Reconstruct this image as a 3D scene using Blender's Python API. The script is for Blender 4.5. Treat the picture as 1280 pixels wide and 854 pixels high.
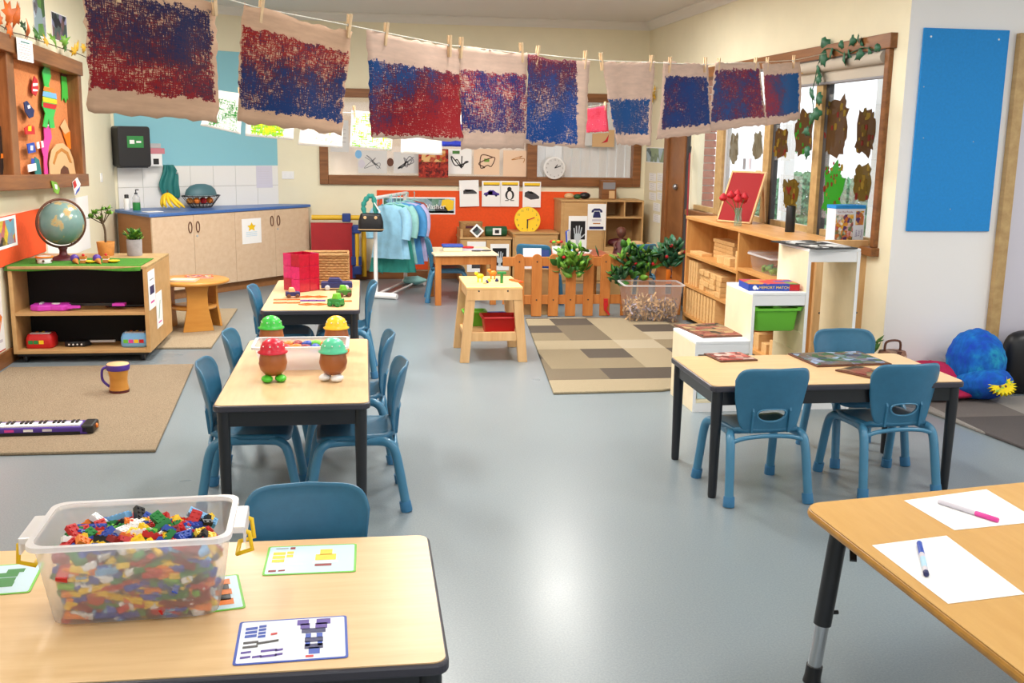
import bpy, math, random
from mathutils import Matrix, Vector, Euler
for o in list(bpy.data.objects): bpy.data.objects.remove(o)
scene = bpy.context.scene
col = scene.collection
rnd = random.Random(7)
R_ = math.radians
# ---------------------------------------------------------------- camera
F, CX, CY, HC = 1287.0, 640.0, 427.0, 1.68
_yc = Vector(((455 - CX) / F, -(172 - CY) / F, -1)).normalized()
_zc = -Vector(((540 - CX) / F, -(7000 - CY) / F, -1)).normalized()
_zc = (_zc - _yc * _zc.dot(_yc)).normalized()
_xc = _yc.cross(_zc)
ROT = Matrix((_xc, _yc, _zc))
CAM = Vector((0, 0, HC))
cd = bpy.data.cameras.new('camera'); cam = bpy.data.objects.new('camera', cd); col.objects.link(cam)
cd.sensor_width = 36; cd.lens = F / 1280 * 36; cd.clip_start = .05; cd.clip_end = 200
cam.matrix_world = Matrix.Translation(CAM) @ ROT.to_4x4()
scene.camera = cam
# ---------------------------------------------------------------- light
w = bpy.data.worlds.new('sky'); scene.world = w; w.use_nodes = True
bgn = w.node_tree.nodes['Background']; bgn.inputs[0].default_value = (.90, .95, 1, 1); bgn.inputs[1].default_value = 1.45
vs_ = scene.view_settings
vs_.view_transform = 'Standard'; vs_.look = 'None'; vs_.gamma = 1; vs_.use_curve_mapping = False
vs_.exposure = 0.38
LAMP = 46
# ---------------------------------------------------------------- measuring helpers: a sight line cut with a real plane
def ray(x, y): return ROT @ Vector(((x - CX) / F, -(y - CY) / F, -1))
def pz(x, y, z): d = ray(x, y); return CAM + d * ((z - HC) / d.z)
def py(x, y, Y): d = ray(x, y); return CAM + d * (Y / d.y)
def px(x, y, X): d = ray(x, y); return CAM + d * (X / d.x)
def pv(x, y, a, b):
    n = Vector((-(b[1] - a[1]), b[0] - a[0], 0)); d = ray(x, y)
    return CAM + d * (n.dot(Vector((a[0], a[1], 0)) - Vector((0, 0, 0))) / n.dot(d))
# ---------------------------------------------------------------- object helpers
def lin(c):
    r = []
    for k in c[:3]:
        k /= 255; r.append(k / 12.92 if k <= .04045 else ((k + .055) / 1.055) ** 2.4)
    return (*r, 1)
def tag(o, label=None, cat=None, group=None, kind=None):
    if label: o['label'] = label
    if cat: o['category'] = cat
    if group: o['group'] = group
    if kind: o['kind'] = kind
    return o
def T(x=0, y=0, z=0, rz=0, rx=0, ry=0): return Matrix.Translation((x, y, z)) @ Euler((R_(rx), R_(ry), R_(rz))).to_matrix().to_4x4()
class MB:
    def __init__(s): s.v = []; s.f = []; s.m = []; s.s = []; s.uv = {}; s.T = Matrix(); s.mi = 0
    def add(s, vs, fs, sm=False, uv=None):
        b = len(s.v)
        s.v += [s.T @ Vector(v) for v in vs]
        for f in fs: s.f.append([i + b for i in f]); s.m.append(s.mi); s.s.append(sm)
        if uv:
            for i, u in enumerate(uv): s.uv[b + i] = u
        return s
    def at(s, M=None): s.T = M or Matrix(); return s
    def mat(s, i): s.mi = i; return s
    def box(s, x0, x1, y0, y1, z0, z1):
        return s.add([(x, y, z) for z in (z0, z1) for y in (y0, y1) for x in (x0, x1)],
                     [(0, 2, 3, 1), (4, 5, 7, 6), (0, 1, 5, 4), (2, 6, 7, 3), (0, 4, 6, 2), (1, 3, 7, 5)])
    def bar(s, p, q, w, d, up=(0, 0, 1)):
        p = Vector(p); q = Vector(q); a = (q - p).normalized(); u = Vector(up)
        if abs(a.dot(u)) > .95: u = Vector((0, 1, 0))
        x = a.cross(u).normalized() * w / 2; y = x.cross(a).normalized() * d / 2
        return s.add([c + i * x + j * y for c in (p, q) for i, j in ((-1, -1), (1, -1), (1, 1), (-1, 1))],
                     [(3, 2, 1, 0), (4, 5, 6, 7), (0, 1, 5, 4), (1, 2, 6, 5), (2, 3, 7, 6), (3, 0, 4, 7)])
    def tube(s, pts, r, n=8, caps=True):
        pts = [Vector(p) for p in pts]; N = len(pts)
        rs = r if isinstance(r, (list, tuple)) else [r] * N
        vs = []; fs = []; ref = None
        for i, p in enumerate(pts):
            a = (pts[min(i + 1, N - 1)] - pts[max(i - 1, 0)]).normalized()
            if ref is None: ref = Vector((0, 0, 1)) if abs(a.z) < .9 else Vector((1, 0, 0))
            x = a.cross(ref).normalized(); y = a.cross(x).normalized(); ref = -y if False else ref - a * ref.dot(a); ref.normalize()
            for k in range(n):
                t = 2 * math.pi * k / n; vs.append(p + (x * math.cos(t) + y * math.sin(t)) * rs[i])
        for i in range(N - 1):
            for k in range(n):
                k2 = (k + 1) % n; fs.append((i * n + k, i * n + k2, (i + 1) * n + k2, (i + 1) * n + k))
        s.add(vs, fs, True)
        if caps: s.add(vs[:n], [tuple(range(n))[::-1]]); s.add(vs[-n:], [tuple(range(n))])
        return s
    def lathe(s, prof, n=20, cx=0, cy=0, sm=True, cap=True):
        vs = [(cx + r * math.cos(2 * math.pi * k / n), cy + r * math.sin(2 * math.pi * k / n), z) for r, z in prof for k in range(n)]
        fs = [(i * n + k, i * n + (k + 1) % n, (i + 1) * n + (k + 1) % n, (i + 1) * n + k) for i in range(len(prof) - 1) for k in range(n)]
        s.add(vs, fs, sm)
        if cap:
            if prof[0][0] > 1e-4: s.add(vs[:n], [tuple(range(n))[::-1]])
            if prof[-1][0] > 1e-4: s.add(vs[-n:], [tuple(range(n))])
        return s
    def prism(s, poly, z0, z1):
        n = len(poly); vs = [(x, y, z0) for x, y in poly] + [(x, y, z1) for x, y in poly]
        ar = sum(poly[i][0] * poly[(i + 1) % n][1] - poly[(i + 1) % n][0] * poly[i][1] for i in range(n))
        fs = [tuple(range(n))[::-1], tuple(range(n, 2 * n))] + [(i, (i + 1) % n, n + (i + 1) % n, n + i) for i in range(n)]
        if ar < 0: fs = [f[::-1] for f in fs]
        return s.add(vs, fs)
    def ell(s, c, r, nu=16, nv=10, f=None):
        vs = []; fs = []
        for j in range(nv + 1):
            a = math.pi * j / nv - math.pi / 2
            for i in range(nu):
                b = 2 * math.pi * i / nu; d = Vector((math.cos(a) * math.cos(b), math.cos(a) * math.sin(b), math.sin(a)))
                k = f(d) if f else 1
                vs.append((c[0] + d.x * r[0] * k, c[1] + d.y * r[1] * k, c[2] + d.z * r[2] * k))
        for j in range(nv):
            for i in range(nu): fs.append((j * nu + i, j * nu + (i + 1) % nu, (j + 1) * nu + (i + 1) % nu, (j + 1) * nu + i))
        return s.add(vs, fs, True)
    def grid(s, fn, nu, nv, sm=True, keep=None):
        vs = [fn(i / nu, j / nv) for j in range(nv + 1) for i in range(nu + 1)]
        uv = [(i / nu, j / nv) for j in range(nv + 1) for i in range(nu + 1)]
        fs = [(j * (nu + 1) + i, j * (nu + 1) + i + 1, (j + 1) * (nu + 1) + i + 1, (j + 1) * (nu + 1) + i) for j in range(nv) for i in range(nu) if not keep or keep((i + .5) / nu, (j + .5) / nv)]
        return s.add(vs, fs, sm, uv)
    def loops(s, rings, sm=True, close0=False, close1=False):
        n = len(rings[0]); vs = [p for r in rings for p in r]
        fs = [(i * n + k, i * n + (k + 1) % n, (i + 1) * n + (k + 1) % n, (i + 1) * n + k) for i in range(len(rings) - 1) for k in range(n)]
        if close0: fs.append(tuple(range(n))[::-1])
        if close1: fs.append(tuple(range((len(rings) - 1) * n, len(rings) * n)))
        return s.add(vs, fs, sm)
    def text(s, t, size, x, y, z=0, align='CENTER'):
        c = bpy.data.curves.new('t', 'FONT'); c.body = t; c.size = size; c.align_x = align; c.align_y = 'CENTER'; c.resolution_u = 2
        o = bpy.data.objects.new('t', c); col.objects.link(o)
        bpy.context.view_layer.update()
        me = bpy.data.meshes.new_from_object(o.evaluated_get(bpy.context.evaluated_depsgraph_get()))
        s.add([(v.co.x + x, v.co.y + y, z) for v in me.vertices], [tuple(p.vertices) for p in me.polygons])
        bpy.data.objects.remove(o); bpy.data.curves.remove(c); bpy.data.meshes.remove(me)
        return s
    def build(s, name, mats, parent=None, M=None, bevel=0, solid=0, sub=0, smooth=None, off=-1):
        me = bpy.data.meshes.new(name); me.from_pydata([tuple(v) for v in s.v], [], s.f)
        for m in (mats if isinstance(mats, (list, tuple)) else [mats]): me.materials.append(MATS[m] if isinstance(m, str) else m)
        me.polygons.foreach_set('material_index', s.m)
        me.polygons.foreach_set('use_smooth', s.s if smooth is None else [smooth] * len(s.f))
        if s.uv:
            l = me.uv_layers.new(name='UVMap')
            for lp in me.loops: l.data[lp.index].uv = s.uv.get(lp.vertex_index, (0, 0))
        me.update()
        o = bpy.data.objects.new(name, me); col.objects.link(o)
        if parent: o.parent = parent
        if M is not None:
            if parent: o.matrix_local = M
            else: o.matrix_world = M
        if solid: k = o.modifiers.new('solid', 'SOLIDIFY'); k.thickness = solid; k.offset = off
        if bevel: k = o.modifiers.new('bevel', 'BEVEL'); k.width = bevel; k.segments = 2; k.limit_method = 'ANGLE'; k.angle_limit = R_(40)
        if sub: k = o.modifiers.new('sub', 'SUBSURF'); k.levels = k.render_levels = sub
        return o
def thing(name, label, cat, M=None, group=None):
    o = bpy.data.objects.new(name, None); col.objects.link(o); o.empty_display_size = .1
    if M is not None: o.matrix_world = M
    return tag(o, label, cat, group)
def solo(name, mb, mats, label, cat, M=None, group=None, **k): return tag(mb.build(name, mats, None, M, **k), label, cat, group)
def struct(name, mb, mats, **k): return tag(mb.build(name, mats, **k), kind='structure')
def dup(o, M=None, label=None, group=None, parent=None):
    c = o.copy(); col.objects.link(c)
    if parent is not None: c.parent = parent
    for ch in list(o.children): dup(ch, parent=c)
    if M is not None: c.matrix_world = M
    if label: c['label'] = label
    if group: c['group'] = group
    return c
def wall_frame(p, right):     # local x = to the right along the wall, y = up, z = out of the wall
    r = Vector((right[0], right[1], 0)).normalized(); u = Vector((0, 0, 1)); n = r.cross(u)
    m = Matrix((r, u, n)).transposed().to_4x4(); m.translation = Vector(p); return m
def rrect(w, h, r, n=5, cx=0, cy=0):
    p = []
    for qx, qy, a0 in ((1, 1, 0), (-1, 1, 90), (-1, -1, 180), (1, -1, 270)):
        for k in range(n + 1):
            a = R_(a0 + 90 * k / n); p.append((cx + qx * (w / 2 - r) + r * math.cos(a), cy + qy * (h / 2 - r) + r * math.sin(a)))
    return p
def roundpoly(P, r, n=6):
    out = []; N = len(P); P = [Vector((*p, 0)) for p in P]
    for i in range(N):
        a = (P[i - 1] - P[i]).normalized(); b = (P[(i + 1) % N] - P[i]).normalized(); h = a.angle(b) / 2; d = r / math.tan(h); c = P[i] + (a + b).normalized() * (r / math.sin(h))
        s = P[i] + a * d - c; e = P[i] + b * d - c
        for k in range(n + 1): v = s.lerp(e, k / n).normalized() * r + c; out.append((v.x, v.y))
    return out
def circ(r, n=20, cx=0, cy=0, ry=None): return [(cx + r * math.cos(2 * math.pi * k / n), cy + (ry or r) * math.sin(2 * math.pi * k / n)) for k in range(n)]
def bez(pts, n=8):
    """smooth curve through points"""
    P = [Vector(p) for p in pts]; out = []
    for i in range(len(P) - 1):
        a = P[max(i - 1, 0)]; b = P[i]; c = P[i + 1]; d = P[min(i + 2, len(P) - 1)]
        for k in range(n):
            t = k / n; out.append(.5 * ((2 * b) + (c - a) * t + (2 * a - 5 * b + 4 * c - d) * t * t + (3 * b - a - 3 * c + d) * t ** 3))
    out.append(P[-1]); return out
# ---------------------------------------------------------------- materials
MATS = {}
def mat(name, c, rough=.5, metal=0, var=0, vs=8, bump=0, bs=60, emis=0, spec=.5, coat=0, stretch=(1, 1, 1), c2=None, sheen=0, trans=0):
    m = bpy.data.materials.new(name); m.use_nodes = True; nt = m.node_tree; N = nt.nodes; L = nt.links
    b = N['Principled BSDF']; MATS[name] = m
    b.inputs['Base Color'].default_value = lin(c); b.inputs['Roughness'].default_value = rough; b.inputs['Metallic'].default_value = metal
    b.inputs['Specular IOR Level'].default_value = spec; b.inputs['Coat Weight'].default_value = coat; b.inputs['Sheen Weight'].default_value = sheen
    if emis: b.inputs['Emission Color'].default_value = lin(c); b.inputs['Emission Strength'].default_value = emis
    if trans: b.inputs['Transmission Weight'].default_value = trans
    if var or c2 or bump:
        tc = N.new('ShaderNodeTexCoord'); mp = N.new('ShaderNodeMapping'); L.new(tc.outputs['Object'], mp.inputs[0]); mp.inputs['Scale'].default_value = stretch
    if var or c2:
        nz = N.new('ShaderNodeTexNoise'); nz.inputs['Scale'].default_value = vs; nz.inputs['Detail'].default_value = 5; nz.inputs['Roughness'].default_value = .6; L.new(mp.outputs[0], nz.inputs['Vector'])
        cr = N.new('ShaderNodeValToRGB'); e = cr.color_ramp.elements; e[0].position = .3; e[1].position = .7
        if c2: e[0].color = lin(c2); e[1].color = lin(c)
        else:
            e[0].color = lin([max(0, k * (1 - var)) for k in c]); e[1].color = lin([min(255, k * (1 + var)) for k in c])
        L.new(nz.outputs[0], cr.inputs[0]); L.new(cr.outputs[0], b.inputs['Base Color'])
    if bump:
        n2 = N.new('ShaderNodeTexNoise'); n2.inputs['Scale'].default_value = bs; n2.inputs['Detail'].default_value = 3; L.new(mp.outputs[0], n2.inputs['Vector'])
        bp = N.new('ShaderNodeBump'); bp.inputs['Strength'].default_value = bump; bp.inputs['Distance'].default_value = .01
        L.new(n2.outputs[0], bp.inputs['Height']); L.new(bp.outputs[0], b.inputs['Normal'])
    return m
def wood(name, c, c2, st=(2, 30, 30), rough=.45, vs=1.0, spec=.4): return mat(name, c, rough, c2=c2, vs=vs, stretch=st, spec=spec)
def clear(name, c, alpha, rough=.1, gloss=.08):
    """clear or frosted sheet: part see-through, part scattering, part shiny"""
    m = bpy.data.materials.new(name); m.use_nodes = True; N = m.node_tree.nodes; L = m.node_tree.links; MATS[name] = m
    N.remove(N['Principled BSDF']); out = N['Material Output']
    t = N.new('ShaderNodeBsdfTransparent'); d = N.new('ShaderNodeBsdfDiffuse'); tl = N.new('ShaderNodeBsdfTranslucent'); g = N.new('ShaderNodeBsdfGlossy')
    d.inputs[0].default_value = tl.inputs[0].default_value = lin(c); g.inputs['Roughness'].default_value = rough; t.inputs[0].default_value = (1, 1, 1, 1)
    a = N.new('ShaderNodeMixShader'); a.inputs[0].default_value = .5; L.new(d.outputs[0], a.inputs[1]); L.new(tl.outputs[0], a.inputs[2])
    b = N.new('ShaderNodeMixShader'); b.inputs[0].default_value = alpha; L.new(t.outputs[0], b.inputs[1]); L.new(a.outputs[0], b.inputs[2])
    e = N.new('ShaderNodeMixShader'); e.inputs[0].default_value = gloss; L.new(b.outputs[0], e.inputs[1]); L.new(g.outputs[0], e.inputs[2]); L.new(e.outputs[0], out.inputs[0])
    return m
class NT:
    """tiny node-math helper"""
    def __init__(s, name, rough=.8):
        s.m = bpy.data.materials.new(name); s.m.use_nodes = True; MATS[name] = s.m; s.N = s.m.node_tree.nodes; s.L = s.m.node_tree.links
        s.b = s.N['Principled BSDF']; s.b.inputs['Roughness'].default_value = rough; s.b.inputs['Specular IOR Level'].default_value = .3
    def put(s, v, i):
        if isinstance(v, (int, float)): i.default_value = v
        elif isinstance(v, tuple): i.default_value = v
        else: s.L.new(v, i)
    def op(s, o, a, b=0.0, c=None):
        n = s.N.new('ShaderNodeMath'); n.operation = o; s.put(a, n.inputs[0]); s.put(b, n.inputs[1])
        if c is not None: s.put(c, n.inputs[2])
        return n.outputs[0]
    def noise(s, vec, sc, st=(1, 1, 1), loc=(0, 0, 0), rot=0, det=4, ro=.6, dist=0):
        mp = s.N.new('ShaderNodeMapping'); s.L.new(vec, mp.inputs[0]); mp.inputs['Scale'].default_value = st; mp.inputs['Location'].default_value = loc; mp.inputs['Rotation'].default_value = (0, 0, rot)
        n = s.N.new('ShaderNodeTexNoise'); n.inputs['Scale'].default_value = sc; n.inputs['Detail'].default_value = det; n.inputs['Roughness'].default_value = ro; n.inputs['Distortion'].default_value = dist
        s.L.new(mp.outputs[0], n.inputs['Vector']); return n.outputs[0]
    def ramp(s, f, *st):
        n = s.N.new('ShaderNodeValToRGB'); e = n.color_ramp.elements
        while len(e) < len(st): e.new(.5)
        for k, (p, c) in zip(e, st): k.position = p; k.color = lin(c) if len(c) == 3 and max(c) > 1 else (*c[:3], 1)
        s.put(f, n.inputs[0]); return n.outputs[0]
    def mix(s, f, a, b):
        n = s.N.new('ShaderNodeMix'); n.data_type = 'RGBA'; s.put(f, n.inputs[0])
        for v, i in ((a, n.inputs[6]), (b, n.inputs[7])): s.put(lin(v) if isinstance(v, tuple) else v, i)
        return n.outputs[2]
    def coords(s, kind='UV'):
        n = s.N.new('ShaderNodeTexCoord'); return n.outputs[kind]
    def sep(s, v):
        n = s.N.new('ShaderNodeSeparateXYZ'); s.L.new(v, n.inputs[0]); return n.outputs
    def done(s, c): s.L.new(c, s.b.inputs['Base Color']); return s.m
def painting(name, seed, paper, ca, cb, marg=(.03, .97, .1, .85), grad=(0, 0, .5), gap=.5, mid=None, edge=.07, fine=1):
    n = NT(name, .85); uv = n.coords('UV'); s = n.sep(uv); u, v = s[0], s[1]; lo = (seed * 3.7, seed * 1.3, 0)
    e1 = n.op('MULTIPLY', n.op('SUBTRACT', n.noise(uv, 14, (1, 1, 1), lo, det=6, ro=.7), .5), edge * 3)
    d = n.op('MINIMUM', n.op('MINIMUM', n.op('SUBTRACT', u, marg[0]), n.op('SUBTRACT', marg[1], u)), n.op('MINIMUM', n.op('SUBTRACT', v, marg[2]), n.op('SUBTRACT', marg[3], v)))
    mask = n.op('GREATER_THAN', n.op('ADD', d, e1), .012)
    low = n.noise(uv, 3.5, (1, 1, 1), lo, det=5, ro=.65)
    st1 = n.noise(uv, 9 * fine, (9, 1.2, 1), lo, .9 + seed, det=3, dist=.6); st2 = n.noise(uv, 9 * fine, (1.2, 9, 1), (lo[1], lo[0], 0), .3 + seed, det=3, dist=.6)
    f = n.op('ADD', n.op('ADD', n.op('MULTIPLY', u, grad[0]), n.op('MULTIPLY', v, grad[1])), grad[2])
    f = n.op('ADD', f, n.op('MULTIPLY', n.op('SUBTRACT', low, .5), 1.3)); f = n.op('ADD', f, n.op('MULTIPLY', n.op('SUBTRACT', n.op('ADD', st1, n.op('MULTIPLY', n.op('SUBTRACT', st2, .5), -.9)), .5), .9))
    mid = mid or tuple((a + b) / 2 * .72 for a, b in zip(ca, cb))
    c = n.ramp(f, (.22, cb), (.5, mid), (.78, ca))
    g = n.op('MAXIMUM', st1, st2); thr = n.op('ADD', gap, n.op('MULTIPLY', n.op('SUBTRACT', low, .5), .5))
    hole = n.op('GREATER_THAN', n.op('MULTIPLY', n.op('MINIMUM', st1, st2), 1.0), n.op('SUBTRACT', 1.06, thr))
    pc = n.mix(n.noise(uv, 5, (1, 4, 1), lo), tuple(k * .86 for k in paper), tuple(min(255, k * 1.06) for k in paper))
    m = n.op('MULTIPLY', mask, n.op('SUBTRACT', 1.0, hole))
    return n.done(n.mix(m, pc, c))
def blotch(name, seed, *cols, scale=8, rough=.6):
    """printed picture: a patchwork of the given colours"""
    n = NT(name, rough); uv = n.coords('Object'); N = n.N
    v = N.new('ShaderNodeTexVoronoi'); v.inputs['Scale'].default_value = scale; mp = N.new('ShaderNodeMapping'); mp.inputs['Location'].default_value = (seed, seed * 2.3, 0); n.L.new(uv, mp.inputs[0])
    nz = n.noise(uv, scale * .8, loc=(seed, 0, 0), det=5, ro=.7); n.L.new(mp.outputs[0], v.inputs['Vector'])
    sp = N.new('ShaderNodeSeparateColor'); n.L.new(v.outputs['Color'], sp.inputs[0])
    f = n.op('ADD', n.op('MULTIPLY', sp.outputs[0], .75), n.op('MULTIPLY', nz, .3))
    st = [(.08 + .85 * i / len(cols), c) for i, c in enumerate(cols)]
    r = n.ramp(f, *st); n.L.new(r, n.b.inputs['Base Color']); return n.m
mat('blind', (190, 180, 166), .8); mat('cream', (236, 229, 202), .75, var=.015, vs=2, spec=.25)  # blind colour is darkened to carry the shade on the fabric
mat('white_wall', (240, 238, 238), .7, spec=.25)
mat('ceiling', (222, 220, 216), .85, spec=.2)
mat('cornice', (228, 226, 220), .7)
mat('kitchen_blue', (140, 200, 216), .6, spec=.3)
mat('tile', (238, 238, 236), .12, spec=.6)
mat('grout', (196, 196, 192), .8)
wood('jarrah', (152, 100, 58), (110, 68, 36), (3, 3, 24), .4)
wood('jarrah_h', (152, 100, 58), (110, 68, 36), (2, 24, 24), .4)
wood('jarrah_y', (148, 88, 48), (104, 56, 28), (24, 2, 24), .4)
wood('oak_pale', (196, 164, 112), (172, 138, 90), (16, 16, 1.5), .45)
wood('pine', (214, 158, 92), (190, 130, 68), (3, 26, 26), .5)
wood('pine_z', (216, 162, 96), (194, 136, 74), (20, 20, 2), .5)
wood('pine_y', (216, 164, 100), (196, 138, 76), (20, 2, 20), .5)
wood('raw_pine', (224, 184, 132), (202, 156, 104), (18, 18, 2.2), .6)
wood('raw_pine_x', (236, 200, 138), (222, 178, 112), (2, 22, 22), .55)
wood('picket', (206, 134, 66), (180, 106, 46), (16, 16, 2), .55)
wood('ply', (206, 166, 112), (188, 146, 94), (2.2, 10, 10), .5)
wood('honey', (212, 152, 72), (196, 132, 56), (3, 3, 16), .35)
wood('block', (230, 190, 134), (212, 166, 106), (8, 30, 30), .6)
wood('laminate', (228, 194, 148), (217, 180, 132), (2.5, 22, 5), .32, 1.4)
wood('laminate_y', (228, 194, 148), (217, 180, 132), (22, 2.5, 5), .32, 1.4)
wood('laminate_gold', (212, 168, 100), (202, 154, 86), (14, 2, 5), .35, 1.4)
mat('gold_edge', (178, 128, 52), .4, var=.06, vs=20)
wood('cab', (224, 198, 170), (214, 184, 152), (14, 14, 1.2), .4, 1.3)
wood('cab_side', (178, 124, 78), (166, 112, 68), (14, 14, 1.2), .4, 1.3)
mat('blue_top', (72, 112, 178), .35, var=.05, vs=60)
mat('black', (22, 22, 26), .4)
mat('black_metal', (26, 27, 33), .32, spec=.6)
mat('table_edge', (58, 56, 66), .35)
mat('chair_blue', (50, 110, 144), .38, var=.03, vs=30, bump=.03, bs=400)
mat('chair_tube', (68, 130, 166), .28, spec=.6)
mat('chair_cap', (62, 124, 170), .45)
mat('chrome', (200, 202, 206), .22, metal=1)
mat('white', (240, 240, 240), .5)
mat('white_gloss', (242, 242, 242), .25)
mat('paper', (246, 246, 246), .8, spec=.2)
mat('cream_lam', (236, 222, 190), .5, var=.02)
mat('white_lam', (240, 240, 242), .35)
mat('red', (196, 26, 30), .45); mat('darkred', (140, 18, 26), .5); mat('yellow', (246, 204, 28), .45); mat('green', (38, 132, 62), .45)
mat('lime', (112, 196, 56), .45); mat('blue', (34, 74, 176), .45); mat('navy', (30, 36, 92), .45); mat('orange', (240, 128, 32), .45)
mat('purple', (78, 50, 150), .45); mat('pink', (222, 66, 160), .45); mat('magenta', (206, 60, 190), .45); mat('teal', (36, 120, 118), .6); mat('lightblue', (120, 180, 228), .5)
mat('easel_red', (148, 12, 20), .8); mat('grey', (140, 140, 146), .5); mat('darkgrey', (62, 62, 66), .5); mat('silver', (184, 186, 190), .35)
mat('brown', (96, 54, 34), .6); mat('tan', (214, 176, 128), .6); mat('skybl', (174, 212, 236), .6); mat('maroon', (84, 26, 34), .5)
mat('board_orange', (232, 84, 30), .85, var=.03, vs=40); mat('board_blue', (30, 138, 214), .8, var=.03, vs=60, bump=.05, bs=500)
mat('felt_green', (62, 128, 32), .95, var=.12, vs=60, bump=.5, bs=300)
mat('cork', (206, 128, 74), .9, var=.08, vs=60)
mat('string', (225, 222, 210), .8)
mat('peg', (222, 190, 150), .7, var=.06, vs=40)
mat('steel', (170, 172, 176), .3, metal=.9)
mat('hook', (60, 60, 60), .4, metal=.6)
mat('terracotta', (186, 122, 52), .8, var=.08, vs=20)
mat('sack', (150, 147, 148), .9, var=.06, vs=20)
mat('leaf', (60, 118, 40), .5, var=.25, vs=9); mat('leaf2', (112, 164, 52), .5, var=.2, vs=9); mat('leaf_dark', (34, 78, 44), .5, var=.25, vs=9); mat('ivy', (44, 104, 76), .5, var=.22, vs=14)
mat('leaf_orange', (226, 106, 28), .6, var=.2, vs=12); mat('leaf_yellow', (226, 170, 40), .6, var=.2, vs=12); mat('stem', (88, 70, 50), .8)
mat('flower_red', (190, 22, 40), .6, var=.15, vs=30)
mat('soil', (60, 44, 34), .95)
mat('wicker', (204, 160, 104), .8, c2=(150, 106, 60), vs=30, stretch=(1, 1, 6), bump=.6, bs=90)
mat('paddle_red', (172, 18, 48), .18, var=.1, vs=30, spec=.7); mat('paddle_pink', (206, 34, 110), .18, var=.1, vs=30, spec=.7); mat('tile_orange', (244, 96, 30), .25); mat('tile_purple', (96, 62, 150), .25)
mat('egg_brown', (158, 92, 48), .35); mat('egg_cap_red', (206, 30, 56), .3); mat('egg_cap_green', (60, 190, 70), .3); mat('egg_cap_mint', (92, 206, 160), .3); mat('egg_cap_yellow', (250, 198, 40), .3); mat('shoe_green', (78, 198, 50), .4)
mat('skin_dark', (92, 48, 34), .5)
mat('sh_lblue', (146, 198, 226), .85, var=.06, vs=10, sheen=.3); mat('sh_teal', (44, 138, 128), .85, var=.08, vs=10); mat('sh_blue', (72, 146, 206), .85, var=.06, vs=10); mat('sh_lilac', (186, 180, 222), .85, var=.06, vs=10); mat('sh_mint', (150, 206, 204), .85, var=.06, vs=10); mat('sh_navy', (52, 110, 176), .85, var=.06, vs=10)
mat('mat_red', (164, 20, 28), .5, var=.04); mat('mat_blue', (30, 58, 128), .5); mat('mat_yellow', (226, 180, 40), .5)
mat('shelf_dark', (18, 16, 16), .85)
mat('mirror_grey', (204, 206, 212), .15, metal=0, spec=.7)
mat('post_white', (246, 248, 250), .6); mat('paving', (226, 222, 214), .9, var=.04); mat('brick', (196, 128, 108), .9, var=.1, vs=20, bump=.3); mat('mortar', (222, 214, 204), .95)
mat('hedge', (112, 160, 124), .7, var=.3, vs=14); mat('roof_grey', (190, 205, 216), .7)
mat('lamp_white', (255, 250, 240), .5, emis=7)
mat('screen', (60, 200, 90), .4, emis=.6)
mat('shaving', (196, 160, 116), .9, var=.25, vs=30); mat('shell', (150, 140, 150), .7, var=.3, vs=40)
mat('palegrey_lid', (206, 206, 210), .5); mat('water', (150, 160, 165), .3)
mat('quilt', (120, 132, 70), .9, var=.3, vs=12)
mat('magenta_cush', (176, 20, 74), .85, var=.1, vs=10, bump=.3, bs=20)
clear('glass', (230, 240, 240), .03, .02, .05)
clear('bin_clear', (236, 236, 240), .32, .12, .06)
clear('bin_clear2', (236, 238, 246), .17, .12, .05)
clear('bin_rim', (246, 246, 250), .82, .2, .08)
clear('tub_frost', (246, 244, 246), .75, .25, .06)
clear('vase_glass', (120, 190, 170), .35, .05, .15)
clear('mud_gold', (170, 140, 50), .9, .4, .03); clear('mud_paint', (104, 72, 36), .97, .4, .03); clear('mud_paint2', (120, 96, 30), .95, .4, .03); clear('green_paint', (60, 170, 40), .85, .4, .03); clear('grey_paint', (150, 140, 116), .9, .4, .03); clear('red_paint', (150, 50, 40), .9, .4, .03)
clear('film', (240, 240, 240), .12, .05, .06)
# vinyl floor: blue-grey with fine flecks
n = NT('vinyl', .24); n.b.inputs['Specular IOR Level'].default_value = .45
o = n.coords('Object'); big = n.noise(o, .9, det=4); fl = n.noise(o, 130, det=2, ro=.8)
c = n.mix(n.op('MULTIPLY', n.op('SUBTRACT', fl, .35), 1.6), (116, 127, 136), (150, 160, 166)); c = n.mix(n.op('MULTIPLY', big, .35), c, (134, 148, 148)); n.done(c)
n.put(n.op('ADD', n.op('MULTIPLY', big, .16), .22), n.b.inputs['Roughness'])
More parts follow.
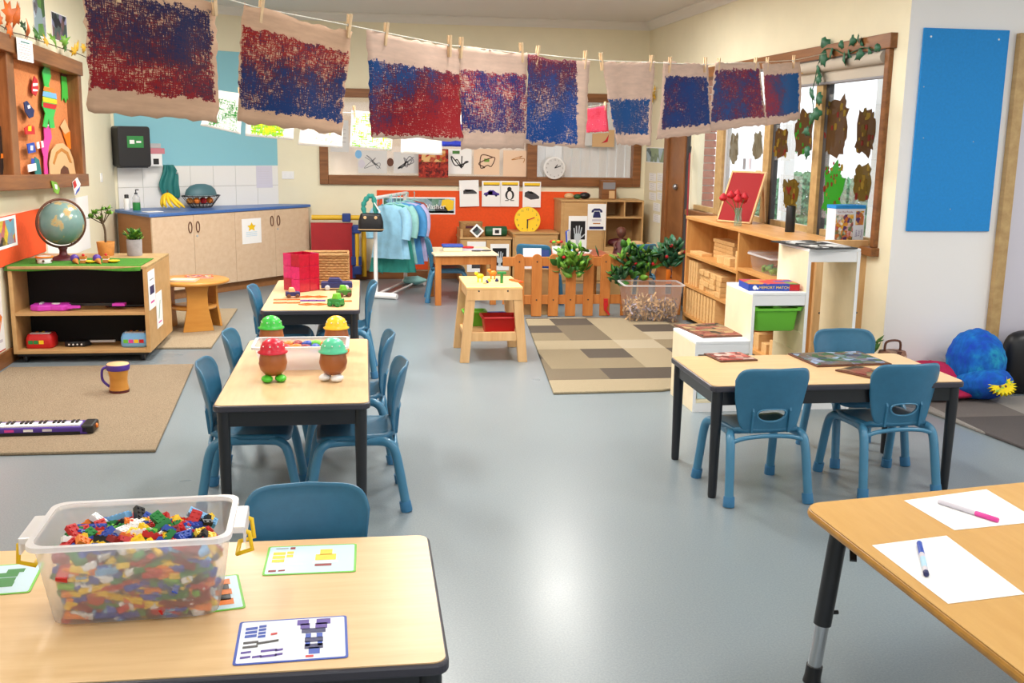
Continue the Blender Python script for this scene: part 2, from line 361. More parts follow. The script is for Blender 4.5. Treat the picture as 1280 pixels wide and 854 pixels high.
# checked rugs
def rug_mat(name, size, *cols, off=(0, 0)):
    n = NT(name, .95); o = n.coords('Object'); N = n.N
    mp = N.new('ShaderNodeMapping'); mp.inputs['Scale'].default_value = (1 / size, 1 / size, 0); mp.inputs['Location'].default_value = (off[0], off[1], 0); n.L.new(o, mp.inputs[0])
    fl = N.new('ShaderNodeVectorMath'); fl.operation = 'FLOOR'; n.L.new(mp.outputs[0], fl.inputs[0])
    wn = N.new('ShaderNodeTexWhiteNoise'); wn.noise_dimensions = '3D'; n.L.new(fl.outputs[0], wn.inputs['Vector'])
    r = n.ramp(wn.outputs['Value'], *[(i / len(cols), c) for i, c in enumerate(cols)])
    for nd in N:
        if nd.type == 'VALTORGB': nd.color_ramp.interpolation = 'CONSTANT'
    pile = n.noise(o, 170, det=3, ro=.8); n.done(n.mix(n.op('MULTIPLY', n.op('SUBTRACT', pile, .3), 1.5), n.mix(.55, r, (20, 16, 14)), r))
    bp = N.new('ShaderNodeBump'); bp.inputs['Strength'].default_value = .8; bp.inputs['Distance'].default_value = .01; n.L.new(pile, bp.inputs['Height']); n.L.new(bp.outputs[0], n.b.inputs['Normal'])
rug_mat('rug_check', .36, (110, 100, 90), (204, 188, 156), (176, 160, 130), (220, 206, 178), (148, 134, 112), off=(.2, .1))
rug_mat('rug_grey', .5, (118, 112, 112), (196, 190, 184), (150, 142, 138), off=(.35, .25))
def pile_rug(name, a, b):
    n = NT(name, .95); o = n.coords('Object'); p = n.noise(o, 150, det=3, ro=.8); q = n.noise(o, 2.2, det=3)
    n.done(n.mix(n.op('MULTIPLY', q, .35), n.mix(n.op('MULTIPLY', n.op('SUBTRACT', p, .3), 2.0), a, b), a))
    bp = n.N.new('ShaderNodeBump'); bp.inputs['Strength'].default_value = .8; bp.inputs['Distance'].default_value = .01; n.L.new(p, bp.inputs['Height']); n.L.new(bp.outputs[0], n.b.inputs['Normal'])
pile_rug('rug_beige', (124, 108, 88), (196, 178, 150)); pile_rug('rug_oat', (144, 126, 102), (214, 196, 166))
# globe: pale sea with land patches ; blue batik cushion
n = NT('globe', .22); o = n.coords('Object'); land = n.noise(o, 7.5, det=6, loc=(2, 5, 1)); n.b.inputs['Specular IOR Level'].default_value = .6
n.done(n.ramp(land, (.0, (96, 136, 140)), (.58, (118, 150, 146)), (.61, (176, 168, 122)), (.68, (190, 150, 100)), (.8, (150, 160, 110))))
n = NT('batik', .9); o = n.coords('Object'); a = n.noise(o, 5, det=5); b2 = n.noise(o, 16, (1, 4, 1), det=4, loc=(3, 1, 0))
n.done(n.mix(n.ramp(b2, (.4, (0, 0, 0)), (.7, (1, 1, 1))), n.ramp(a, (.35, (28, 60, 190)), (.5, (24, 108, 200)), (.65, (40, 160, 190))), (18, 84, 168)))
n = NT('sunface', .9); o = n.coords('Object'); a = n.noise(o, 26, det=4); n.done(n.ramp(a, (.35, (60, 160, 90)), (.45, (226, 206, 30)), (.7, (246, 216, 40))))
# ================================================================ the room
CEIL, YB, XL = 3.08, 12.5, -2.62
RW0, RW1 = Vector((3.53, 6.55, 0)), Vector((3.42, 12.5, 0))
KA, KB = Vector((XL, 11.5, 0)), Vector((-1.0, YB, 0))
FR = wall_frame(RW1, RW0 - RW1)                       # right (window) wall
FK = wall_frame(KA, KB - KA)                          # kitchen wall
FB = wall_frame((0, YB, 0), (1, 0)); FL = wall_frame((XL, 0, 0), (0, 1)); FN = wall_frame((0, 6.55, 0), (1, 0))
LR = (RW0 - RW1).length; LK = (KB - KA).length
def lr(x, y): p = FR.inverted() @ pv(x, y, RW0, RW1); return p.x, p.y
def lk(x, y): p = FK.inverted() @ pv(x, y, KA, KB); return p.x, p.y
def lb(x, y): p = py(x, y, YB); return p.x, p.z
def ll(x, y): p = px(x, y, XL); return p.y, p.z
def ln(x, y): p = py(x, y, 6.55); return p.x, p.z
m = MB(); m.add([(-2.75, -1.6, 0), (7.2, -1.6, 0), (7.2, 6.7, 0), (3.7, 6.7, 0), (3.6, 12.7, 0), (-2.75, 12.7, 0)], [tuple(range(6))])
m.add([(-2.75, -1.6, -.1), (7.2, -1.6, -.1), (7.2, 6.7, -.1), (3.7, 6.7, -.1), (3.6, 12.7, -.1), (-2.75, 12.7, -.1)], [tuple(range(6))[::-1]])
struct('floor', m, 'vinyl')
m = MB().prism([(-2.75, -1.6), (7.2, -1.6), (7.2, 6.7), (3.7, 6.7), (3.6, 12.7), (-2.75, 12.7)], CEIL, CEIL + .12); struct('ceiling', m, 'ceiling')
struct('wall_left', MB().box(-1.6, 11.5, 0, CEIL, -.12, 0), 'cream', M=FL)
m = MB().box(-.06, LK, 1.335, CEIL, -.12, -.002).box(-.06, LK, 0, 1.335, -.12, -.002); struct('wall_kitchen', m, 'cream', M=FK)
# back wall with a long framed internal window
x0, z0 = lb(400, 229); x1 = 3.36; z1 = 2.24; zb = 1.13
m = MB().box(-1.12, x0 + .06, 0, CEIL, -.12, 0).box(x1 - .05, 3.56, 0, CEIL, -.12, 0).box(x0 + .06, x1 - .05, 0, zb + .05, -.12, 0).box(x0 + .06, x1 - .05, z1 - .05, CEIL, -.12, 0)
struct('wall_back', m, 'cream', M=FB)
wf = MB()
for q0, q1 in ((x0, 2.01), (2.01, x1)):
    for za_, zc_ in ((zb, zb + .11), (z1 - .1, z1)): wf.box(q0 + (.1 if q0 == x0 else .06), q1 - (.1 if q1 == x1 else .06), za_, zc_, -.1, .035)
for q0, q1 in ((x0, x0 + .1), (1.95, 2.07), (x1 - .1, x1)): wf.box(q0, q1, zb, z1, -.1, .036)
wn = struct('window_1', wf, 'jarrah_h', M=FB, bevel=.006)
mat('room_beyond', (236, 216, 196), .8)
MB().box(x0 + .08, 2.0, zb + .09, z1 - .08, -.3, -.28).build('back_panel', 'room_beyond', wn)
MB().box(x0 + .09, 1.96, zb + .1, z1 - .09, -.075, -.07).build('pane', 'glass', wn)
MB().box(2.06, x1 - .09, zb + .1, z1 - .09, -.075, -.07).build('pane', 'glass', wn)
for i in range(11):
    a = 2.09 + i * .112; MB().at(T(a + .05, 0, -.16, 0, 0, 8)).box(-.054, .054, zb + .08, z1 - .08, -.003, .003).build('blind_slat', 'white', wn)
MB().box(2.0, x1 - .05, zb + .05, z1 - .05, -.32, -.3).build('back_panel', 'post_white', wn)
# right wall, window opening
wx0, wx1 = lr(866, 200)[0], lr(1103, 200)[0]; wz0, wz1 = .98, 2.34
m = MB().box(-.1, wx0, 0, CEIL, -.12, 0).box(wx1, LR, 0, CEIL, -.12, 0).box(wx0, wx1, 0, wz0, -.12, 0).box(wx0, wx1, wz1, CEIL, -.12, 0); struct('wall_right', m, 'cream', M=FR)
m = MB().box(wx0 - .02, wx1 + .07, wz1 - .02, wz1 + .08, -.12, .052).box(wx1 - .02, wx1 + .035, wz0, wz1 - .02, -.12, .035).box(wx0 - .02, wx1 + .06, wz0 - .06, wz0, -.12, .06)
wr = struct('window_2', m, 'jarrah_h', M=FR, bevel=.006)
for a, b_ in ((893, 901), (952, 959), (1013, 1021)):
    xa = lr(a, 220)[0]; xb = lr(b_, 220)[0]
    MB().box(xa, xb, wz0, wz1, -.09, .0).build('mullion', 'oak_pale', wr, bevel=.004)
    MB().box(xb, xb + .05, wz0, wz1, -.07, -.03).build('sash_stile', 'darkgrey' if a > 940 else 'silver', wr)
xs = [wx0] + [lr(897, 220)[0], lr(955, 220)[0], lr(1017, 220)[0]] + [wx1]
for a, b_ in zip(xs, xs[1:]):
    MB().box(a + .02, b_ - .02, wz0, wz1, -.062, -.056).build('pane', 'glass', wr)
    MB().box(a, b_, wz0, wz0 + .05, -.08, -.03).build('sash_rail', 'oak_pale', wr)
h = MB().box(-.012, .012, -.06, .06, 0, .03).build('handle', 'black', wr, M=T(lr(948, 235)[0], 1.2, .0)); 
# rolled blind under the head of the window
bl = thing('roller_blind', 'pale roller blind rolled up under the window head', 'blind', FR @ T(0, 0, 0))
MB().tube([(lr(985, 90)[0], wz1 - .07, .02), (wx1 - .03, wz1 - .07, .02)], .045, 12).build('roll', 'blind', bl)
MB().box(lr(985, 90)[0], wx1 - .03, wz1 - .2, wz1 - .05, .0, .006).build('fabric', 'blind', bl)
MB().tube([(lr(985, 90)[0], wz1 - .2, .003), (wx1 - .03, wz1 - .2, .003)], .012, 8).build('bottom_bar', 'grey', bl)
# timber door at the far end of the right wall
xa, xb = lr(836, 240)[0], lr(859, 240)[0]
d = struct('door_1', MB().box(xa, xb, 0, 2.3, 0, .05), 'jarrah', M=FR, bevel=.006)
MB().box(xa, xa + .12, 0, 2.3, .05, .08).build('door_jamb', 'jarrah', d, bevel=.004)
MB().at(T(xb - .2, 1.2, .07)).ell((0, 0, 0), (.035, .035, .03), 12, 8).build('door_knob', 'steel', d)
MB().box(xb, xb + .05, 0, 2.3, 0, .03).build('door_seal', 'darkgrey', d)
# white wall that faces the camera
xd = ln(1250, 200)[0]
struct('wall_near_right', MB().box(3.53, 7.2, 0, CEIL, -.12, 0), 'white_wall', M=FN)
xj = py(1277, 60, 6.5).x; zt = py(1277, 41, 6.5).z
d = struct('door_2', MB().box(xj - .015, xj + .06, 0, zt, 0, .05).box(xj + .06, 6.2, zt - .08, zt, 0, .048), 'oak_pale', M=FN, bevel=.005)
mat('lilac', (206, 202, 214), .5)
MB().box(xj + .06, 6.2, 0, zt - .08, 0, .02).build('door_leaf', 'lilac', d)
# walls behind the camera, with the large windows that light the room
m = MB().box(-2.75, -1.6, 0, CEIL, -.12, 0).box(5.6, 7.2, 0, CEIL, -.12, 0).box(-1.6, 5.6, 0, .75, -.12, 0).box(-1.6, 5.6, 2.55, CEIL, -.12, 0)
struct('wall_rear', m, 'cream', M=T(0, -1.6, 0, 0, 90))
m = MB().box(-1.6, .6, 0, CEIL, -.12, 0).box(5.9, 6.7, 0, CEIL, -.12, 0).box(.6, 5.9, 0, .75, -.12, 0).box(.6, 5.9, 2.45, CEIL, -.12, 0)
struct('wall_far_right', m, 'cream', M=T(7.2, 0, 0) @ wall_frame((0, 0, 0), (0, 1)))
# skirtings, cornices
struct('baseboard_back', MB().box(-.7, 3.4, 0, .1, 0, .02), 'jarrah_h', M=FB, bevel=.004)
struct('baseboard_left', MB().box(-1.6, 11.4, 0, .11, 0, .02), 'jarrah_h', M=FL, bevel=.004)
struct('baseboard_near_right', MB().box(3.6, xj - .02, 0, .09, 0, .02), 'white', M=FN)
def cornice(name, F_, a, b_):
    p = [(0, 0), (.0, -.09), (.012, -.09), (.03, -.06), (.06, -.03), (.09, -.012), (.09, 0)]
    m = MB(); vs = [(x, CEIL + q, o_) for x in (a, b_) for o_, q in p]; k = len(p)
    m.add(vs, [tuple(range(k)), tuple(range(k, 2 * k))[::-1]] + [(i, k + i, k + (i + 1) % k, (i + 1) % k) for i in range(k)]); struct(name, m, 'cornice', M=F_)
cornice('trim_1', FB, -1.1, 3.42); cornice('trim_2', FR, 0, LR); cornice('trim_3', FL, -1.6, 11.5); cornice('trim_4', FK, 0, LK); cornice('trim_5', FN, 3.53, 7.2)
# blue paint and tiles over the kitchen bench
ka = .03; kb = lk(347, 207)[0]
struct('trim_6', MB().box(ka, kb, 1.345, 2.6, -.001, .004), 'kitchen_blue', M=FK)
sp = struct('trim_7', MB().box(ka, kb, .88, 1.345, -.001, .003), 'grout', M=FK)
nt = 7
for j, (a, b_) in enumerate(((.885, 1.115), (1.12, 1.343))):
    tw = (kb - ka) / nt
    for i in range(nt): MB().box(ka + i * tw + .002, ka + (i + 1) * tw - .002, a, b_, .003, .009).build('tile', 'tile', sp, bevel=.0015)
# ceiling lights (recessed fluorescent panels)
def troffer(x, y, rz, lab):
    t = thing('ceiling_light', lab, 'light', T(x, y, CEIL - .03, rz), 'recessed ceiling lights')
    MB().box(-.66, .66, -.2, -.16, -.005, .03).box(-.66, .66, .16, .2, -.005, .03).box(-.66, -.62, -.16, .16, -.005, .03).box(.62, .66, -.16, .16, -.005, .03).build('frame', 'white', t)
    MB().box(-.62, .62, -.16, .16, .005, .02).build('diffuser', 'lamp_white', t)
    ld = bpy.data.lights.new('panel_lamp', 'AREA'); ld.shape = 'RECTANGLE'; ld.size = 1.2; ld.size_y = .3; ld.energy = LAMP * (1.0 if x > 4 else .28 if y < 3 else .4 if y < 5.5 else 1.0); ld.color = (1, .96, .9)
    lo = bpy.data.objects.new('panel_lamp', ld); col.objects.link(lo); lo.parent = t; lo.location = (0, 0, -.02)
for x, y in ((.65, 1.2), (.65, 4.6), (.5, 7.7), (-1.5, 2.9), (-1.5, 6.4), (2.6, 2.9), (1.4, 6.4), (5.2, 3.5), (-1.1, 9.3), (1.9, 9.6)): troffer(x, y, 90, 'unseen recessed white fluorescent panel light in the ceiling')  # last two panels are added, out of view, to brighten kitchen and back wall
# outside the window
struct('ground', MB().box(3.7, 22, 2, 30, -.16, -.1), 'paving')
hm = []
for k in range(7):
    p = Vector((6.6 + .08 * math.sin(k * 2.1), 7.5 + k * 1.45, 0)); top = 1.22 + .1 * math.sin(k * 1.7)
    t = thing('hedge_bush', 'clipped green hedge bush growing outside the window', 'bush', T(p.x, p.y, -.1), 'hedge bushes outside the window')
    if not hm:
        for q in range(1):
            m = MB(); r2 = random.Random(q)
            for i in range(3600):
                a = r2.uniform(0, 6.28); z = r2.uniform(.05, 1.3); rr = .42 * (1 - .25 * (z / 1.3) ** 4) * r2.uniform(.75, 1.05); c = Vector((rr * math.cos(a), 1.55 * rr * math.sin(a), z))
                m.at(Matrix.Translation(c) @ Euler((r2.uniform(0, 6), r2.uniform(0, 6), r2.uniform(0, 6))).to_matrix().to_4x4()).add([(0, -.05, 0), (.034, 0, .006), (0, .055, 0), (-.034, 0, .006)], [(0, 1, 2, 3)])
            hm.append(tag(m.build('foliage', 'hedge', t), kind='stuff')); 
        m = MB().tube([(0, 0, 0), (.02, 0, .5), (0, .02, 1.0)], [.04, .03, .01], 6); m.build('stem', 'stem', t); 
    else:
        c = hm[0].copy(); col.objects.link(c); c.parent = t; c.rotation_euler = (0, 0, math.pi * (k % 2)); c.scale = (1, 1, top / 1.25)
for x, y in ((5.3, 12.6), (5.35, 10.3), (5.4, 8.4)):
    t = thing('verandah_post', 'white verandah post standing on the paving outside', 'post', T(x, y, -.1), 'verandah posts outside the window')
    MB().box(-.07, .07, -.07, .07, .05, 2.6).build('shaft', 'post_white', t, bevel=.01); MB().box(-.09, .09, -.09, .09, 0, .06).build('base_plate', 'post_white', t)
solo('verandah_roof', MB().box(3.75, 4.5, 6.9, 16, 2.5, 2.56), 'roof_grey', 'pale blue grey verandah roof edge outside the window', 'roof')
# brick pier seen at the far edge of the window
t = thing('brick_pier', 'pink brick pier outside the far edge of the window', 'pier', T(3.86, 11.85, -.1))
MB().box(-.16, .16, -.16, .16, 0, 2.6).build('mortar_core', 'mortar', t)
bm_ = None
for k in range(30):
    for s_ in (-1, 1):
        M_ = T(0, s_ * .088, .045 + k * .086) if k % 2 else T(s_ * .088, 0, .045 + k * .086, 90)
        if bm_ is None: bm_ = MB().box(-.17, .17, -.084, .084, -.037, .037).build('brick', 'brick', t, M=M_)
        else: c = bm_.copy(); col.objects.link(c); c.parent = t; c.matrix_local = M_
# ================================================================ tables and chairs
TH = .56
def table(name, label, x0, x1, y0, y1, lam, M=None, group='black-edged classroom tables'):
    L, W = x1 - x0, y1 - y0
    t = thing(name, label, 'table', M or T((x0 + x1) / 2, (y0 + y1) / 2, 0), group)
    MB().prism(rrect(L - .016, W - .016, .03), TH - .004, TH).build('tabletop', lam, t)
    MB().prism(rrect(L, W, .036), TH - .03, TH - .003).build('edge_band', 'table_edge', t, bevel=.006)
    a, b = L / 2 - .03, W / 2 - .03
    m = MB().box(-a, a, -b, -b + .02, TH - .1, TH - .03).box(-a, a, b - .02, b, TH - .1, TH - .03).box(-a, -a + .02, -b, b, TH - .1, TH - .03).box(a - .02, a, -b, b, TH - .1, TH - .03)
    m.build('apron', 'black_metal', t)
    lg = None
    for sx in (-1, 1):
        for sy in (-1, 1):
            m = MB().lathe([(.019, 0), (.021, .012), (.021, .02), (.027, TH - .1), (.027, TH - .03)], 14); m.build('leg', 'black_metal', t, M=T(sx * (a - .012), sy * (b - .012), 0))
    return t
table('classroom_table', 'wood-top table with jigsaw boards and three blue chairs around it', 1.60, 2.885, 4.51, 5.20, 'laminate')
table('classroom_table', 'wood-top table carrying the brown egg toys and the frosted tub', -.65, .013, 4.335, 5.80, 'laminate_y')
table('classroom_table', 'wood-top table carrying the red tile tower and wicker basket', -.69, -.04, 6.80, 8.29, 'laminate_y')
table('classroom_table', 'wood-top table carrying the clear bin of toy bricks', -1.35, .172, 2.06, 2.815, 'laminate')
# adjustable table with the drawing paper
q0, q1, q2, q3 = pz(1040, 626.5, TH), pz(1280, 603, TH), pz(1030, 650, TH), pz(1262, 829, TH)
db = (q1 - q0).normalized(); dl_ = (q3 - q2).normalized(); den = db.x * dl_.y - db.y * dl_.x; tt_ = ((q2.x - q0.x) * dl_.y - (q2.y - q0.y) * dl_.x) / den; P0 = q0 + db * tt_
t = thing('adjustable_table', 'honey laminate table with adjustable leg and white drawing paper', 'table', T(P0.x, P0.y, 0))
tp = [(0, 0), tuple((db * 1.3).xy), tuple((db * 1.3 + dl_ * 1.3).xy), tuple((dl_ * 1.3).xy)]; cen = (db + dl_) * .65
MB().prism(roundpoly(tp, .07), TH - .002, TH).build('tabletop', 'laminate_gold', t)
MB().prism([(cen.x + (x - cen.x) * 1.008, cen.y + (y - cen.y) * 1.008) for x, y in roundpoly(tp, .07)], TH - .03, TH - .002).build('edge_band', 'gold_edge', t, bevel=.01)
for qx, qy in ((.07, -.12), (1.2, -.12), (.07, -1.2), (1.2, -1.2)):
    sx = -1 if qx < .5 else 1; sy = 1 if qy > -.5 else -1
    top = Vector((qx, qy, TH - .03)); ft = Vector((qx + sx * .045, qy + sy * .02, 0)); k = lambda f_: top.lerp(ft, f_)
    l = MB().tube([top, k(.62)], .028, 14).build('leg', 'black_metal', t)
    MB().tube([k(.6), k(.92)], .022, 14).build('extension', 'chrome', l); MB().tube([k(.89), k(.96), ft], [.026, .026, .029], 14).build('foot_cap', 'black', l)
    MB().tube([k(.55) + Vector((.02, 0, 0)), k(.55) + Vector((.045, 0, 0))], .007, 8).build('thumb_screw', 'black', l)
MB().bar((.12, -.1, TH - .05), (.09, -.18, TH - .12), .02, .01).build('brace', 'black_metal', t)
def sgn(v, p): return math.copysign(abs(v) ** p, v)
def make_chair():
    t = thing('chair', '', 'chair')
    n = 44
    def Yb(x, z): return -.172 - (z - .345) * .24 + .05 * (x / .178) ** 2 * min(1, max(.2, (z - .33) / .12))
    hole = []; rim = []; out = []
    for k in range(n):
        a = 2 * math.pi * k / n; c, s = math.cos(a), math.sin(a)
        hole.append((.068 * sgn(c, .8), .432 + .029 * s + .006 * c * c)); rim.append((.08 * sgn(c, .8), .432 + .038 * s + .006 * c * c))
        z = .507 + sgn(s, .27) * .158; q = min(1, max(0, (z - .345) / .22)); out.append((sgn(c, .27) * .182 * (.77 + .23 * q) * (1 - .06 * max(0, (z - .6) / .07)), z))
    rings = [[(x, Yb(x, z), z) for x, z in hole], [(x, Yb(x, z), z) for x, z in rim]]
    for f in (.3, .55, .8, .94, 1):
        rings.append([((1 - f) * a[0] + f * b[0], Yb((1 - f) * a[0] + f * b[0], (1 - f) * a[1] + f * b[1]) + (.006 if f == 1 else 0), (1 - f) * a[1] + f * b[1]) for a, b in zip(rim, out)])
    b = MB().loops(rings).build('backrest', 'chair_blue', t, solid=.007, off=0)
    m = MB().loops([[(x * 1.0, Yb(x, z) - .009, z) for x, z in hole], [(x * 1.07, Yb(x, z) - .011, .436 + (z - .436) * 1.1) for x, z in hole], [(x * 1.13, Yb(x, z) - .004, .436 + (z - .436) * 1.22) for x, z in hole]]); m.build('slot_rim', 'chair_tube', b)
    for sx in (-1, 1):
        x = sx * .092; w_ = .005
        pr = [(Yb(x, .34), .34), (Yb(x, .34) - .02, .345), (Yb(x, .46) - .013, .452), (Yb(x, .47) + .002, .475)]
        MB().add([(x + d * w_, yy, zz) for d in (-1, 1) for yy, zz in pr], [(3, 2, 1, 0), (4, 5, 6, 7), (0, 1, 5, 4), (1, 2, 6, 5), (2, 3, 7, 6), (3, 0, 4, 7)]).build('rib', 'chair_blue', b)
    rings = []
    for f in (.02, .3, .55, .75, .9, 1, 1.03):
        r = []
        for k in range(n):
            a = 2 * math.pi * k / n; c, s = math.cos(a), math.sin(a); x = sgn(c, .4) * .178 * min(f, 1.01); y = sgn(s, .4) * .176 * min(f, 1.01)
            r.append((x * (1 - .06 * (y < 0)), y, .357 - .014 * (1 - f * f) - .02 * max(0, (y - .09) / .085) ** 2 - (.022 if f > 1.01 else 0) + .01 * (y < -.14)))
        rings.append(r)
    MB().loops(rings, close0=True).build('seat', 'chair_blue', t, solid=.006, off=0)
    for sx in (-1, 1):
        for sy in (-1, 1):
            p = bez([(sx * .2, sy * .222, .01), (sx * .194, sy * .2, .14), (sx * .187, sy * .172, .28), (sx * .178, sy * .14, .322), (sx * .162, sy * .09, .328), (sx * .155, 0, .328)], 5)
            l = MB().tube(p, .0215, 12).build('leg', 'chair_tube', t)
            d = (Vector((sx * .19, sy * .198, .14)) - Vector((sx * .2, sy * .222, .01))).normalized(); f0 = Vector((sx * .2, sy * .222, .0))
            MB().tube([f0, f0 + d * .004, f0 + d * .05], [.0255, .0275, .0262], 14).build('foot_cap', 'chair_cap', l)
    MB().tube(bez([(-.186, -.168, .295), (-.12, -.175, .318), (0, -.178, .327), (.12, -.175, .318), (.186, -.168, .295)], 4), .011, 8).build('crossbar', 'chair_tube', t)
    MB().tube(bez([(-.158, -.08, .325), (0, -.08, .322), (.158, -.08, .325)], 4), .010, 8).build('crossbar', 'chair_tube', t)
    return t
ch = [(1.868, 4.64, 2, 'blue moulded chair at the jigsaw table, opposite the frosted tub table side'),
      (2.55, 4.69, 4, 'blue moulded chair at the jigsaw table, its back over the small jigsaw board'),
      (2.645, 5.15, 180, 'blue moulded chair at the jigsaw table, tucked in facing the other two'),
      (-.055, 4.70, 92, 'blue chair on the open-floor side of the egg toy table, by its front leg'),
      (-.095, 5.42, 90, 'blue chair on the open-floor side of the egg toy table, beside the frosted tub'),
      (-.53, 4.76, -90, 'blue chair on the rug side of the egg toy table, by its front leg'),
      (-.51, 5.5, -90, 'blue chair on the rug side of the egg toy table, beside the frosted tub'),
      (-.565, 7.22, -90, 'blue chair on the cupboard side of the red tile tower table'),
      (-.165, 7.4, 90, 'blue chair on the open-floor side of the red tile tower table'),
      (-.18, 2.755, 180, 'blue moulded chair tucked under the toy brick table, only its backrest showing')]
ch[0] = (*ch[0][:3], 'blue moulded chair at the jigsaw table, nearest the flat red jigsaw')
proto = make_chair()
for i, (x, y, rz, lab) in enumerate(ch):
    c = proto if i == 0 else dup(proto)
    c.matrix_world = T(x, y, 0, rz); tag(c, lab, 'chair', 'blue moulded chairs')
# ================================================================ toy bricks in the clear bin
def bin_(name, label, M, L0, W0, L1, W1, h, mt, rim, group=None, r=.03, wall=.003, rimw=.012, n=5):
    """tapered open bin: (L0,W0) at the base, (L1,W1) at the rim"""
    t = thing(name, label, 'bin', M, group)
    R3 = lambda L, W, z, rr=r: [(x, y, z) for x, y in rrect(L, W, rr, n)]
    MB().loops([R3(L0 - .02, W0 - .02, .002), R3(L0, W0, .008), R3((L0 + L1) / 2, (W0 + W1) / 2, h / 2), R3(L1, W1, h)], close0=True).build('body', mt, t)
    MB().loops([R3(L1, W1, h - .012), R3(L1 + 2 * rimw, W1 + 2 * rimw, h - .012), R3(L1 + 2 * rimw, W1 + 2 * rimw, h), R3(L1 - .004, W1 - .004, h)], sm=False).build('rim', rim, t)
    return t
b0 = pz(63, 786, TH); b1 = pz(272, 772, TH); L0 = (b1 - b0).length; bang = math.degrees(math.atan2(b1.y - b0.y, b1.x - b0.x)); W0 = .235; HB = .21
bc = b0.lerp(b1, .5) + Vector((-math.sin(R_(bang)), math.cos(R_(bang)), 0)) * W0 / 2
BM = T(bc.x, bc.y, TH, bang)
bt = bin_('storage_bin', 'clear plastic bin full of small coloured toy bricks', BM, L0, W0, L0 + .055, W0 + .05, HB, 'bin_clear', 'bin_rim', r=.04)
for s in (-1, 1):
    e = (L0 + .055) / 2 + .012
    MB().box(min(s * (e - .002), s * (e + .028)), max(s * (e - .002), s * (e + .028)), -.075, .075, HB - .02, HB - .004).box(min(s * (e + .022), s * (e + .028)), max(s * (e + .022), s * (e + .028)), -.075, .075, HB - .045, HB - .004).build('lug', 'bin_rim', bt, bevel=.004)
    MB().tube([(s * (e + .0), -.045, HB - .015), (s * (e + .035), -.045, HB - .03), (s * (e + .04), -.04, HB - .075), (s * (e + .005), -.04, HB - .085), (s * (e + .005), .04, HB - .085), (s * (e + .04), .04, HB - .075), (s * (e + .035), .045, HB - .03), (s * (e + .0), .045, HB - .015)], .006, 6).build('clip_handle', 'yellow', bt)
BC = ['red', 'blue', 'yellow', 'green', 'orange', 'white', 'lime', 'black', 'darkred', 'lightblue']; BWT = [9, 8, 7, 7, 4, 5, 2, 3, 3, 2]
U, HU = .0125, .0135
def brick_mb(m, a, b, studs=True):
    m.box(-a * U / 2, a * U / 2, -b * U / 2, b * U / 2, 0, HU)
    if studs:
        for i in range(a):
            for j in range(b): m.lathe([(.0034, HU), (.0034, HU + .0025)], 6, (i - (a - 1) / 2) * U, (j - (b - 1) / 2) * U, False)
    return m
sizes = [(4, 2), (3, 2), (2, 2), (4, 1), (2, 1), (6, 2)]; rb = random.Random(3); bmesh_ = {}
sizew = {(6, 2): 'six-by-two', (4, 2): 'four-by-two', (3, 2): 'three-by-two', (2, 2): 'two-by-two', (4, 1): 'four-by-one', (2, 1): 'two-by-one'}
words = {'darkred': 'dark red', 'lightblue': 'light blue', 'lime': 'lime green'}
nb = [0]
def brick(loc, rot):
    sz = rb.choice(sizes); c = rb.choices(BC, BWT)[0]
    if (sz, c) not in bmesh_:
        o = brick_mb(MB(), *sz).build('toy_brick', c); bmesh_[(sz, c)] = o
        tag(o, 'small %s %s stud toy brick in the clear bin' % (words.get(c, c), sizew[sz]), 'toy brick', 'toy bricks in the clear bin')
    else: o = bmesh_[(sz, c)].copy(); col.objects.link(o)
    o.matrix_world = BM @ Matrix.Translation(loc) @ Euler(rot).to_matrix().to_4x4(); nb[0] += 1
def heap(x, y): return .148 + .022 * math.cos(x * 7) - .35 * abs(y) * .25 + .008 * math.sin(31 * x) * math.cos(47 * y)
xa = L0 / 2 - .012; ya = W0 / 2 - .012
for i in range(16):
    for j in range(9):
        x = (-1 + 2 * (i + rb.uniform(.25, .75)) / 16) * (xa - .012); y = (-1 + 2 * (j + rb.uniform(.25, .75)) / 9) * (ya - .008)
        brick((x, y, heap(x, y) + rb.uniform(0, .014)), (rb.uniform(-.7, .7), rb.uniform(-.7, .7), rb.uniform(0, 6.3)))
for i in range(21):
    for k in range(7):
        z = .012 + k * .0185; f = z / HB; hw = (L0 + .055 * f) / 2 - .048; x = (-1 + 2 * (i + rb.uniform(.2, .8)) / 21) * hw; y = -(W0 + .05 * f) / 2 + .027
        brick((x, y, z + rb.uniform(0, .006)), (rb.uniform(-.5, .5), rb.uniform(-.3, .3), rb.uniform(-.25, .25)))
m = MB()
for i in range(2400):
    z = rb.uniform(.01, .135); f = z / HB; x = rb.uniform(-1, 1) * ((L0 + .055 * f) / 2 - .04); y = rb.uniform(-1, 1) * ((W0 + .05 * f) / 2 - .035); sz = rb.choice(sizes)
    if y < -(W0 + .05 * f) / 2 + .03: continue
    m.mi = rb.choices(range(len(BC)), BWT)[0]; m.at(T(x, y, z) @ Euler((rb.uniform(-1, 1), rb.uniform(-1, 1), rb.uniform(0, 6))).to_matrix().to_4x4()); brick_mb(m, *sz, studs=False)
tag(solo('toy_brick_fill', m, BC, 'heap of mixed coloured toy bricks filling the clear bin', 'toy bricks', BM), kind='stuff')
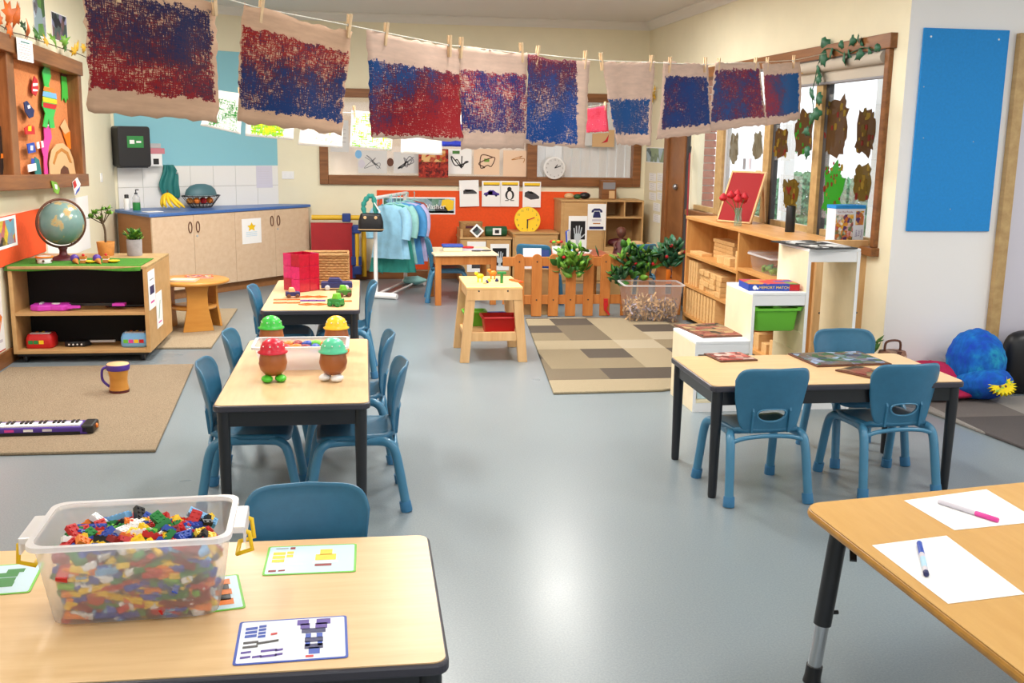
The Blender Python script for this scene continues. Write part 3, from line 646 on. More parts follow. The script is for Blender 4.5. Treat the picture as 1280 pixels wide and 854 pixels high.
# ---------------------------------------------------------------- pattern cards
def card(name, label, corners, edge, base, draw, mats, group='building cards on the brick table'):
    P = [pz(*c, TH + .001) for c in corners]      # front-left, front-right, back-right, back-left
    ex = ((P[1] - P[0]) + (P[2] - P[3])) / 2; ey = ((P[3] - P[0]) + (P[2] - P[1])) / 2; c = sum(P, Vector()) / 4
    W, H = ex.length, ey.length; t = thing(name, label, 'card', T(c.x, c.y, TH + .0006, math.degrees(math.atan2(ex.y, ex.x))), group)
    MB().prism(rrect(W, H, .008, 3), 0, .0014).build('border', edge, t); MB().prism(rrect(W - .012, H - .012, .005, 3), .0014, .0018).build('sheet', base, t)
    m = MB(); draw(m, W, H)
    for f, k in zip(m.f, m.m): MB().add([m.v[i] for i in f], [(0, 1, 2, 3)]).build('printed_brick', mats[k], t)
    return t
def Q(m, i, x, y, w, h, sk=.0): m.mi = i; w *= 1.1; h *= 1.25; m.add([(x - w / 2, y - h / 2, .0022), (x + w / 2, y - h / 2 + sk, .0022), (x + w / 2, y + h / 2 + sk, .0022), (x - w / 2, y + h / 2, .0022)], [(0, 1, 2, 3)])
mat('card_white', (228, 234, 246), .35); mat('card_blue', (196, 224, 238), .35)
def d1(m, W, H):
    for r in range(3): Q(m, 0, -W * .38, H * (.3 - r * .09), .024, .011, .003)
    for r in range(4): Q(m, 0, -W * .28, H * (.34 - r * .08), .015, .010, .002)
    for r in range(2): Q(m, 1, -W * .37, H * (-.03 - r * .1), .03, .009, .003)
    Q(m, 1, -W * .22, -H * .06, .044, .009, .01); Q(m, 2, -W * .17, H * .14, .013, .008, .003)
    for x, y, w_ in ((-.4, -.25, .02), (-.4, -.36, .02), (-.3, -.36, .018), (-.2, -.24, .032), (-.2, -.36, .032), (-.11, -.24, .015), (-.11, -.34, .015)): Q(m, 3, W * x, H * y, w_, .008, .003)
    for y, a, b in ((.38, .02, .12), (.38, .2, .32), (.28, .05, .13), (.28, .19, .29)): Q(m, 4, W * (a + b) / 2 + W * .02, H * y, W * (b - a), H * .11)
    for y, a, b in ((.17, .07, .27), (.05, .1, .145), (.05, .2, .25), (-.05, .1, .25), (-.14, .1, .14), (-.14, .21, .25), (-.2, .1, .25)): Q(m, 5 if y in (.17, -.05, -.2) else 6, W * (a + b) / 2 + W * .02, H * y, W * (b - a), H * .09)
    Q(m, 6, W * .2, -H * .3, W * .09, H * .12); Q(m, 2, W * .16, -H * .42, .016, .008)
card('pattern_card', 'blue-edged card with a dark blue and purple brick picture', [(288, 833), (437, 822), (432, 770), (302, 778)], 'blue', 'card_white', d1, ['blue', 'darkgrey', 'red', 'purple', 'purple', 'navy', 'blue'])
def d2(m, W, H):
    for r in range(3): Q(m, 0, -W * .36, H * (.22 - r * .13), .03, .016)
    for r in range(2): Q(m, 0, -W * .24, H * (.24 - r * .12), .016, .014)
    Q(m, 1, -W * .4, -H * .38, .018, .01); Q(m, 1, -W * .3, -H * .38, .016, .008, .002); Q(m, 2, -W * .2, -H * .18, .05, .008); Q(m, 1, -W * .22, H * .4, .012, .012); Q(m, 3, -W * .34, H * .4, .03, .005)
    Q(m, 0, W * .16, H * .22, .03, .03); Q(m, 0, W * .16, H * .04, .05, .032); Q(m, 2, W * .16, -H * .13, .06, .012); Q(m, 1, W * .14, -H * .23, .04, .012)
card('pattern_card', 'green-edged card with a yellow brick picture', [(325, 720), (446, 715), (445, 680), (338, 684)], 'lime', 'card_blue', d2, ['yellow', 'darkred', 'white', 'grey'])
def d3(m, W, H):
    for x, y, w_, h_ in ((-.1, -.2, .5, .12), (0, -.05, .3, .12), (-.05, .12, .4, .12), (.1, .25, .25, .1)): Q(m, 0, W * x, H * y, W * w_, H * h_)
card('pattern_card', 'pale blue card with a green brick picture beside the bin', [(-45, 752), (50, 735), (45, 708), (-25, 705)], 'lime', 'card_blue', d3, ['green'])
def d4(m, W, H):
    for k, y in enumerate((.3, .15, 0, -.15, -.28)): Q(m, k % 2, 0, H * y, W * (.3 if k % 2 else .4), H * .13)
card('pattern_card', 'pale blue card with a yellow and black striped brick picture, partly behind the bin', [(250, 768), (298, 760), (307, 718), (262, 722)], 'lime', 'card_blue', d4, ['orange', 'black'])
# ---------------------------------------------------------------- drawing paper and markers
for lab, cs in (('white drawing paper with the blue marker on it', [(1185, 755), (1281, 743), (1183, 670), (1090, 682)]), ('white drawing paper with the pink marker on it', [(1193, 663), (1300, 652), (1233, 612), (1130, 626)])):
    P = [pz(*c, TH + .001) for c in cs]; c = sum(P, Vector()) / 4
    solo('drawing_paper', MB().add([p - c for p in P] + [p - c + Vector((0, 0, .0012)) for p in P], [(3, 2, 1, 0), (4, 5, 6, 7), (0, 1, 5, 4), (1, 2, 6, 5), (2, 3, 7, 6), (3, 0, 4, 7)]), 'paper', lab, 'paper', T(c.x, c.y, TH + .0006), 'drawing paper on the honey table')
for lab, cap, a, b in (('blue capped marker pen lying on drawing paper', 'blue', (1149, 679), (1158, 719)), ('pink capped marker pen lying on drawing paper', 'pink', (1248, 651), (1173, 627))):
    A = pz(*a, TH + .009); B = pz(*b, TH + .009); d = B - A
    t = thing('marker_pen', lab, 'pen', T(A.x, A.y, TH + .0098, math.degrees(math.atan2(d.y, d.x))), 'marker pens'); l = d.length
    MB().at(T(0, 0, 0, 0, 0, 90)).lathe([(.006, 0), (.0078, .003), (.0078, l * .36), (.0068, l * .37)], 12).build('cap', cap, t)
    MB().at(T(0, 0, 0, 0, 0, 90)).lathe([(.0066, l * .36), (.0072, l * .4), (.0072, l * .93)], 12).build('barrel', 'lilac', t)
    MB().at(T(0, 0, 0, 0, 0, 90)).lathe([(.0074, l * .92), (.0074, l * .99), (.005, l)], 12).build('end_plug', 'navy' if cap == 'blue' else 'lilac', t)
    MB().at(T(0, 0, 0, 0, 0, 90)).lathe([(.00735, l * .5), (.00735, l * .8)], 12, cap=False).build('label_band', 'skybl' if cap == 'blue' else 'pink_band', t) if cap == 'blue' else MB().at(T(0, 0, 0, 0, 0, 90)).lathe([(.00735, l * .5), (.00735, l * .8)], 12, cap=False).build('label_band', 'lilac', t)
# ---------------------------------------------------------------- egg table
tub = [pz(316, 466, TH), pz(435, 464, TH)]; c = tub[0].lerp(tub[1], .5)
tt = bin_('storage_tub', 'frosted white tub of loose red and orange toy parts', T(c.x, c.y + .12, TH), .37, .2, .44, .25, .125, 'tub_frost', 'white', r=.03)
r2 = random.Random(5)
for i in range(16):
    cc = ['orange', 'red', 'red', 'orange', 'darkred', 'blue', 'lime'][i % 7]; x = -.16 + .32 * (i % 8) / 7; y = -.05 + .09 * (i // 8)
    m = MB().ell((0, 0, 0), (.036, .026, .026), 10, 7, lambda d: 1 + .25 * abs(d.x) ** 3) if i % 2 else MB().lathe([(.004, -.02), (.03, -.012), (.034, .004), (.022, .018), (.006, .022)], 12)
    solo('toy_part', m, cc, 'loose %s %s toy part in the frosted tub' % (words.get(cc, cc), 'oval' if i % 2 else 'round'), 'toy part', T(c.x + x, c.y + .12 + y, TH + .1, r2.uniform(0, 90), r2.uniform(-30, 30), 0), 'toy parts in the frosted tub')
def egg(lab, p, cap, shoe, rz, s=1.0, tall=.155):
    t = thing('egg_toy', lab, 'toy', Matrix.Translation(p) @ T(0, 0, 0, rz) @ Matrix.Scale(s, 4), 'brown egg toys on the table')
    MB().lathe([(.001, .02), (.03, .025), (.047, .045), (.053, .07), (.048, .1), (.038, .125), (.026, .14), (.001, .147)], 24).build('body', 'egg_brown', t)
    cp = MB().lathe([(.054, .108), (.056, .112), (.047, .116), (.045, .13), (.036, .149), (.02, .16), (.001, .164)], 24).build('cap', cap, t)
    for k in range(9): MB().ell((.042 * math.cos(k * .7 + .2), .042 * math.sin(k * .7 + .2), .137), (.003, .003, .003), 6, 4).build('dot', 'white', cp)
    for sx in (-1, 1): MB().ell((sx * .025, -.018, .013), (.022, .034, .0135), 12, 8).build('foot', shoe, t)
egg('brown egg-shaped toy with a dotted red cap and green feet', pz(342, 476, TH), 'egg_cap_red', 'shoe_green', 10, 1.24)
egg('brown egg-shaped toy with a mint cap and white feet', pz(417, 475, TH), 'egg_cap_mint', 'white', -25, 1.24)
egg('brown egg-shaped toy with a bright green cap, behind the tub', pz(340, 441, TH), 'egg_cap_green', 'shoe_green', 160, 1.22)
egg('brown egg-shaped toy with a yellow cap, behind the tub', pz(421, 441, TH), 'egg_cap_yellow', 'orange', 30, 1.22)
# ---------------------------------------------------------------- tile tower table
P = pz(376, 366, TH); TM = T(P.x, P.y + .13, TH, 42); tw = .092
t = thing('tile_tower', 'tower of red and pink magnetic tiles on the table', 'toy tower', TM)
TMsh = {}
for k in range(3):
    for i in range(2):
        for f in range(4):
            a = (i - .5) * tw; M_ = T(0, 0, k * tw + tw / 2 + .002) @ T(0, 0, 0, 90 * f) @ T(a, -tw, 0)
            mt = 'paddle_pink' if f in (1, 3) and (i + k) % 3 else 'paddle_red'
            if mt not in TMsh: TMsh[mt] = MB().box(-tw / 2 + .001, tw / 2 - .001, -.003, .003, -tw / 2 + .001, tw / 2 - .001).build('tile', mt, t, M=M_, bevel=.002)
            else: q = TMsh[mt].copy(); col.objects.link(q); q.parent = t; q.matrix_local = M_
P = pz(415, 357, TH); t = thing('wicker_basket', 'square woven wicker basket behind the red tile tower', 'basket', T(P.x - .04, P.y + .13, TH))
m = MB()
for k in range(11):
    z = .012 + k * .02
    for j, (a, b) in enumerate((((-.16, -.1), (.16, -.1)), ((.16, -.1), (.16, .1)), ((.16, .1), (-.16, .1)), ((-.16, .1), (-.16, -.1)))):
        A = Vector((*a, z)); B = Vector((*b, z)); N_ = 16; nn = Vector((B.y - A.y, A.x - B.x, 0)).normalized()
        m.tube([A.lerp(B, i / N_) + nn * .004 * (1 if (i + k) % 2 else -1) for i in range(N_ + 1)], .0105, 5)
m.build('weave', 'wicker', t); MB().tube([(-.165, -.105, .232), (.165, -.105, .232), (.165, .105, .232), (-.165, .105, .232), (-.165, -.105, .232)], .014, 8).build('rim', 'wicker', t); MB().box(-.15, .15, -.09, .09, 0, .008).build('base', 'wicker', t)
def vehicle(name, lab, p, rz, L, W, H, body, cab, wheel='black', roofh=.5, s=1):
    t = thing(name, lab, 'toy car', Matrix.Translation(p) @ T(0, 0, 0, rz) @ Matrix.Scale(s, 4), 'toy vehicles')
    r = H * .24
    MB().prism([(-L / 2, 0), (L / 2, 0), (L / 2, H * .4), (L * .46, H * .48), (-L * .48, H * .48), (-L / 2, H * .4)], -W / 2, W / 2).build('body', body, t, M=T(0, 0, r * .9, 0, 90), bevel=.003)
    MB().prism([(-L * .3, 0), (L * .2, 0), (L * .08, H * roofh), (-L * .22, H * roofh)], -W * .42, W * .42).build('cab', cab, t, M=T(0, 0, r * .9 + H * .47, 0, 90), bevel=.004)
    for sx in (-1, 1):
        for sy in (-1, 1): MB().at(T(0, 0, 0, 0, 90)).lathe([(r * .5, -.008), (r, -.006), (r, .006), (r * .5, .008)], 12).build('wheel', wheel, t, M=T(sx * L * .3, sy * W * .5, r))
    return t
vehicle('toy_car', 'navy blue toy car beside the wicker basket', pz(421, 362, TH), 2, .23, .1, .085, 'navy', 'navy', 'silver', .35)
vehicle('toy_tractor', 'green and yellow toy tractor on the orange tiles', pz(420, 383, TH), 150, .1, .06, .075, 'green', 'lime', 'green')
vehicle('toy_tractor', 'green toy tractor with yellow load beside the navy car', pz(430, 371, TH), 20, .1, .055, .07, 'leaf', 'lime', 'brown')
vehicle('toy_truck', 'small blue and cream toy truck in front of the tile tower', pz(366, 372, TH), 10, .1, .055, .06, 'navy', 'tan', 'brown')
def flat_tile(lab, p, poly, mt, rz=0): solo('magnetic_tile', MB().prism(poly, 0, .006), mt, lab, 'toy tile', Matrix.Translation(p) @ T(0, 0, 0, rz), 'flat magnetic tiles on the table', bevel=.0015)
for k in range(4): flat_tile('orange diamond tile lying beside the purple tiles', pz(384 if k % 2 == 0 else 399, 371.5 if k < 2 else 381, TH) , [(-.06, 0), (0, -.045), (.06, 0), (0, .045)], 'tile_orange')
for k in range(3): flat_tile('purple rectangular tile lying between the orange tiles', pz(381 + k * 10, 376.3, TH) , [(-.032, -.022), (.032, -.022), (.032, .022), (-.032, .022)], 'tile_purple')
for k in range(4): flat_tile('long orange strip tile lying on the table', pz(350 + 17 * (k % 2), 375 if k < 2 else 379, TH), [(-.045, -.018), (.045, -.018), (.045, .018), (-.045, .018)], 'tile_orange')
flat_tile('orange strip tile lying behind the green tractor', pz(429, 377, TH), [(-.06, -.018), (.06, -.018), (.06, .018), (-.06, .018)], 'tile_orange')
# ---------------------------------------------------------------- jigsaw boards
blotch('jig_dark', 1, (40, 44, 58), (70, 78, 110), (120, 110, 90), (90, 60, 60), (150, 170, 200), (60, 90, 60), scale=22); blotch('jig_red', 2, (140, 40, 36), (186, 96, 84), (214, 184, 174), (110, 56, 48), scale=26); blotch('jig_zebra', 4, (12, 12, 14), (240, 240, 240), (30, 30, 34), (20, 20, 22), scale=14); blotch('jig_brown', 3, (84, 48, 38), (150, 104, 82), (116, 36, 36), (160, 136, 96), (60, 52, 38), scale=20)
def board(lab, cs, z, mt, edge='brown', border=.012):
    P = [pz(*c, z) for c in cs]; c = sum(P, Vector()) / 4; ex = ((P[1] - P[0]) + (P[2] - P[3])) / 2; ey = ((P[3] - P[0]) + (P[2] - P[1])) / 2; W, H = ex.length, ey.length
    t = thing('jigsaw_board', lab, 'jigsaw', T(c.x, c.y, z + .0004, math.degrees(math.atan2(ex.y, ex.x))), 'jigsaw boards')
    MB().box(-W / 2, W / 2, -H / 2, H / 2, 0, .008).build('tray', edge, t, bevel=.002)
    nx, ny = max(3, round(W / .07)), max(2, round(H / .07)); a, b = (W - 2 * border) / nx, (H - 2 * border) / ny
    for i in range(nx):
        for j in range(ny): MB().box(-W / 2 + border + i * a + .0006, -W / 2 + border + (i + 1) * a - .0006, -H / 2 + border + j * b + .0006, -H / 2 + border + (j + 1) * b - .0006, .008, .0105).build('piece', mt, t)
board('large dark jigsaw board with many pieces on the black-edged table', [(1020, 460), (1112, 456), (1076, 441), (986, 443)], TH, 'jig_dark')
board('small jigsaw board half hidden behind the chair back', [(1105, 484), (1135, 474), (1082, 459), (1057, 461)], TH, 'jig_brown')
board('flat red jigsaw board at the corner of the black-edged table', [(898, 454), (944, 451), (928, 442), (882, 443)], TH, 'jig_red')
# ================================================================ right-hand side
# stepped white storage unit
SY0, SY1 = 6.1, 6.58
t = thing('stepped_storage_unit', 'white stepped storage frame with three rising compartments', 'shelf', T(0, 0, 0))
steps = [(2.04, 2.395, .458), (2.395, 2.745, .765), (2.745, 3.09, 1.04)]
pt = .02
for i, (a, b, h) in enumerate(steps):
    c = MB().box(a, b, SY0, SY1, h - .02, h).build('top_panel', 'white_lam', t, bevel=.003)
    MB().box(a + pt, b - (pt if i == 2 else 0), SY0 + .003, SY0 + .02, h - .085, h - .02).build('front_rail', 'white_lam', t, bevel=.002)
    s = MB().box(a, a + pt, SY0, SY1, 0, h - .02).build('side_panel', 'cream_lam', t, bevel=.002)
    MB().box(a, a + pt, SY0 - .001, SY0 + .001, 0, h - .02).build('front_edging', 'white_lam', s)
    for k in range(int((h - .2) / .13)): MB().box(b - .006, b + .001, SY0 + .03, SY1 - .03, .1 + k * .13, .112 + k * .13).build('runner', 'cream_lam', t)
    MB().box(a + pt, b, SY0 + .003, SY0 + .02, 0, .07).build('kick_rail', 'white_lam', t)
    MB().box(a + pt, b, SY1 - .012, SY1, .0, .07).build('back_rail', 'white_lam', t)
s = MB().box(3.07, 3.09, SY0, SY1, 0, 1.02).build('side_panel', 'cream_lam', t, bevel=.002); MB().box(3.07, 3.09, SY0 - .001, SY0 + .001, 0, 1.02).build('front_edging', 'white_lam', s)
MB().box(2.745, 3.07, SY0, SY1, .06, .075).build('bottom_panel', 'cream_lam', t); MB().box(2.06, 2.745, SY0, SY1, .06, .075).build('bottom_panel', 'cream_lam', t)
t = thing('craft_box', 'pale patterned craft box in the lowest compartment of the white unit', 'box', T(2.2, 6.24, .0755)); MB().box(-.12, .12, -.1, .1, 0, .1).build('carton', 'card_blue', t, bevel=.003); MB().box(-.125, .125, -.105, .105, .09, .115).build('lid', 'palegrey_lid', t, bevel=.003)
# green drawer tray
t = thing('drawer_tray', 'lime green plastic tray hanging in the white storage frame', 'tray', T(2.575, 6.34, .51))
R3 = lambda L, W, z, r=.02: [(x, y, z) for x, y in rrect(L, W, r, 4)]
MB().loops([R3(.24, .38, .0), R3(.26, .40, .01), R3(.285, .42, .13), R3(.3, .43, .14)], close0=True).build('body', 'lime', t, solid=.004); MB().loops([R3(.3, .43, .135), R3(.325, .455, .135), R3(.325, .455, .15), R3(.29, .43, .15)], sm=False).build('rim', 'lime', t)
for s in (-1, 1): MB().box(min(s * .13, s * .165), max(s * .13, s * .165), -.22, .22, .15, .158).build('side_flange', 'lime', t)
# jigsaws and the boxed game on the steps
board('brown jigsaw board on the lowest step of the white unit', [(874, 423), (932, 421), (902, 405), (846, 407)], .458, 'jig_brown')
board('black and white jigsaw board on the top step', [(1010, 312), (1063, 312), (1022, 301), (973, 303)], 1.04, 'jig_zebra', 'black', .03)
blotch('game_top', 6, (60, 70, 170), (90, 60, 150), (220, 120, 60), (60, 140, 70), (190, 60, 60), scale=14)
c = pz(966, 366, .766); t = thing('game_box', 'blue and red boxed game on the middle step', 'box', T(2.565, 6.27, .7655, -4))
MB().box(-.165, .165, -.11, .11, 0, .042).build('box', 'blue', t, bevel=.003); MB().box(-.165, .165, -.11, .11, .042, .045).build('lid_print', 'game_top', t)
MB().box(.1, .1655, -.1106, -.11, .002, .041).box(.165, .1656, -.11, .11, .002, .041).build('red_end', 'red', t)
MB().at(T(0, -.1112, .021, 0, 90)).text('MEMORY MATCH', .025, 0, 0).build('lettering', 'yellow', t); MB().at(T(-.125, -.1112, .021, 0, 90)).prism(circ(.014, 10), -.0003, .0003).prism(rrect(.012, .012, .002, 2, .018, -.006), -.0003, .0003).build('emblem', 'white', t)
# ---------------------------------------------------------------- long wooden block shelf under the window
SX0, SX1, YA, YZ, SH = 3.02, 3.43, 6.9, 9.47, 1.0
t = thing('block_shelf', 'long pine shelf of building blocks under the window', 'shelf')
MB().box(SX0 - .01, SX1, YA, YZ, SH - .03, SH).build('top_board', 'pine_y', t, bevel=.004); MB().box(SX0, SX1, YA, YZ, .05, .08).build('bottom_board', 'pine_y', t)
for y in (YA, 8.06, YZ - .03): MB().box(SX0, SX1, y, y + .03, 0, SH - .03).build('upright', 'pine_z', t, bevel=.003)
MB().box(SX1 - .012, SX1, YA, YZ, .08, SH - .03).build('back_board', 'pine_y', t)
for z in (.36, .65): MB().box(SX0, SX1 - .012, 8.09, YZ - .03, z - .025, z).build('shelf_board', 'pine_y', t)
for z in (.36, .68): MB().box(SX0, SX1 - .012, YA + .03, 8.06, z - .025, z).build('shelf_board', 'pine_y', t)
ep = MB().box(SX0 + .13, SX1 + .1, YA - .035, YA, 0, 1.02).build('end_panel', 'raw_pine', t, bevel=.004)
for x, z in ((3.2, .93), (3.2, .5), (3.2, .15), (3.48, .93), (3.48, .5)): MB().at(T(x, YA - .036, z, 0, 90)).lathe([(.008, -.001), (.006, .002)], 10).build('screw', 'hook', ep)
def blk(lab, x0, y0, z0, L, W, H, rz=0, grp='wooden blocks on the pine shelf'): solo('wooden_block', MB().box(-L / 2, L / 2, -W / 2, W / 2, 0, H), 'block', lab, 'block', T(x0, y0, z0, rz), grp, bevel=.003)
rk = random.Random(11)
y = 9.4
for k in range(10): blk('thin wooden board standing on the bottom shelf', 3.16, 9.38 - k * .085, .08, .26, .055, .24)          # bottom bay
for k in range(4): blk('thin wooden board standing on the middle shelf', 3.17, 9.38 - k * .07, .36, .26, .045, .23)            # middle bay
for r in range(4):
    for k in range(4): blk('stacked unit block on the middle shelf', 3.13 + rk.uniform(-.01, .01), 8.98 - k * .15, .36 + r * .047, .2, .125, .045, rk.uniform(-4, 4))
for k in range(5): blk('long plank lying in the stack on the upper shelf', 3.24, 8.85, .65 + k * .035, .14, .5, .033, rk.uniform(-2, 2))
for k in range(3): blk('long block lying on the front of the upper shelf', 3.1, 9.25 - .08 * k * 0, .65 + k * .03, .1, .3, .028, rk.uniform(-3, 3)) if k < 1 else blk('short wooden block lying on the upper shelf', 3.1, 8.75 - k * .17, .65, .1, .14, .07, rk.uniform(-6, 6))
blk('wooden cube block at the end of the upper shelf', 3.1, 8.16, .65, .1, .09, .15)
for k in range(4): blk('wooden block stored low behind the white unit', 3.15, 7.8 - k * .16, .08, .2, .1, .08 + .05 * (k % 2))
for k in range(3): blk('flat wooden plank lying on the lower near shelf', 3.15, 7.6, .36 + k * .035, .2, .5, .033, rk.uniform(-3, 3))
# clear tub of green toys on that shelf
tt = bin_('toy_tub', 'clear tub of small green toys on the pine shelf', T(3.18, 7.7, .68, 90), .42, .2, .48, .24, .14, 'bin_clear2', 'bin_rim'); MB().prism(rrect(.5, .26, .03), .141, .152).build('lid', 'bin_clear2', tt)
for i in range(9): solo('toy_animal', MB().ell((0, 0, .02), (.035, .018, .02), 8, 6).ell((.035, 0, .035), (.014, .012, .013), 8, 5).box(-.02, -.012, -.012, .012, -.004, .02).box(.014, .022, -.012, .012, -.004, .02), ['leaf2', 'green', 'brown'][i % 3], 'small %s toy animal in the clear tub' % ['lime', 'green', 'brown'][i % 3], 'toy animal', T(3.12 + .05 * (i % 3), 7.55 + .1 * (i // 3), .69 + .012 * (i % 2), 40 * i), 'toy animals in the clear tub')
# ---------------------------------------------------------------- on top of the shelf
ea = pz(903, 272, SH); t = thing('display_easel', 'red fabric display board leaning on a wooden easel', 'easel', T(3.17, 8.62, SH + .004, -56))
EM = T(0, 0, 0, 0, -24); w_, h_ = .33, .46
MB().at(EM).box(-w_ / 2, w_ / 2, -.006, .006, .0, h_).build('panel', 'easel_red', t)
MB().at(EM).box(-w_ / 2 - .016, -w_ / 2, -.01, .01, 0, h_).box(w_ / 2, w_ / 2 + .016, -.01, .01, 0, h_).box(-w_ / 2 - .016, w_ / 2 + .016, -.01, .01, h_, h_ + .016).box(-w_ / 2 - .016, w_ / 2 + .016, -.01, .01, -.002, .012).build('frame', 'raw_pine', t)
for s in (-1, 1): MB().bar((s * .14, .185, .42), (s * .14, .26, .0), .02, .012).build('back_leg', 'raw_pine', t)
MB().at(EM).box(.06, .11, .0, .012, h_ - .05, h_ + .03).build('top_clip', 'tan', t)
t = thing('rose_vase', 'small green glass vase with red roses', 'vase', T(3.09, 8.3, SH))
MB().lathe([(.03, 0), (.034, .01), (.03, .06), (.026, .09), (.032, .15)], 16, cap=True).build('vase', 'vase_glass', t)
for i, (dx, dy, dz) in enumerate(((-.13, .02, .23), (-.02, -.02, .22), (.05, 0, .24), (.0, .04, .26), (-.06, .03, .25), (.06, .05, .21))):
    s_ = MB().tube(bez([(0, 0, .03), (dx * .3, dy * .3, .14), (dx, dy, dz)], 4), .003, 5).build('flower_stem', 'leaf', t)
    m = MB()
    for k in range(3): m.ell((dx, dy, dz + .008 * k), (.034 - .008 * k, .034 - .008 * k, .024), 12, 8, lambda d, k=k: 1 + .12 * math.sin(5 * math.atan2(d.y, d.x) + k))
    m.build('rose_head', 'flower_red', s_)
solo('black_vase', MB().lathe([(.036, 0), (.038, .006), (.036, .2), (.034, .205), (.031, .2), (.032, .02)], 20), 'black', 'plain black cylinder vase on the pine shelf', 'vase', Matrix.Translation(pz(987, 290, SH)))
# boxed puzzle standing at the end of the shelf
blotch('fruit_print', 8, (240, 226, 200), (230, 180, 60), (190, 60, 50), (240, 236, 230), (90, 110, 60), (200, 120, 60), (90, 60, 110), scale=38)
t = thing('puzzle_box', 'white puzzle box with fruit pictures and blue lid standing upright', 'box', T(3.40, 7.0, 1.0, 8))
MB().box(-.11, .13, -.055, .055, 0, .25).build('carton', 'card_white', t, bevel=.002); MB().box(-.112, .132, -.057, .057, .235, .26).build('lid', 'board_blue', t)
MB().at(T(0, -.0556, 0, 0, 90)).box(-.105, .038, .015, .195, -.0004, .0004).box(.055, .12, .12, .22, -.0004, .0004).build('fruit_picture', 'fruit_print', t)
m = MB().at(T(0, -.0562, 0, 0, 90)).text('Cut Out Puzzle', .02, -.035, .212); m.build('lettering', 'darkred', t)
m = MB().at(T(0, -.0562, 0, 0, 90) @ T(.088, .06, 0, 90)).text('Spare', .022, 0, .022).text('Your', .022, 0, 0).text('Puzzle', .022, 0, -.022); m.build('side_lettering', 'purple', t)
# ---------------------------------------------------------------- paintings hung in the window
def ragged(cx, cy, w_, h_, seed, taper=0, rough=.12, n=34):
    r = random.Random(seed); ph = [r.uniform(0, 6.3) for _ in range(5)]; p = []
    for k in range(n):
        a = 2 * math.pi * k / n; c, s = math.cos(a), math.sin(a); q = 1 + rough * (math.sin(5 * a + ph[0]) * .4 + math.sin(9 * a + ph[1]) * .4 + math.sin(14 * a + ph[2]) * .35 + r.uniform(-.4, .4))
        x = sgn(c, .55) * w_ / 2 * q; y = sgn(s, .55) * h_ / 2 * q; p.append((cx + x * (1 + taper * y / h_), cy + y))
    return p
wa = [('brown mud painting at the top of the window beside the ivy', 1026, 1058, 122, 195, 'mud_paint', 0), ('dark brown mud painting at the top against the window frame', 1066, 1091, 136, 195, 'mud_paint', .0), ('brown mud painting at the top left of the paired panes', 963, 982, 160, 196, 'mud_paint', 0),
      ('brown painting with a green patch at the top', 990, 1014, 138, 195, 'mud_paint', 0), ('narrow brown leaf shaped painting above the black vase', 974, 995, 224, 262, 'mud_paint2', .5), ('green painted tree picture beside the puzzle box', 1025, 1051, 205, 270, 'green_paint', 0),
      ('brown and yellow painting above the puzzle box', 1063, 1086, 204, 252, 'mud_paint2', 0), ('grey spotted paper strip hanging in the far pane', 909, 920, 166, 204, 'grey_paint', 0), ('grey curled paper strip hanging beside the spotted one', 937, 950, 165, 198, 'grey_paint', -.3)]
rp = random.Random(21)
for i, (lab, x0, x1, y0, y1, mt, tp) in enumerate(wa):
    a, zt = lr((x0 + x1) / 2, y0); _, zb_ = lr((x0 + x1) / 2, y1); wl = abs(lr(x1, y0)[0] - lr(x0, y0)[0])
    t = thing('window_painting', lab, 'painting', FR @ T(a, (zt + zb_) / 2, -.035), 'paintings hung on the window glass'); h_ = zt - zb_
    MB().box(-wl / 2 - .05, wl / 2 + .05, -h_ / 2 - .03, h_ / 2 + .03, -.001, 0).build('clear_film', 'film', t)
    MB().prism(ragged(0, 0, wl * .88, h_ * .96, i + 3, tp, .28 if mt == 'green_paint' else .16), .0, .003).build('paint_patch', mt, t)
    for k in range(16):
        s_ = rp.uniform(.012, .045); MB().prism(ragged(rp.uniform(-.4, .4) * wl, rp.uniform(-.45, .45) * h_, s_, s_ * 1.2, k + i * 9, 0, .25, 14), .003, .0055).build('paint_dab', 'green_paint' if 'green patch' in lab and k < 10 else ['mud_gold', 'mud_paint2', 'mud_gold', 'red_paint'][k % 4] if mt != 'grey_paint' else 'grey_paint', t)
    if mt == 'green_paint':
        for k in range(10): MB().prism(circ(.012, 8, rp.uniform(-.4, .4) * wl, rp.uniform(.2, .55) * h_), 0, .004).build('paint_dot', 'red_paint', t)
for k, x_ in enumerate((927, 934)):
    a, z = lr(x_, 205); solo('window_charm', MB().box(-.025, .025, -.05, .05, 0, .008).tube([(0, .05, .004), (0, .5, .004)], .0015, 4), ['grey', 'lilac'][k], ['small grey hanging charm on a thread in the far pane', 'pale ribbon charm on a thread in the far pane'][k], 'ornament', FR @ T(a, z, -.03))
# ---------------------------------------------------------------- ivy over the window corner
def leafshape(kind='ivy'):
    if kind == 'ivy': p = [(0, 0), (.018, -.004), (.03, .012), (.022, .024), (.026, .044), (.01, .05), (0, .072), (-.01, .05), (-.026, .044), (-.022, .024), (-.03, .012), (-.018, -.004)]
    elif kind == 'maple': p = [(0, 0), (.012, .012), (.036, .0), (.03, .022), (.056, .034), (.034, .044), (.036, .064), (.014, .054), (0, .09), (-.014, .054), (-.036, .064), (-.034, .044), (-.056, .034), (-.03, .022), (-.036, .0), (-.012, .012)]
    else: p = [(0, 0), (.016, .014), (.02, .034), (.012, .056), (0, .072), (-.012, .056), (-.02, .034), (-.016, .014)]
    m = MB(); n = len(p); c = (0, .03, .006); m.add([(x, y, -.25 * abs(x) + .0) for x, y in p] + [c], [(i, (i + 1) % n, n) for i in range(n)], True); return m
LEAF = {}
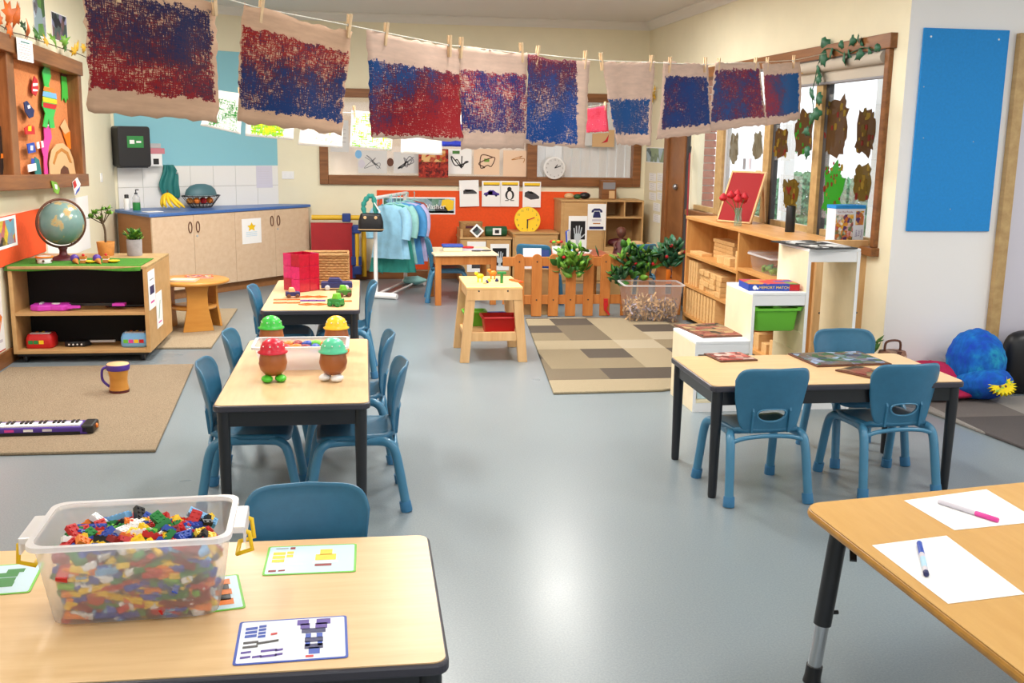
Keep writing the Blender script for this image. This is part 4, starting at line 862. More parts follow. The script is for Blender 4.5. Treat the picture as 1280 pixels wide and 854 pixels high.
def leaf(kind, mt, parent, M_):
    if (kind, mt) not in LEAF: LEAF[(kind, mt)] = o = leafshape(kind).build('leaf', mt, parent, M=M_, solid=.0012)
    else: o = LEAF[(kind, mt)].copy(); col.objects.link(o); o.parent = parent; o.matrix_local = M_
    return o
t = thing('ivy_garland', 'green ivy garland trailing over the window corner', 'garland', FR)
path = [(1104, 63), (1090, 60), (1078, 64), (1066, 68), (1052, 62), (1040, 62), (1034, 76), (1031, 84), (1028, 100), (1024, 118), (1026, 140), (1021, 160)]
pp = [(*lr(*q), .06) for q in path]; MB().tube(bez(pp, 4), .004, 5).build('vine', 'leaf_dark', t); ri = random.Random(4)
lv = [(1098, 62, 1.1), (1088, 52, 1.2), (1083, 48, 1), (1079, 47, 1.1), (1073, 69, 1.7), (1065, 73, 1.6), (1060, 54, .9), (1050, 62, 1.1), (1037, 54, 1.5), (1038, 66, 1.6), (1031, 83, 1.5), (1031, 97, 1.3), (1022, 117, 1.6), (1031, 121, 1.5), (1024, 142, 1.1), (1034, 137, 1.4), (1021, 164, 1.2), (1018, 184, 1.3), (1105, 60, .9), (1089, 64, 1.2)]
for x, y, s in lv: a, z = lr(x, y); leaf('ivy', 'ivy', t, T(a, z, .07, ri.uniform(90, 270), ri.uniform(-30, 30), ri.uniform(-25, 25)) @ Matrix.Scale(s * 1.15, 4))
solo('wall_hook', MB().tube(bez([(0, 0, 0), (0, 0, .04), (.0, -.05, .05), (.02, -.08, .04), (.03, -.05, .04)], 4), .006, 6), 'tan', 'small curved blind hook under the window head', 'hook', FR @ T(*lr(1011, 92), .05))
# red broom handle leaning at the far end of the window
a, z = lr(866, 255); t = thing('broom', 'red-handled broom leaning beside the window', 'broom', FR @ T(a, 0, .09))
MB().tube([(.3, .1, .06), (0, 1.6, -.03)], .01, 8).build('handle', 'darkred', t); MB().box(.16, .44, .0, .1, .02, .1).build('head', 'black', t); MB().tube([(0, 1.5, -.02), (0, 1.64, -.034)], .015, 8).build('grip', 'black', t)
# ---------------------------------------------------------------- blue pinboard on the white wall
c0 = ln(1152, 33); c1 = ln(1260, 40); c2 = ln(1134, 288); c3 = ln(1235, 290)
xa, xb = (c0[0] + c2[0]) / 2, (c1[0] + c3[0]) / 2; za, zb2 = (c2[1] + c3[1]) / 2, (c0[1] + c1[1]) / 2
t = thing('pinboard', 'blue fabric pinboard hung on the white wall', 'pinboard', FN @ T(xa, za, 0))
MB().box(0, xb - xa, 0, zb2 - za, 0, .018).build('panel', 'board_blue', t, bevel=.003)
for x, y in ((.05, -.055), (.53, -.06)): MB().lathe([(.007, 0), (.005, .004)], 10).build('screw_cap', 'white', t, M=T(x, zb2 - za + y, .018))
for x, y in ((.42, .6), (.3, .15), (.06, .62), (.03, .95)): MB().lathe([(.004, 0), (.003, .003)], 8).build('staple', 'silver', t, M=T(x, y, .018))
# ---------------------------------------------------------------- rugs, cushions
def rug(lab, poly, mt, h=.018):
    c = sum((Vector((x, y, 0)) for x, y in poly), Vector()) / len(poly)
    return solo('rug', MB().prism([(x - c.x, y - c.y) for x, y in poly], 0, h), mt, lab, 'rug', T(c.x, c.y, .0005), bevel=.006)
rug('beige and brown checked rug in front of the picket fence', [(1.24, 6.62), (2.0, 6.64), (2.85, 7.0), (2.95, 9.15), (2.35, 9.55), (1.50, 9.55)], 'rug_check')
rug('grey patchwork rug under the blue cushion', [(3.66, 6.22), (3.56, 5.95), (3.68, 5.1), (3.74, 4.4), (5.6, 4.4), (5.6, 6.35)], 'rug_grey')
rug('plain beige rug with the drum and toy keyboard', [(-2.56, 5.55), (-1.13, 5.53), (-1.27, 7.7), (-2.56, 7.68)], 'rug_beige')
rug('oatmeal rug under the round wooden stool', [(-2.3, 8.35), (-1.23, 8.33), (-1.25, 10.25), (-2.3, 10.25)], 'rug_oat')
def cush(lab, c, r, mt, f=None, rx=0, rz=0, mats=None, name='floor_cushion'): return solo(name, MB().ell((0, 0, 0), r, 40, 26, f), mt, lab, 'cushion', T(*c, rz, rx), 'floor cushions')
t = thing('floor_cushion', 'big round blue batik cushion with a yellow sun face', 'cushion', T(4.07, 6.26, .24, 2, -10), 'floor cushions')
fw = lambda d: 1 + .012 * math.sin(22 * math.atan2(d.z, d.x)) * (abs(d.y) < .75) + .012 * math.sin(9 * math.atan2(d.z, d.x) + 1)
MB().ell((0, .02, .02), (.205, .15, .225), 48, 30, fw).build('upper_bulge', 'batik', t); MB().ell((.01, -.03, -.115), (.205, .16, .115), 48, 24, fw).build('lower_bulge', 'batik', t)
m = MB().at(T(.05, -.185, -.13, 0, 66)); m.prism([((.075 + (.03 if k % 2 else 0)) * math.cos(k * math.pi / 20), (.05 + (.02 if k % 2 else 0)) * math.sin(k * math.pi / 20)) for k in range(40)], -.02, .004); m.build('sun_patch', 'sunface', t)
for x in (-.02, .02): MB().at(T(.05 + x, -.19, -.135, 0, 66)).prism(circ(.009, 10), 0, .003).build('face_mark', 'brown', t)
cush('flat crimson cushion against the white wall', (3.76, 6.33, .135), (.25, .16, .12), 'magenta_cush', lambda d: 1 + .03 * math.sin(7 * math.atan2(d.y, d.x)), 0, 0); cush('crimson cushion lying on the floor under the other', (3.80, 6.3, .045 + .02), (.30, .2, .05), 'magenta_cush', lambda d: 1 + .03 * math.sin(6 * math.atan2(d.y, d.x)))
cush('black square floor cushion by the timber door', (4.62, 6.40, .225), (.28, .1, .225), 'black', lambda d: 1 / max(abs(d.x) ** 5 + abs(d.z) ** 5 + abs(d.y) ** 2.2, .2) ** .2, 4)
# sheltered corner behind the jigsaw table: brown patterned bag and green plant
blotch('bag_print', 9, (50, 28, 26), (90, 50, 44), (150, 110, 90), (40, 24, 22), (196, 160, 140), scale=18)
c = py(1106, 436, 6.3); t = thing('patterned_bag', 'brown patterned cloth bag against the wall corner', 'bag', T(c.x, 6.2, 0, 10))
MB().loops([[(x * s, y * s, z) for x, y in rrect(.2, .13, .04)] for s, z in ((.9, .0), (1.05, .05), (1, .2), (.9, .33), (.8, .36))], close0=True, close1=True).build('body', 'bag_print', t); MB().tube(bez([(-.06, 0, .35), (-.05, 0, .42), (.05, 0, .42), (.06, 0, .35)], 5), .008, 6).build('handle', 'brown', t)
c = py(1088, 432, 6.45); t = thing('artificial_plant', 'small leafy green plant behind the blue chair', 'plant', T(c.x - .03, 6.45, 0))
MB().lathe([(.06, 0), (.08, .14), (.075, .14), (.06, .12)], 14).build('pot', 'brown', t); ri = random.Random(8)
for k in range(24): a = ri.uniform(0, 6.28); leaf('plain', 'leaf', t, T(.05 * math.cos(a), .05 * math.sin(a), .16 + ri.uniform(0, .24), math.degrees(a) - 90, ri.uniform(10, 80)) @ Matrix.Scale(1.2, 4))
MB().tube([(0, 0, .1), (0, 0, .38)], .008, 6).build('stem', 'stem', t)
# ================================================================ left-hand side
BX0, BX1, BY0, BY1, BH = -2.58, -1.605, 7.88, 8.78, .70
t = thing('toy_shelf', 'low wooden shelf on castors with a green felt top', 'shelf')
for a, b in ((BX0, BX0 + .03), (BX1 - .03, BX1)): MB().box(a, b, BY0, BY1, .07, BH).build('side_panel', 'ply', t, bevel=.003)
MB().box(BX0, BX1, BY0, BY1, BH, BH + .02).build('top_panel', 'oak_pale', t, bevel=.003); MB().box(BX0 + .03, BX1 - .03, BY0, BY1, .07, .095).build('bottom_panel', 'ply', t, bevel=.002); MB().box(BX0 + .03, BX1 - .03, BY0 + .005, BY1, .355, .378).build('shelf_panel', 'ply', t, bevel=.002)
MB().box(BX0 + .03, BX1 - .03, BY0 + .34, BY0 + .36, .095, BH).build('divider_panel', 'shelf_dark', t)
for x in (BX0 + .07, BX1 - .07):
    for y in (BY0 + .06, BY1 - .06):
        c = MB().at(T(x, y, .035, 0, 0, 90)).lathe([(.02, -.014), (.034, -.012), (.034, .012), (.02, .014)], 14).build('castor', 'black', t); MB().box(x - .03, x + .03, y - .03, y + .03, .055, .07).build('castor_plate', 'black', c)
MB().box(BX0 + .02, BX1 - .02, BY0 + .02, BY1 - .02, .05, .07).build('base_frame', 'black', t)
# green felt sheet
def fe(u, v): x = BX0 - .02 + u * (BX1 - BX0 - .02); y = BY0 - .012 + v * .52 + .02 * math.sin(4 * u); return (x, y, BH + .0225 + (.0 if v > .02 else -.03 - .006 * math.sin(9 * u)))
solo('felt_sheet', MB().grid(fe, 24, 14), 'felt_green', 'green felt mat spread over the shelf top', 'mat', solid=.003, off=1)
# notices on the shelf side
FSd = wall_frame((BX1, BY0, 0), (0, 1))
def ls(x, y): p = FSd.inverted() @ px(x, y, BX1); return p.x, p.y
def notice(name, label, F_, cs, w_=None, out=.002, base='paper', parts=(), group=None, cat='poster', rz=0):
    """flat sheet: cs = (x0,z0,x1,z1) in the wall's own frame; parts = (kind, material, args)"""
    x0, z0, x1, z1 = cs; W, H = x1 - x0, z1 - z0
    t = thing(name, label, cat, F_ @ T((x0 + x1) / 2, (z0 + z1) / 2, out, rz), group)
    MB().box(-W / 2, W / 2, -H / 2, H / 2, 0, .0015).build('sheet', base, t)
    for i, (pn, mt, fn) in enumerate(parts):
        m = MB(); m.T = T(0, 0, .0018); fn(m, W, H); m.build(pn, mt, t)
    return t
def R(x0, y0, x1, y1): return lambda m, W, H: m.add([(x * W, y * H, 0) for x, y in ((x0 - .5, y0 - .5), (x1 - .5, y0 - .5), (x1 - .5, y1 - .5), (x0 - .5, y1 - .5))], [(0, 1, 2, 3)])
def PL(pts): return lambda m, W, H: m.add([((x - .5) * W, (y - .5) * H, .0002) for x, y in pts], [tuple(range(len(pts)))])
def TX(s, k, y=.5, x=.5): return lambda m, W, H: m.text(s, k, (x - .5) * W, (y - .5) * H, .0003)
def LN(y0, y1, n, x0=.12, x1=.88):
    def f(m, W, H):
        r = random.Random(n)
        for k in range(n):
            y = y0 + (y1 - y0) * k / max(1, n - 1); e = x1 - r.uniform(0, .2) * (x1 - x0)
            m.add([((x0 - .5) * W, (y - .5) * H, 0), ((e - .5) * W, (y - .5) * H, 0), ((e - .5) * W, (y - .5 + .012) * H + .001, 0), ((x0 - .5) * W, (y - .5 + .012) * H + .001, 0)], [(0, 1, 2, 3)])
    return f
a = ls(184, 345); b = ls(196, 333); d_ = ls(184, 388)
notice('notice', 'white notice with a dark keyboard picture on the shelf side', FSd, (.015, .385, .26, .675), parts=[('picture', 'navy', R(.2, .38, .85, .6)), ('heading', 'grey', R(.2, .75, .8, .78)), ('footing', 'pink', R(.25, .15, .8, .2))])
notice('notice', 'white notice with a flute picture on the shelf side', FSd, (.27, .2, .5, .475), parts=[('picture', 'green', PL([(.3, .25), (.38, .25), (.7, .75), (.62, .75)])), ('footing', 'pink', R(.25, .12, .8, .16))])
# globe
P = pz(88, 319, BH + .022); t = thing('globe', 'antique looking globe on a dark stand', 'globe', T(-2.30, 8.3, BH + .0275))
gc = (0, 0, .275); ax = T(*gc, 0, 0, -23)
MB().at(ax).ell((0, 0, 0), (.165, .165, .165), 40, 26).build('sphere', 'globe', t)
m = MB().at(ax @ T(0, 0, 0, 0, 90)); rg = [(.185 * math.cos(k * math.pi / 24), .185 * math.sin(k * math.pi / 24)) for k in range(-12, 37)]
MB().at(T(*gc) @ T(0, 0, 0, 35)).tube([(x, 0, y) for x, y in [(.182 * math.cos(k * math.pi / 24), .182 * math.sin(k * math.pi / 24)) for k in range(-14, 36)]], .009, 8).build('meridian_ring', 'brown', t)
MB().at(ax).tube([(0, 0, -.185), (0, 0, .185)], .006, 8).build('axis_pin', 'brown', t); MB().lathe([(.115, 0), (.11, .012), (.06, .022), (.03, .035), (.026, .07), (.034, .085), (.02, .1)], 24).build('stand', 'maroon', t)
# potted plants
def pot(lab, x, y, r0, r1, h, mt): 
    t = thing('potted_plant', lab, 'plant', T(x, y, BH + .0205)); MB().lathe([(r0, 0), (r1, h), (r1 - .008, h), (r1 - .012, h - .015)], 22).build('pot', mt, t); MB().lathe([(.001, h - .012), (r1 - .01, h - .012)], 18, cap=False).build('soil', 'soil', t); return t
t = pot('jade plant with a bare stem in a terracotta pot', -2.06, 8.62, .058, .07, .11, 'terracotta'); MB().tube(bez([(0, 0, .09), (.0, 0, .2), (-.015, 0, .27), (-.02, 0, .34)], 4), [.009] * 12 + [.006], 6).build('stem', 'stem', t)
ri = random.Random(2)
for (bx, bz) in ((-.1, .3), (-.03, .29), (.03, .37), (-.02, .36), (-.07, .33), (.04, .33)):
    s_ = MB().tube([(-.012, 0, .25), (bx, 0, bz)], .004, 5).build('branch', 'stem', t)
    for k in range(9): a = k * .8; leaf('plain', 'leaf2' if k % 3 else 'leaf', s_, T(bx + .008 * math.cos(a), .008 * math.sin(a), bz, math.degrees(a), ri.uniform(-10, 70)) @ Matrix.Scale(.62, 4))
t = pot('small leafy herb in a grey fabric pot', -1.84, 8.62, .058, .06, .13, 'sack')
for k in range(60): a = ri.uniform(0, 6.28); r = ri.uniform(0, .05); leaf('plain', 'leaf2' if k % 2 else 'leaf', t, T(r * math.cos(a), r * math.sin(a), .12 + ri.uniform(0, .06), math.degrees(a) - 90, ri.uniform(20, 85)) @ Matrix.Scale(.75, 4))
# little toys on the felt
t = thing('small_tub', 'little white tub with an orange rim on the felt', 'tub', T(-2.37, 8.06, BH + .0275)); MB().lathe([(.05, 0), (.058, .05), (.055, .05)], 20).build('body', 'white', t); MB().lathe([(.0585, .038), (.063, .04), (.063, .05), (.05, .051)], 20, cap=False).build('rim', 'orange', t)
for k in range(5): MB().ell((.055 * math.cos(k * 1.25 + 3.6), .055 * math.sin(k * 1.25 + 3.6), .018), (.009, .009, .009), 8, 6).build('spot', 'brown', t)
for x in (-2.15, -1.99):
    t = thing('toy_ice_cream', 'toy ice cream cone with a purple scoop on the felt', 'toy', T(x, 8.05, BH + .0275, 30), 'toy ice creams on the felt'); MB().at(T(0, 0, .022, 0, 0, 0) @ T(0, 0, 0, 0, 105)).lathe([(.001, .09), (.024, .0)], 12).build('cone', 'terracotta', t); MB().ell((0, .012, .032), (.032, .032, .032), 14, 9).build('scoop', 'purple', t)
for x, k in ((-2.065, 0), (-1.91, 1)):
    t = thing('toy_cake', 'toy %s slice on a yellow plate on the felt' % ('waffle', 'biscuit')[k], 'toy', T(x, 8.05 + .03 * k, BH + .0275), 'toy cakes on the felt'); MB().lathe([(.02, 0), (.045, .012), (.044, .016)], 16, .03, 0).build('plate', 'yellow', t); MB().box(-.045, -.005, -.025, .025, 0, .022).box(-.045, -.005, -.025, .025, .03, .05).build('slice', 'terracotta', t); MB().box(-.043, -.007, -.023, .023, .022, .03).build('filling', 'white', t); MB().ell((-.025, 0, .058), (.011, .011, .011), 8, 6).build('cherry', 'red', t)
# shelf contents
t = thing('toy_guitar', 'bright pink toy guitar lying on the middle shelf', 'toy guitar', T(-2.3, 8.02, .379))
MB().prism([(-.17, -.05), (-.1, -.085), (-.02, -.06), (.06, -.08), (.11, -.05), (.12, 0), (.11, .05), (.06, .08), (-.02, .06), (-.1, .085), (-.17, .05)], 0, .045).build('body', 'magenta', t, bevel=.01); MB().box(.1, .42, -.018, .018, .03, .05).build('neck', 'black', t); MB().box(.41, .5, -.03, .03, .028, .048).build('headstock', 'magenta', t); MB().lathe([(.03, .045), (.03, .049)], 16).build('sound_hole', 'white', t); MB().box(-.11, -.09, -.03, .03, .045, .056).build('bridge', 'silver', t); MB().prism([(.1, -.08), (.19, -.06), (.1, -.04)], .02, .04).build('cutaway', 'magenta', t)
def keytoy(lab, x, body, c1, c2):
    t = thing('toy_keyboard_box', lab, 'toy', T(x, 8.03, .096)); MB().loops([[(a, b, z) for a, b in rrect(.2 * s, .16 * s, .035, 4)] for s, z in ((.94, 0), (1, .015), (1, .07), (.9, .1), (.86, .105))], close0=True, close1=True).build('case', body, t)
    m = MB()
    for k in range(8): MB().box(-.07 + k * .018, -.055 + k * .018, -.05, -.0, .1055, .11).build('key', 'white', t)
    for k, c in enumerate((c1, c2, 'yellow', 'red')): MB().box(-.075 + k * .038, -.042 + k * .038, -.082, -.078, .035, .062).build('button', c, t)
    for k in range(6): MB().box(-.066 + k * .022, -.052 + k * .022, .01, .035, .1055, .112).build('bead', ['black', 'orange', 'black', 'yellow', 'purple', 'black'][k], t)
keytoy('red toy keyboard box on the bottom shelf', -2.42, 'red', 'green', 'green'); keytoy('blue toy keyboard box on the bottom shelf', -1.74, 'lightblue', 'lime', 'pink')
t = thing('toy_ukulele', 'black toy ukulele lying on the bottom shelf', 'toy guitar', T(-2.16, 8.06, .096)); MB().prism([(-.1, -.04), (-.05, -.065), (0, -.05), (.05, -.06), (.09, 0), (.05, .06), (0, .05), (-.05, .065), (-.1, .04)], 0, .04).build('body', 'black', t, bevel=.008); MB().box(.07, .26, -.012, .012, .025, .04).build('neck', 'silver', t)
for k in range(4): MB().at(T(-.06 + .03 * k, -.063, .02, 0, 90)).prism(circ(.007, 8), 0, .002).build('spot', 'white', t)
t = thing('rhythm_sticks', 'black rhythm stick lying across the middle shelf', 'toy stick', T(-1.75, 8.1, .379)); MB().tube([(-.2, 0, .012), (.1, .02, .012)], .011, 8).build('shaft', 'black', t); MB().ell((-.2, 0, .016), (.018, .016, .016), 8, 6).build('tip', 'brown', t)
# drum and keyboard on the rug
t = thing('hand_drum', 'small wooden goblet drum with a purple band and strap', 'drum', T(-1.61, 6.86, .0188)); MB().lathe([(.062, 0), (.062, .02), (.055, .06), (.056, .1), (.066, .15), (.07, .185)], 24).build('shell', 'honey', t); MB().lathe([(.0715, .15), (.073, .155), (.074, .182), (.0725, .186)], 24, cap=False).build('band', 'purple', t); MB().lathe([(.001, .192), (.066, .191), (.07, .186)], 24).build('drum_skin', 'tan', t); MB().tube(bez([(-.07, 0, .165), (-.098, -.005, .15), (-.1, 0, .08), (-.058, 0, .035)], 6), .009, 6).build('strap', 'purple', t); MB().lathe([(.0635, .002), (.0635, .018)], 24, cap=False).build('foot_ring', 'maroon', t)
P = pz(60, 543, .02); t = thing('toy_keyboard', 'purple toy keyboard with white keys lying on the beige rug', 'keyboard', T(-1.80, 5.93, .0188, 1)); MB().box(-.4, .24, -.075, .075, 0, .045).build('case', 'purple', t, bevel=.008); MB().box(.2, .27, -.075, .075, .0, .052).build('end_block', 'black', t, bevel=.012); MB().box(-.4, .2, -.078, -.07, .0, .018).build('base_strip', 'black', t); MB().at(T(.271, 0, .03, 0, 0, 90)).lathe([(.014, 0), (.012, .008)], 12).build('plug', 'orange', t)
for k in range(24):
    MB().box(-.395 + k * .0246, -.3725 + k * .0246, -.06, .02, .045, .053).build('white_key', 'white', t)
    if k % 7 not in (2, 6): MB().box(-.378 + k * .0246, -.364 + k * .0246, -.02, .03, .053, .06).build('black_key', 'black', t)
for k in range(4): MB().box(-.3 + k * .1, -.25 + k * .1, -.0765, -.075, .022, .036).build('sticker', ['lilac', 'pink', 'white', 'lilac'][k], t)
# ---------------------------------------------------------------- left wall display case
D = .09; XF = XL + D + .04; lf = lambda x, y, X=XF: (px(x, y, X).y, px(x, y, X).z)
y1 = lf(106, 160)[0] - .09; zb3 = lf(101, 79)[1] - .1; za = lf(110, 234)[1] + .09
t = thing('display_case', 'wooden framed display case on the wall full of paper cut-outs', 'display case', FL @ T(y1, (za + zb3) / 2 + .012, 0, -1.7) @ T(-y1, -(za + zb3) / 2, 0))
MB().box(5.0, y1, za, zb3, 0, .012).build('cork_back', 'cork', t)
for a, b in ((5.0, y1), (5.0, y1)):
    pass
MB().box(5.0, y1 + .1, zb3 - .02, zb3 + .1, 0, D + .05).build('top_rail', 'jarrah_h', t, bevel=.006); MB().box(5.0, y1 + .1, za - .09, za + .02, 0, D + .05).build('bottom_rail', 'jarrah_h', t, bevel=.006); MB().box(y1, y1 + .1, za - .09, zb3 + .1, 0, D + .03).build('end_stile', 'jarrah', t, bevel=.006)
yd = lf(17, 150)[0]; MB().box(yd, yd + .15, za, zb3, 0, D + .02).build('centre_stile', 'jarrah', t, bevel=.006)
def cut(lab, mt, pts, extra=(), out=.03, name='paper_cutout'):
    """cut-out shape given by photo sight lines onto the case's plane"""
    lo = lambda x, y: lf(x, y, XL + out); q = [lo(*p) for p in pts]; cx = sum(a for a, b in q) / len(q); cz = sum(b for a, b in q) / len(q)
    t = thing(name, lab, 'cut-out', FL @ T(cx, cz, out), 'paper cut-outs in the display case'); MB().prism([(a - cx, b - cz) for a, b in q], 0, .006).build('card', mt, t)
    for pn, m2, p2 in extra:
        z_ = .006
        MB().prism([(a - cx, b - cz) for a, b in (lo(*p) for p in p2)], z_, z_ + .002).build(pn, m2, t)
cut('green card figure with a rainbow striped skirt', 'egg_cap_green', [(52, 90), (56, 80), (61, 83), (63, 95), (60, 106), (64, 120), (70, 125), (69, 136), (66, 148), (68, 160), (62, 160), (60, 148), (58, 160), (53, 158), (56, 142), (52, 132), (55, 108)], [('skirt_stripe', 'orange', [(54, 108), (66, 111), (68, 116), (53, 113)]), ('skirt_stripe', 'lightblue', [(53, 114), (69, 117), (70, 124), (52, 120)]), ('skirt_stripe', 'yellow', [(52, 121), (70, 125), (70, 130), (53, 127)]), ('skirt_stripe', 'red', [(53, 128), (70, 131), (68, 137), (53, 134)])], .045)
cut('green card hand shape at the end of the case', 'egg_cap_green', [(76, 95), (82, 95), (84, 112), (88, 122), (86, 128), (83, 122), (82, 129), (79, 122), (77, 126), (77, 112)], [('cuff', 'maroon', [(75, 88), (82, 90), (82, 96), (76, 95)])], .02)
cut('red and yellow card figure beside the centre stile', 'red', [(0, 98), (5, 98), (8, 120), (7, 146), (0, 146)], [('patch', 'yellow', [(0, 75), (4, 78), (4, 92), (0, 96)]), ('sleeve', 'leaf2', [(5, 102), (9, 118), (8, 126), (4, 116)])], .03)
cut('dark brown card figure with an orange belt', 'black', [(0, 148), (6, 152), (9, 164), (8, 176), (17, 188), (16, 194), (8, 186), (8, 200), (14, 224), (10, 226), (4, 204), (2, 226), (0, 226)], [('belt', 'orange', [(0, 192), (9, 192), (9, 197), (0, 198)])], .035)
cut('pink card figure beside the beehive', 'pink', [(54, 156), (62, 158), (64, 172), (60, 184), (58, 205), (60, 220), (55, 218), (54, 196), (51, 186), (55, 174)], [('collar', 'white', [(55, 155), (63, 156), (63, 158), (55, 157)])], .035)
cut('tan paper beehive cave with a dark doorway', 'tan', [(62, 224), (61, 204), (64, 188), (70, 180), (78, 179), (86, 186), (91, 200), (94, 218), (94, 224)], [('doorway', 'brown', [(74, 224), (75, 212), (79, 207), (84, 210), (87, 222)]), ('arch_line', 'terracotta', [(65, 204), (69, 190), (76, 185), (84, 190), (89, 204), (86, 203), (82, 193), (76, 189), (71, 193), (67, 206)])], .05)
cut('orange and brown paper flame shape', 'orange', [(76, 160), (80, 150), (84, 160), (88, 166), (90, 188), (84, 184), (80, 172)], [('tip', 'tan', [(74, 158), (80, 149), (86, 164), (80, 168)])], .02)
cut('long dark leaf shaped cut-out', 'teal', [(43, 196), (48, 200), (51, 216), (50, 230), (45, 226), (42, 210)], (), .05)
cut('red and white patterned paper bird', 'flower_red', [(39, 108), (42, 95), (46, 100), (47, 112), (44, 120), (39, 116)], [('stripe', 'white', [(40, 104), (46, 104), (46, 107), (40, 108)]), ('stripe', 'white', [(40, 111), (46, 112), (46, 114), (40, 114)])], .04)
cut('navy flag cut-out hanging from a thread', 'navy', [(29, 128), (33, 126), (42, 138), (41, 146), (36, 148), (31, 140)], [('star', 'white', [(33, 132), (36, 131), (37, 135), (34, 136)])], .06)
cut('red flag cut-out with a yellow disc', 'red', [(30, 160), (36, 156), (42, 158), (43, 168), (31, 168)], [('disc', 'yellow', [(34, 158), (38, 157), (38, 164), (34, 164)])], .06)
cut('blue flag cut-out with a white symbol', 'blue', [(33, 180), (42, 178), (44, 190), (35, 192)], [('symbol', 'white', [(37, 182), (40, 182), (40, 188), (37, 188)])], .06)
cut('white card flag with blue lettering marks', 'white', [(34, 206), (44, 204), (45, 213), (35, 215)], [('mark', 'blue', [(38, 198), (42, 198), (42, 204), (38, 205)])], .06)
cut('white and red crossed flag cut-out', 'white', [(45, 178), (53, 176), (54, 184), (46, 186)], [('cross', 'red', [(48, 177), (50, 177), (51, 185), (49, 185)])], .055)
cut('green flag cut-out hanging below the case', 'leaf2', [(63, 226), (70, 228), (74, 236), (72, 243), (67, 240)], [('symbol', 'white', [(67, 230), (70, 231), (71, 237), (68, 236)])], .145)
cut('red white and blue striped flag hanging below the case', 'white', [(90, 228), (96, 222), (100, 230), (98, 238), (93, 244)], [('stripe', 'red', [(90, 228), (93, 225), (95, 232), (92, 236)]), ('stripe', 'blue', [(95, 238), (99, 233), (98, 238), (93, 244)])], .145)
cut('yellow oval cut-out in the upper corner of the case', 'yellow', [(-6, 70), (0, 66), (3, 74), (3, 88), (0, 96), (-6, 94)], (), .03)
# welcome card and leaf garland over the case
a = lf(20, 46, XL + .155); b = lf(42, 79, XL + .155)
notice('hanging_card', 'white card with red printed words hung on the case edge', FL, (a[0], b[1], b[0], a[1]), out=.155, parts=[('heading', 'teal', R(.25, .82, .8, .88)), ('red_words', 'red', LN(.35, .72, 4, .1, .9)), ('dark_words', 'darkgrey', LN(.1, .28, 3, .12, .88))], cat='card')
t = thing('leaf_garland', 'autumn leaf garland along the top of the display case', 'garland', FL)
gp = [(-6, 28), (4, 34), (14, 40), (26, 43), (38, 47), (50, 51), (62, 55), (76, 60), (90, 64), (104, 70), (112, 74)]
MB().tube(bez([(*lf(*q, XL + .13), .13) for q in gp], 3), .004, 5).build('cord', 'stem', t); ri = random.Random(14)
for k, (x, y, s, mt) in enumerate([(7, 26, 2.0, 'leaf_orange'), (2, 30, 1.3, 'leaf_orange'), (24, 31, 1.9, 'leaf_orange'), (15, 45, 1.5, 'leaf_orange'), (37, 42, 1.5, 'leaf_orange'), (45, 49, 1.2, 'leaf'), (52, 50, 1, 'leaf'), (60, 56, 1, 'leaf_yellow'), (68, 54, 1.3, 'leaf2'), (76, 57, 1.2, 'leaf2'), (84, 60, .9, 'leaf'), (96, 64, 1.3, 'leaf_yellow'), (94, 70, 1.2, 'leaf_yellow'), (101, 63, .9, 'leaf_yellow'), (30, 38, 1, 'leaf_dark')]):
    a, z = lf(x, y, XL + .14); leaf('maple', mt, t, T(a, z, .14 + .01 * (k % 2), ri.uniform(-70, 70), ri.uniform(-30, 30), ri.uniform(-20, 20)) @ Matrix.Scale(s * 1.1, 4))
blotch('photo_a', 11, (120, 170, 90), (70, 110, 60), (60, 50, 60), (190, 200, 220), (140, 160, 170), scale=9); blotch('photo_b', 12, (60, 60, 76), (120, 90, 90), (150, 150, 190), (90, 110, 110), (40, 40, 50), scale=12)
a = ll(40, 0); b = ll(58, 46); notice('wall_photo', 'green photograph poster above the display case', FL, (a[0], b[1] - .02, b[0], a[1] + .3), parts=[('photo', 'photo_a', R(.03, .02, .97, .98))]); a = ll(63, 16); b = ll(85, 58); notice('wall_photo', 'photograph of a group above the display case', FL, (a[0], b[1] + .02, b[0], a[1] + .02), parts=[('photo', 'photo_b', R(.03, .03, .97, .97))])
# orange board and posters below it
a = ll(0, 266); b = ll(55, 256); zo = .72
t = thing('orange_pinboard', 'orange pinboard low on the wall behind the globe', 'pinboard', FL @ T(0, 0, 0)); MB().box(5.0, ll(54, 290)[0], zo, 1.075, 0, .015).build('panel', 'board_orange', t)
blotch('abstract', 13, (30, 60, 90), (230, 200, 60), (40, 40, 50), (200, 80, 60), (110, 160, 180), scale=10)
a = ll(-14, 270); b = ll(18, 309); notice('framed_print', 'white bordered colourful print on the orange pinboard', FL, (a[0], ll(10, 309)[1], ll(18, 290)[0], ll(10, 270)[1]), out=.0155, parts=[('picture', 'abstract', R(.06, .1, .92, .9))])
a = ll(-30, 322); notice('music_poster', 'white poster with maracas on the wall beside the shelf', FL, (6.7, .12, 7.83, .66), parts=[('heading', 'skybl', R(.55, .75, .95, .79)), ('heading', 'skybl', R(.55, .66, .9, .69)), ('maraca', 'flower_red', PL([(.86, .44), (.9, .5), (.93, .44), (.91, .38), (.905, .25), (.895, .25), (.885, .38)])), ('maraca', 'orange', PL([(.93, .44), (.95, .5), (.98, .45), (.96, .38), (.915, .25), (.907, .25), (.94, .38)])), ('bottom_line', 'red', R(0, 0, 1, .015)), ('caption', 'lilac', R(.8, .12, .96, .16))])
notice('white_poster', 'plain white poster behind the potted plants', FL, (ll(58, 290)[0], .60, ll(112, 290)[0], 1.10), parts=[('green_mark', 'teal', PL([(.5, .22), (.56, .3), (.62, .22)]))], cat='poster')
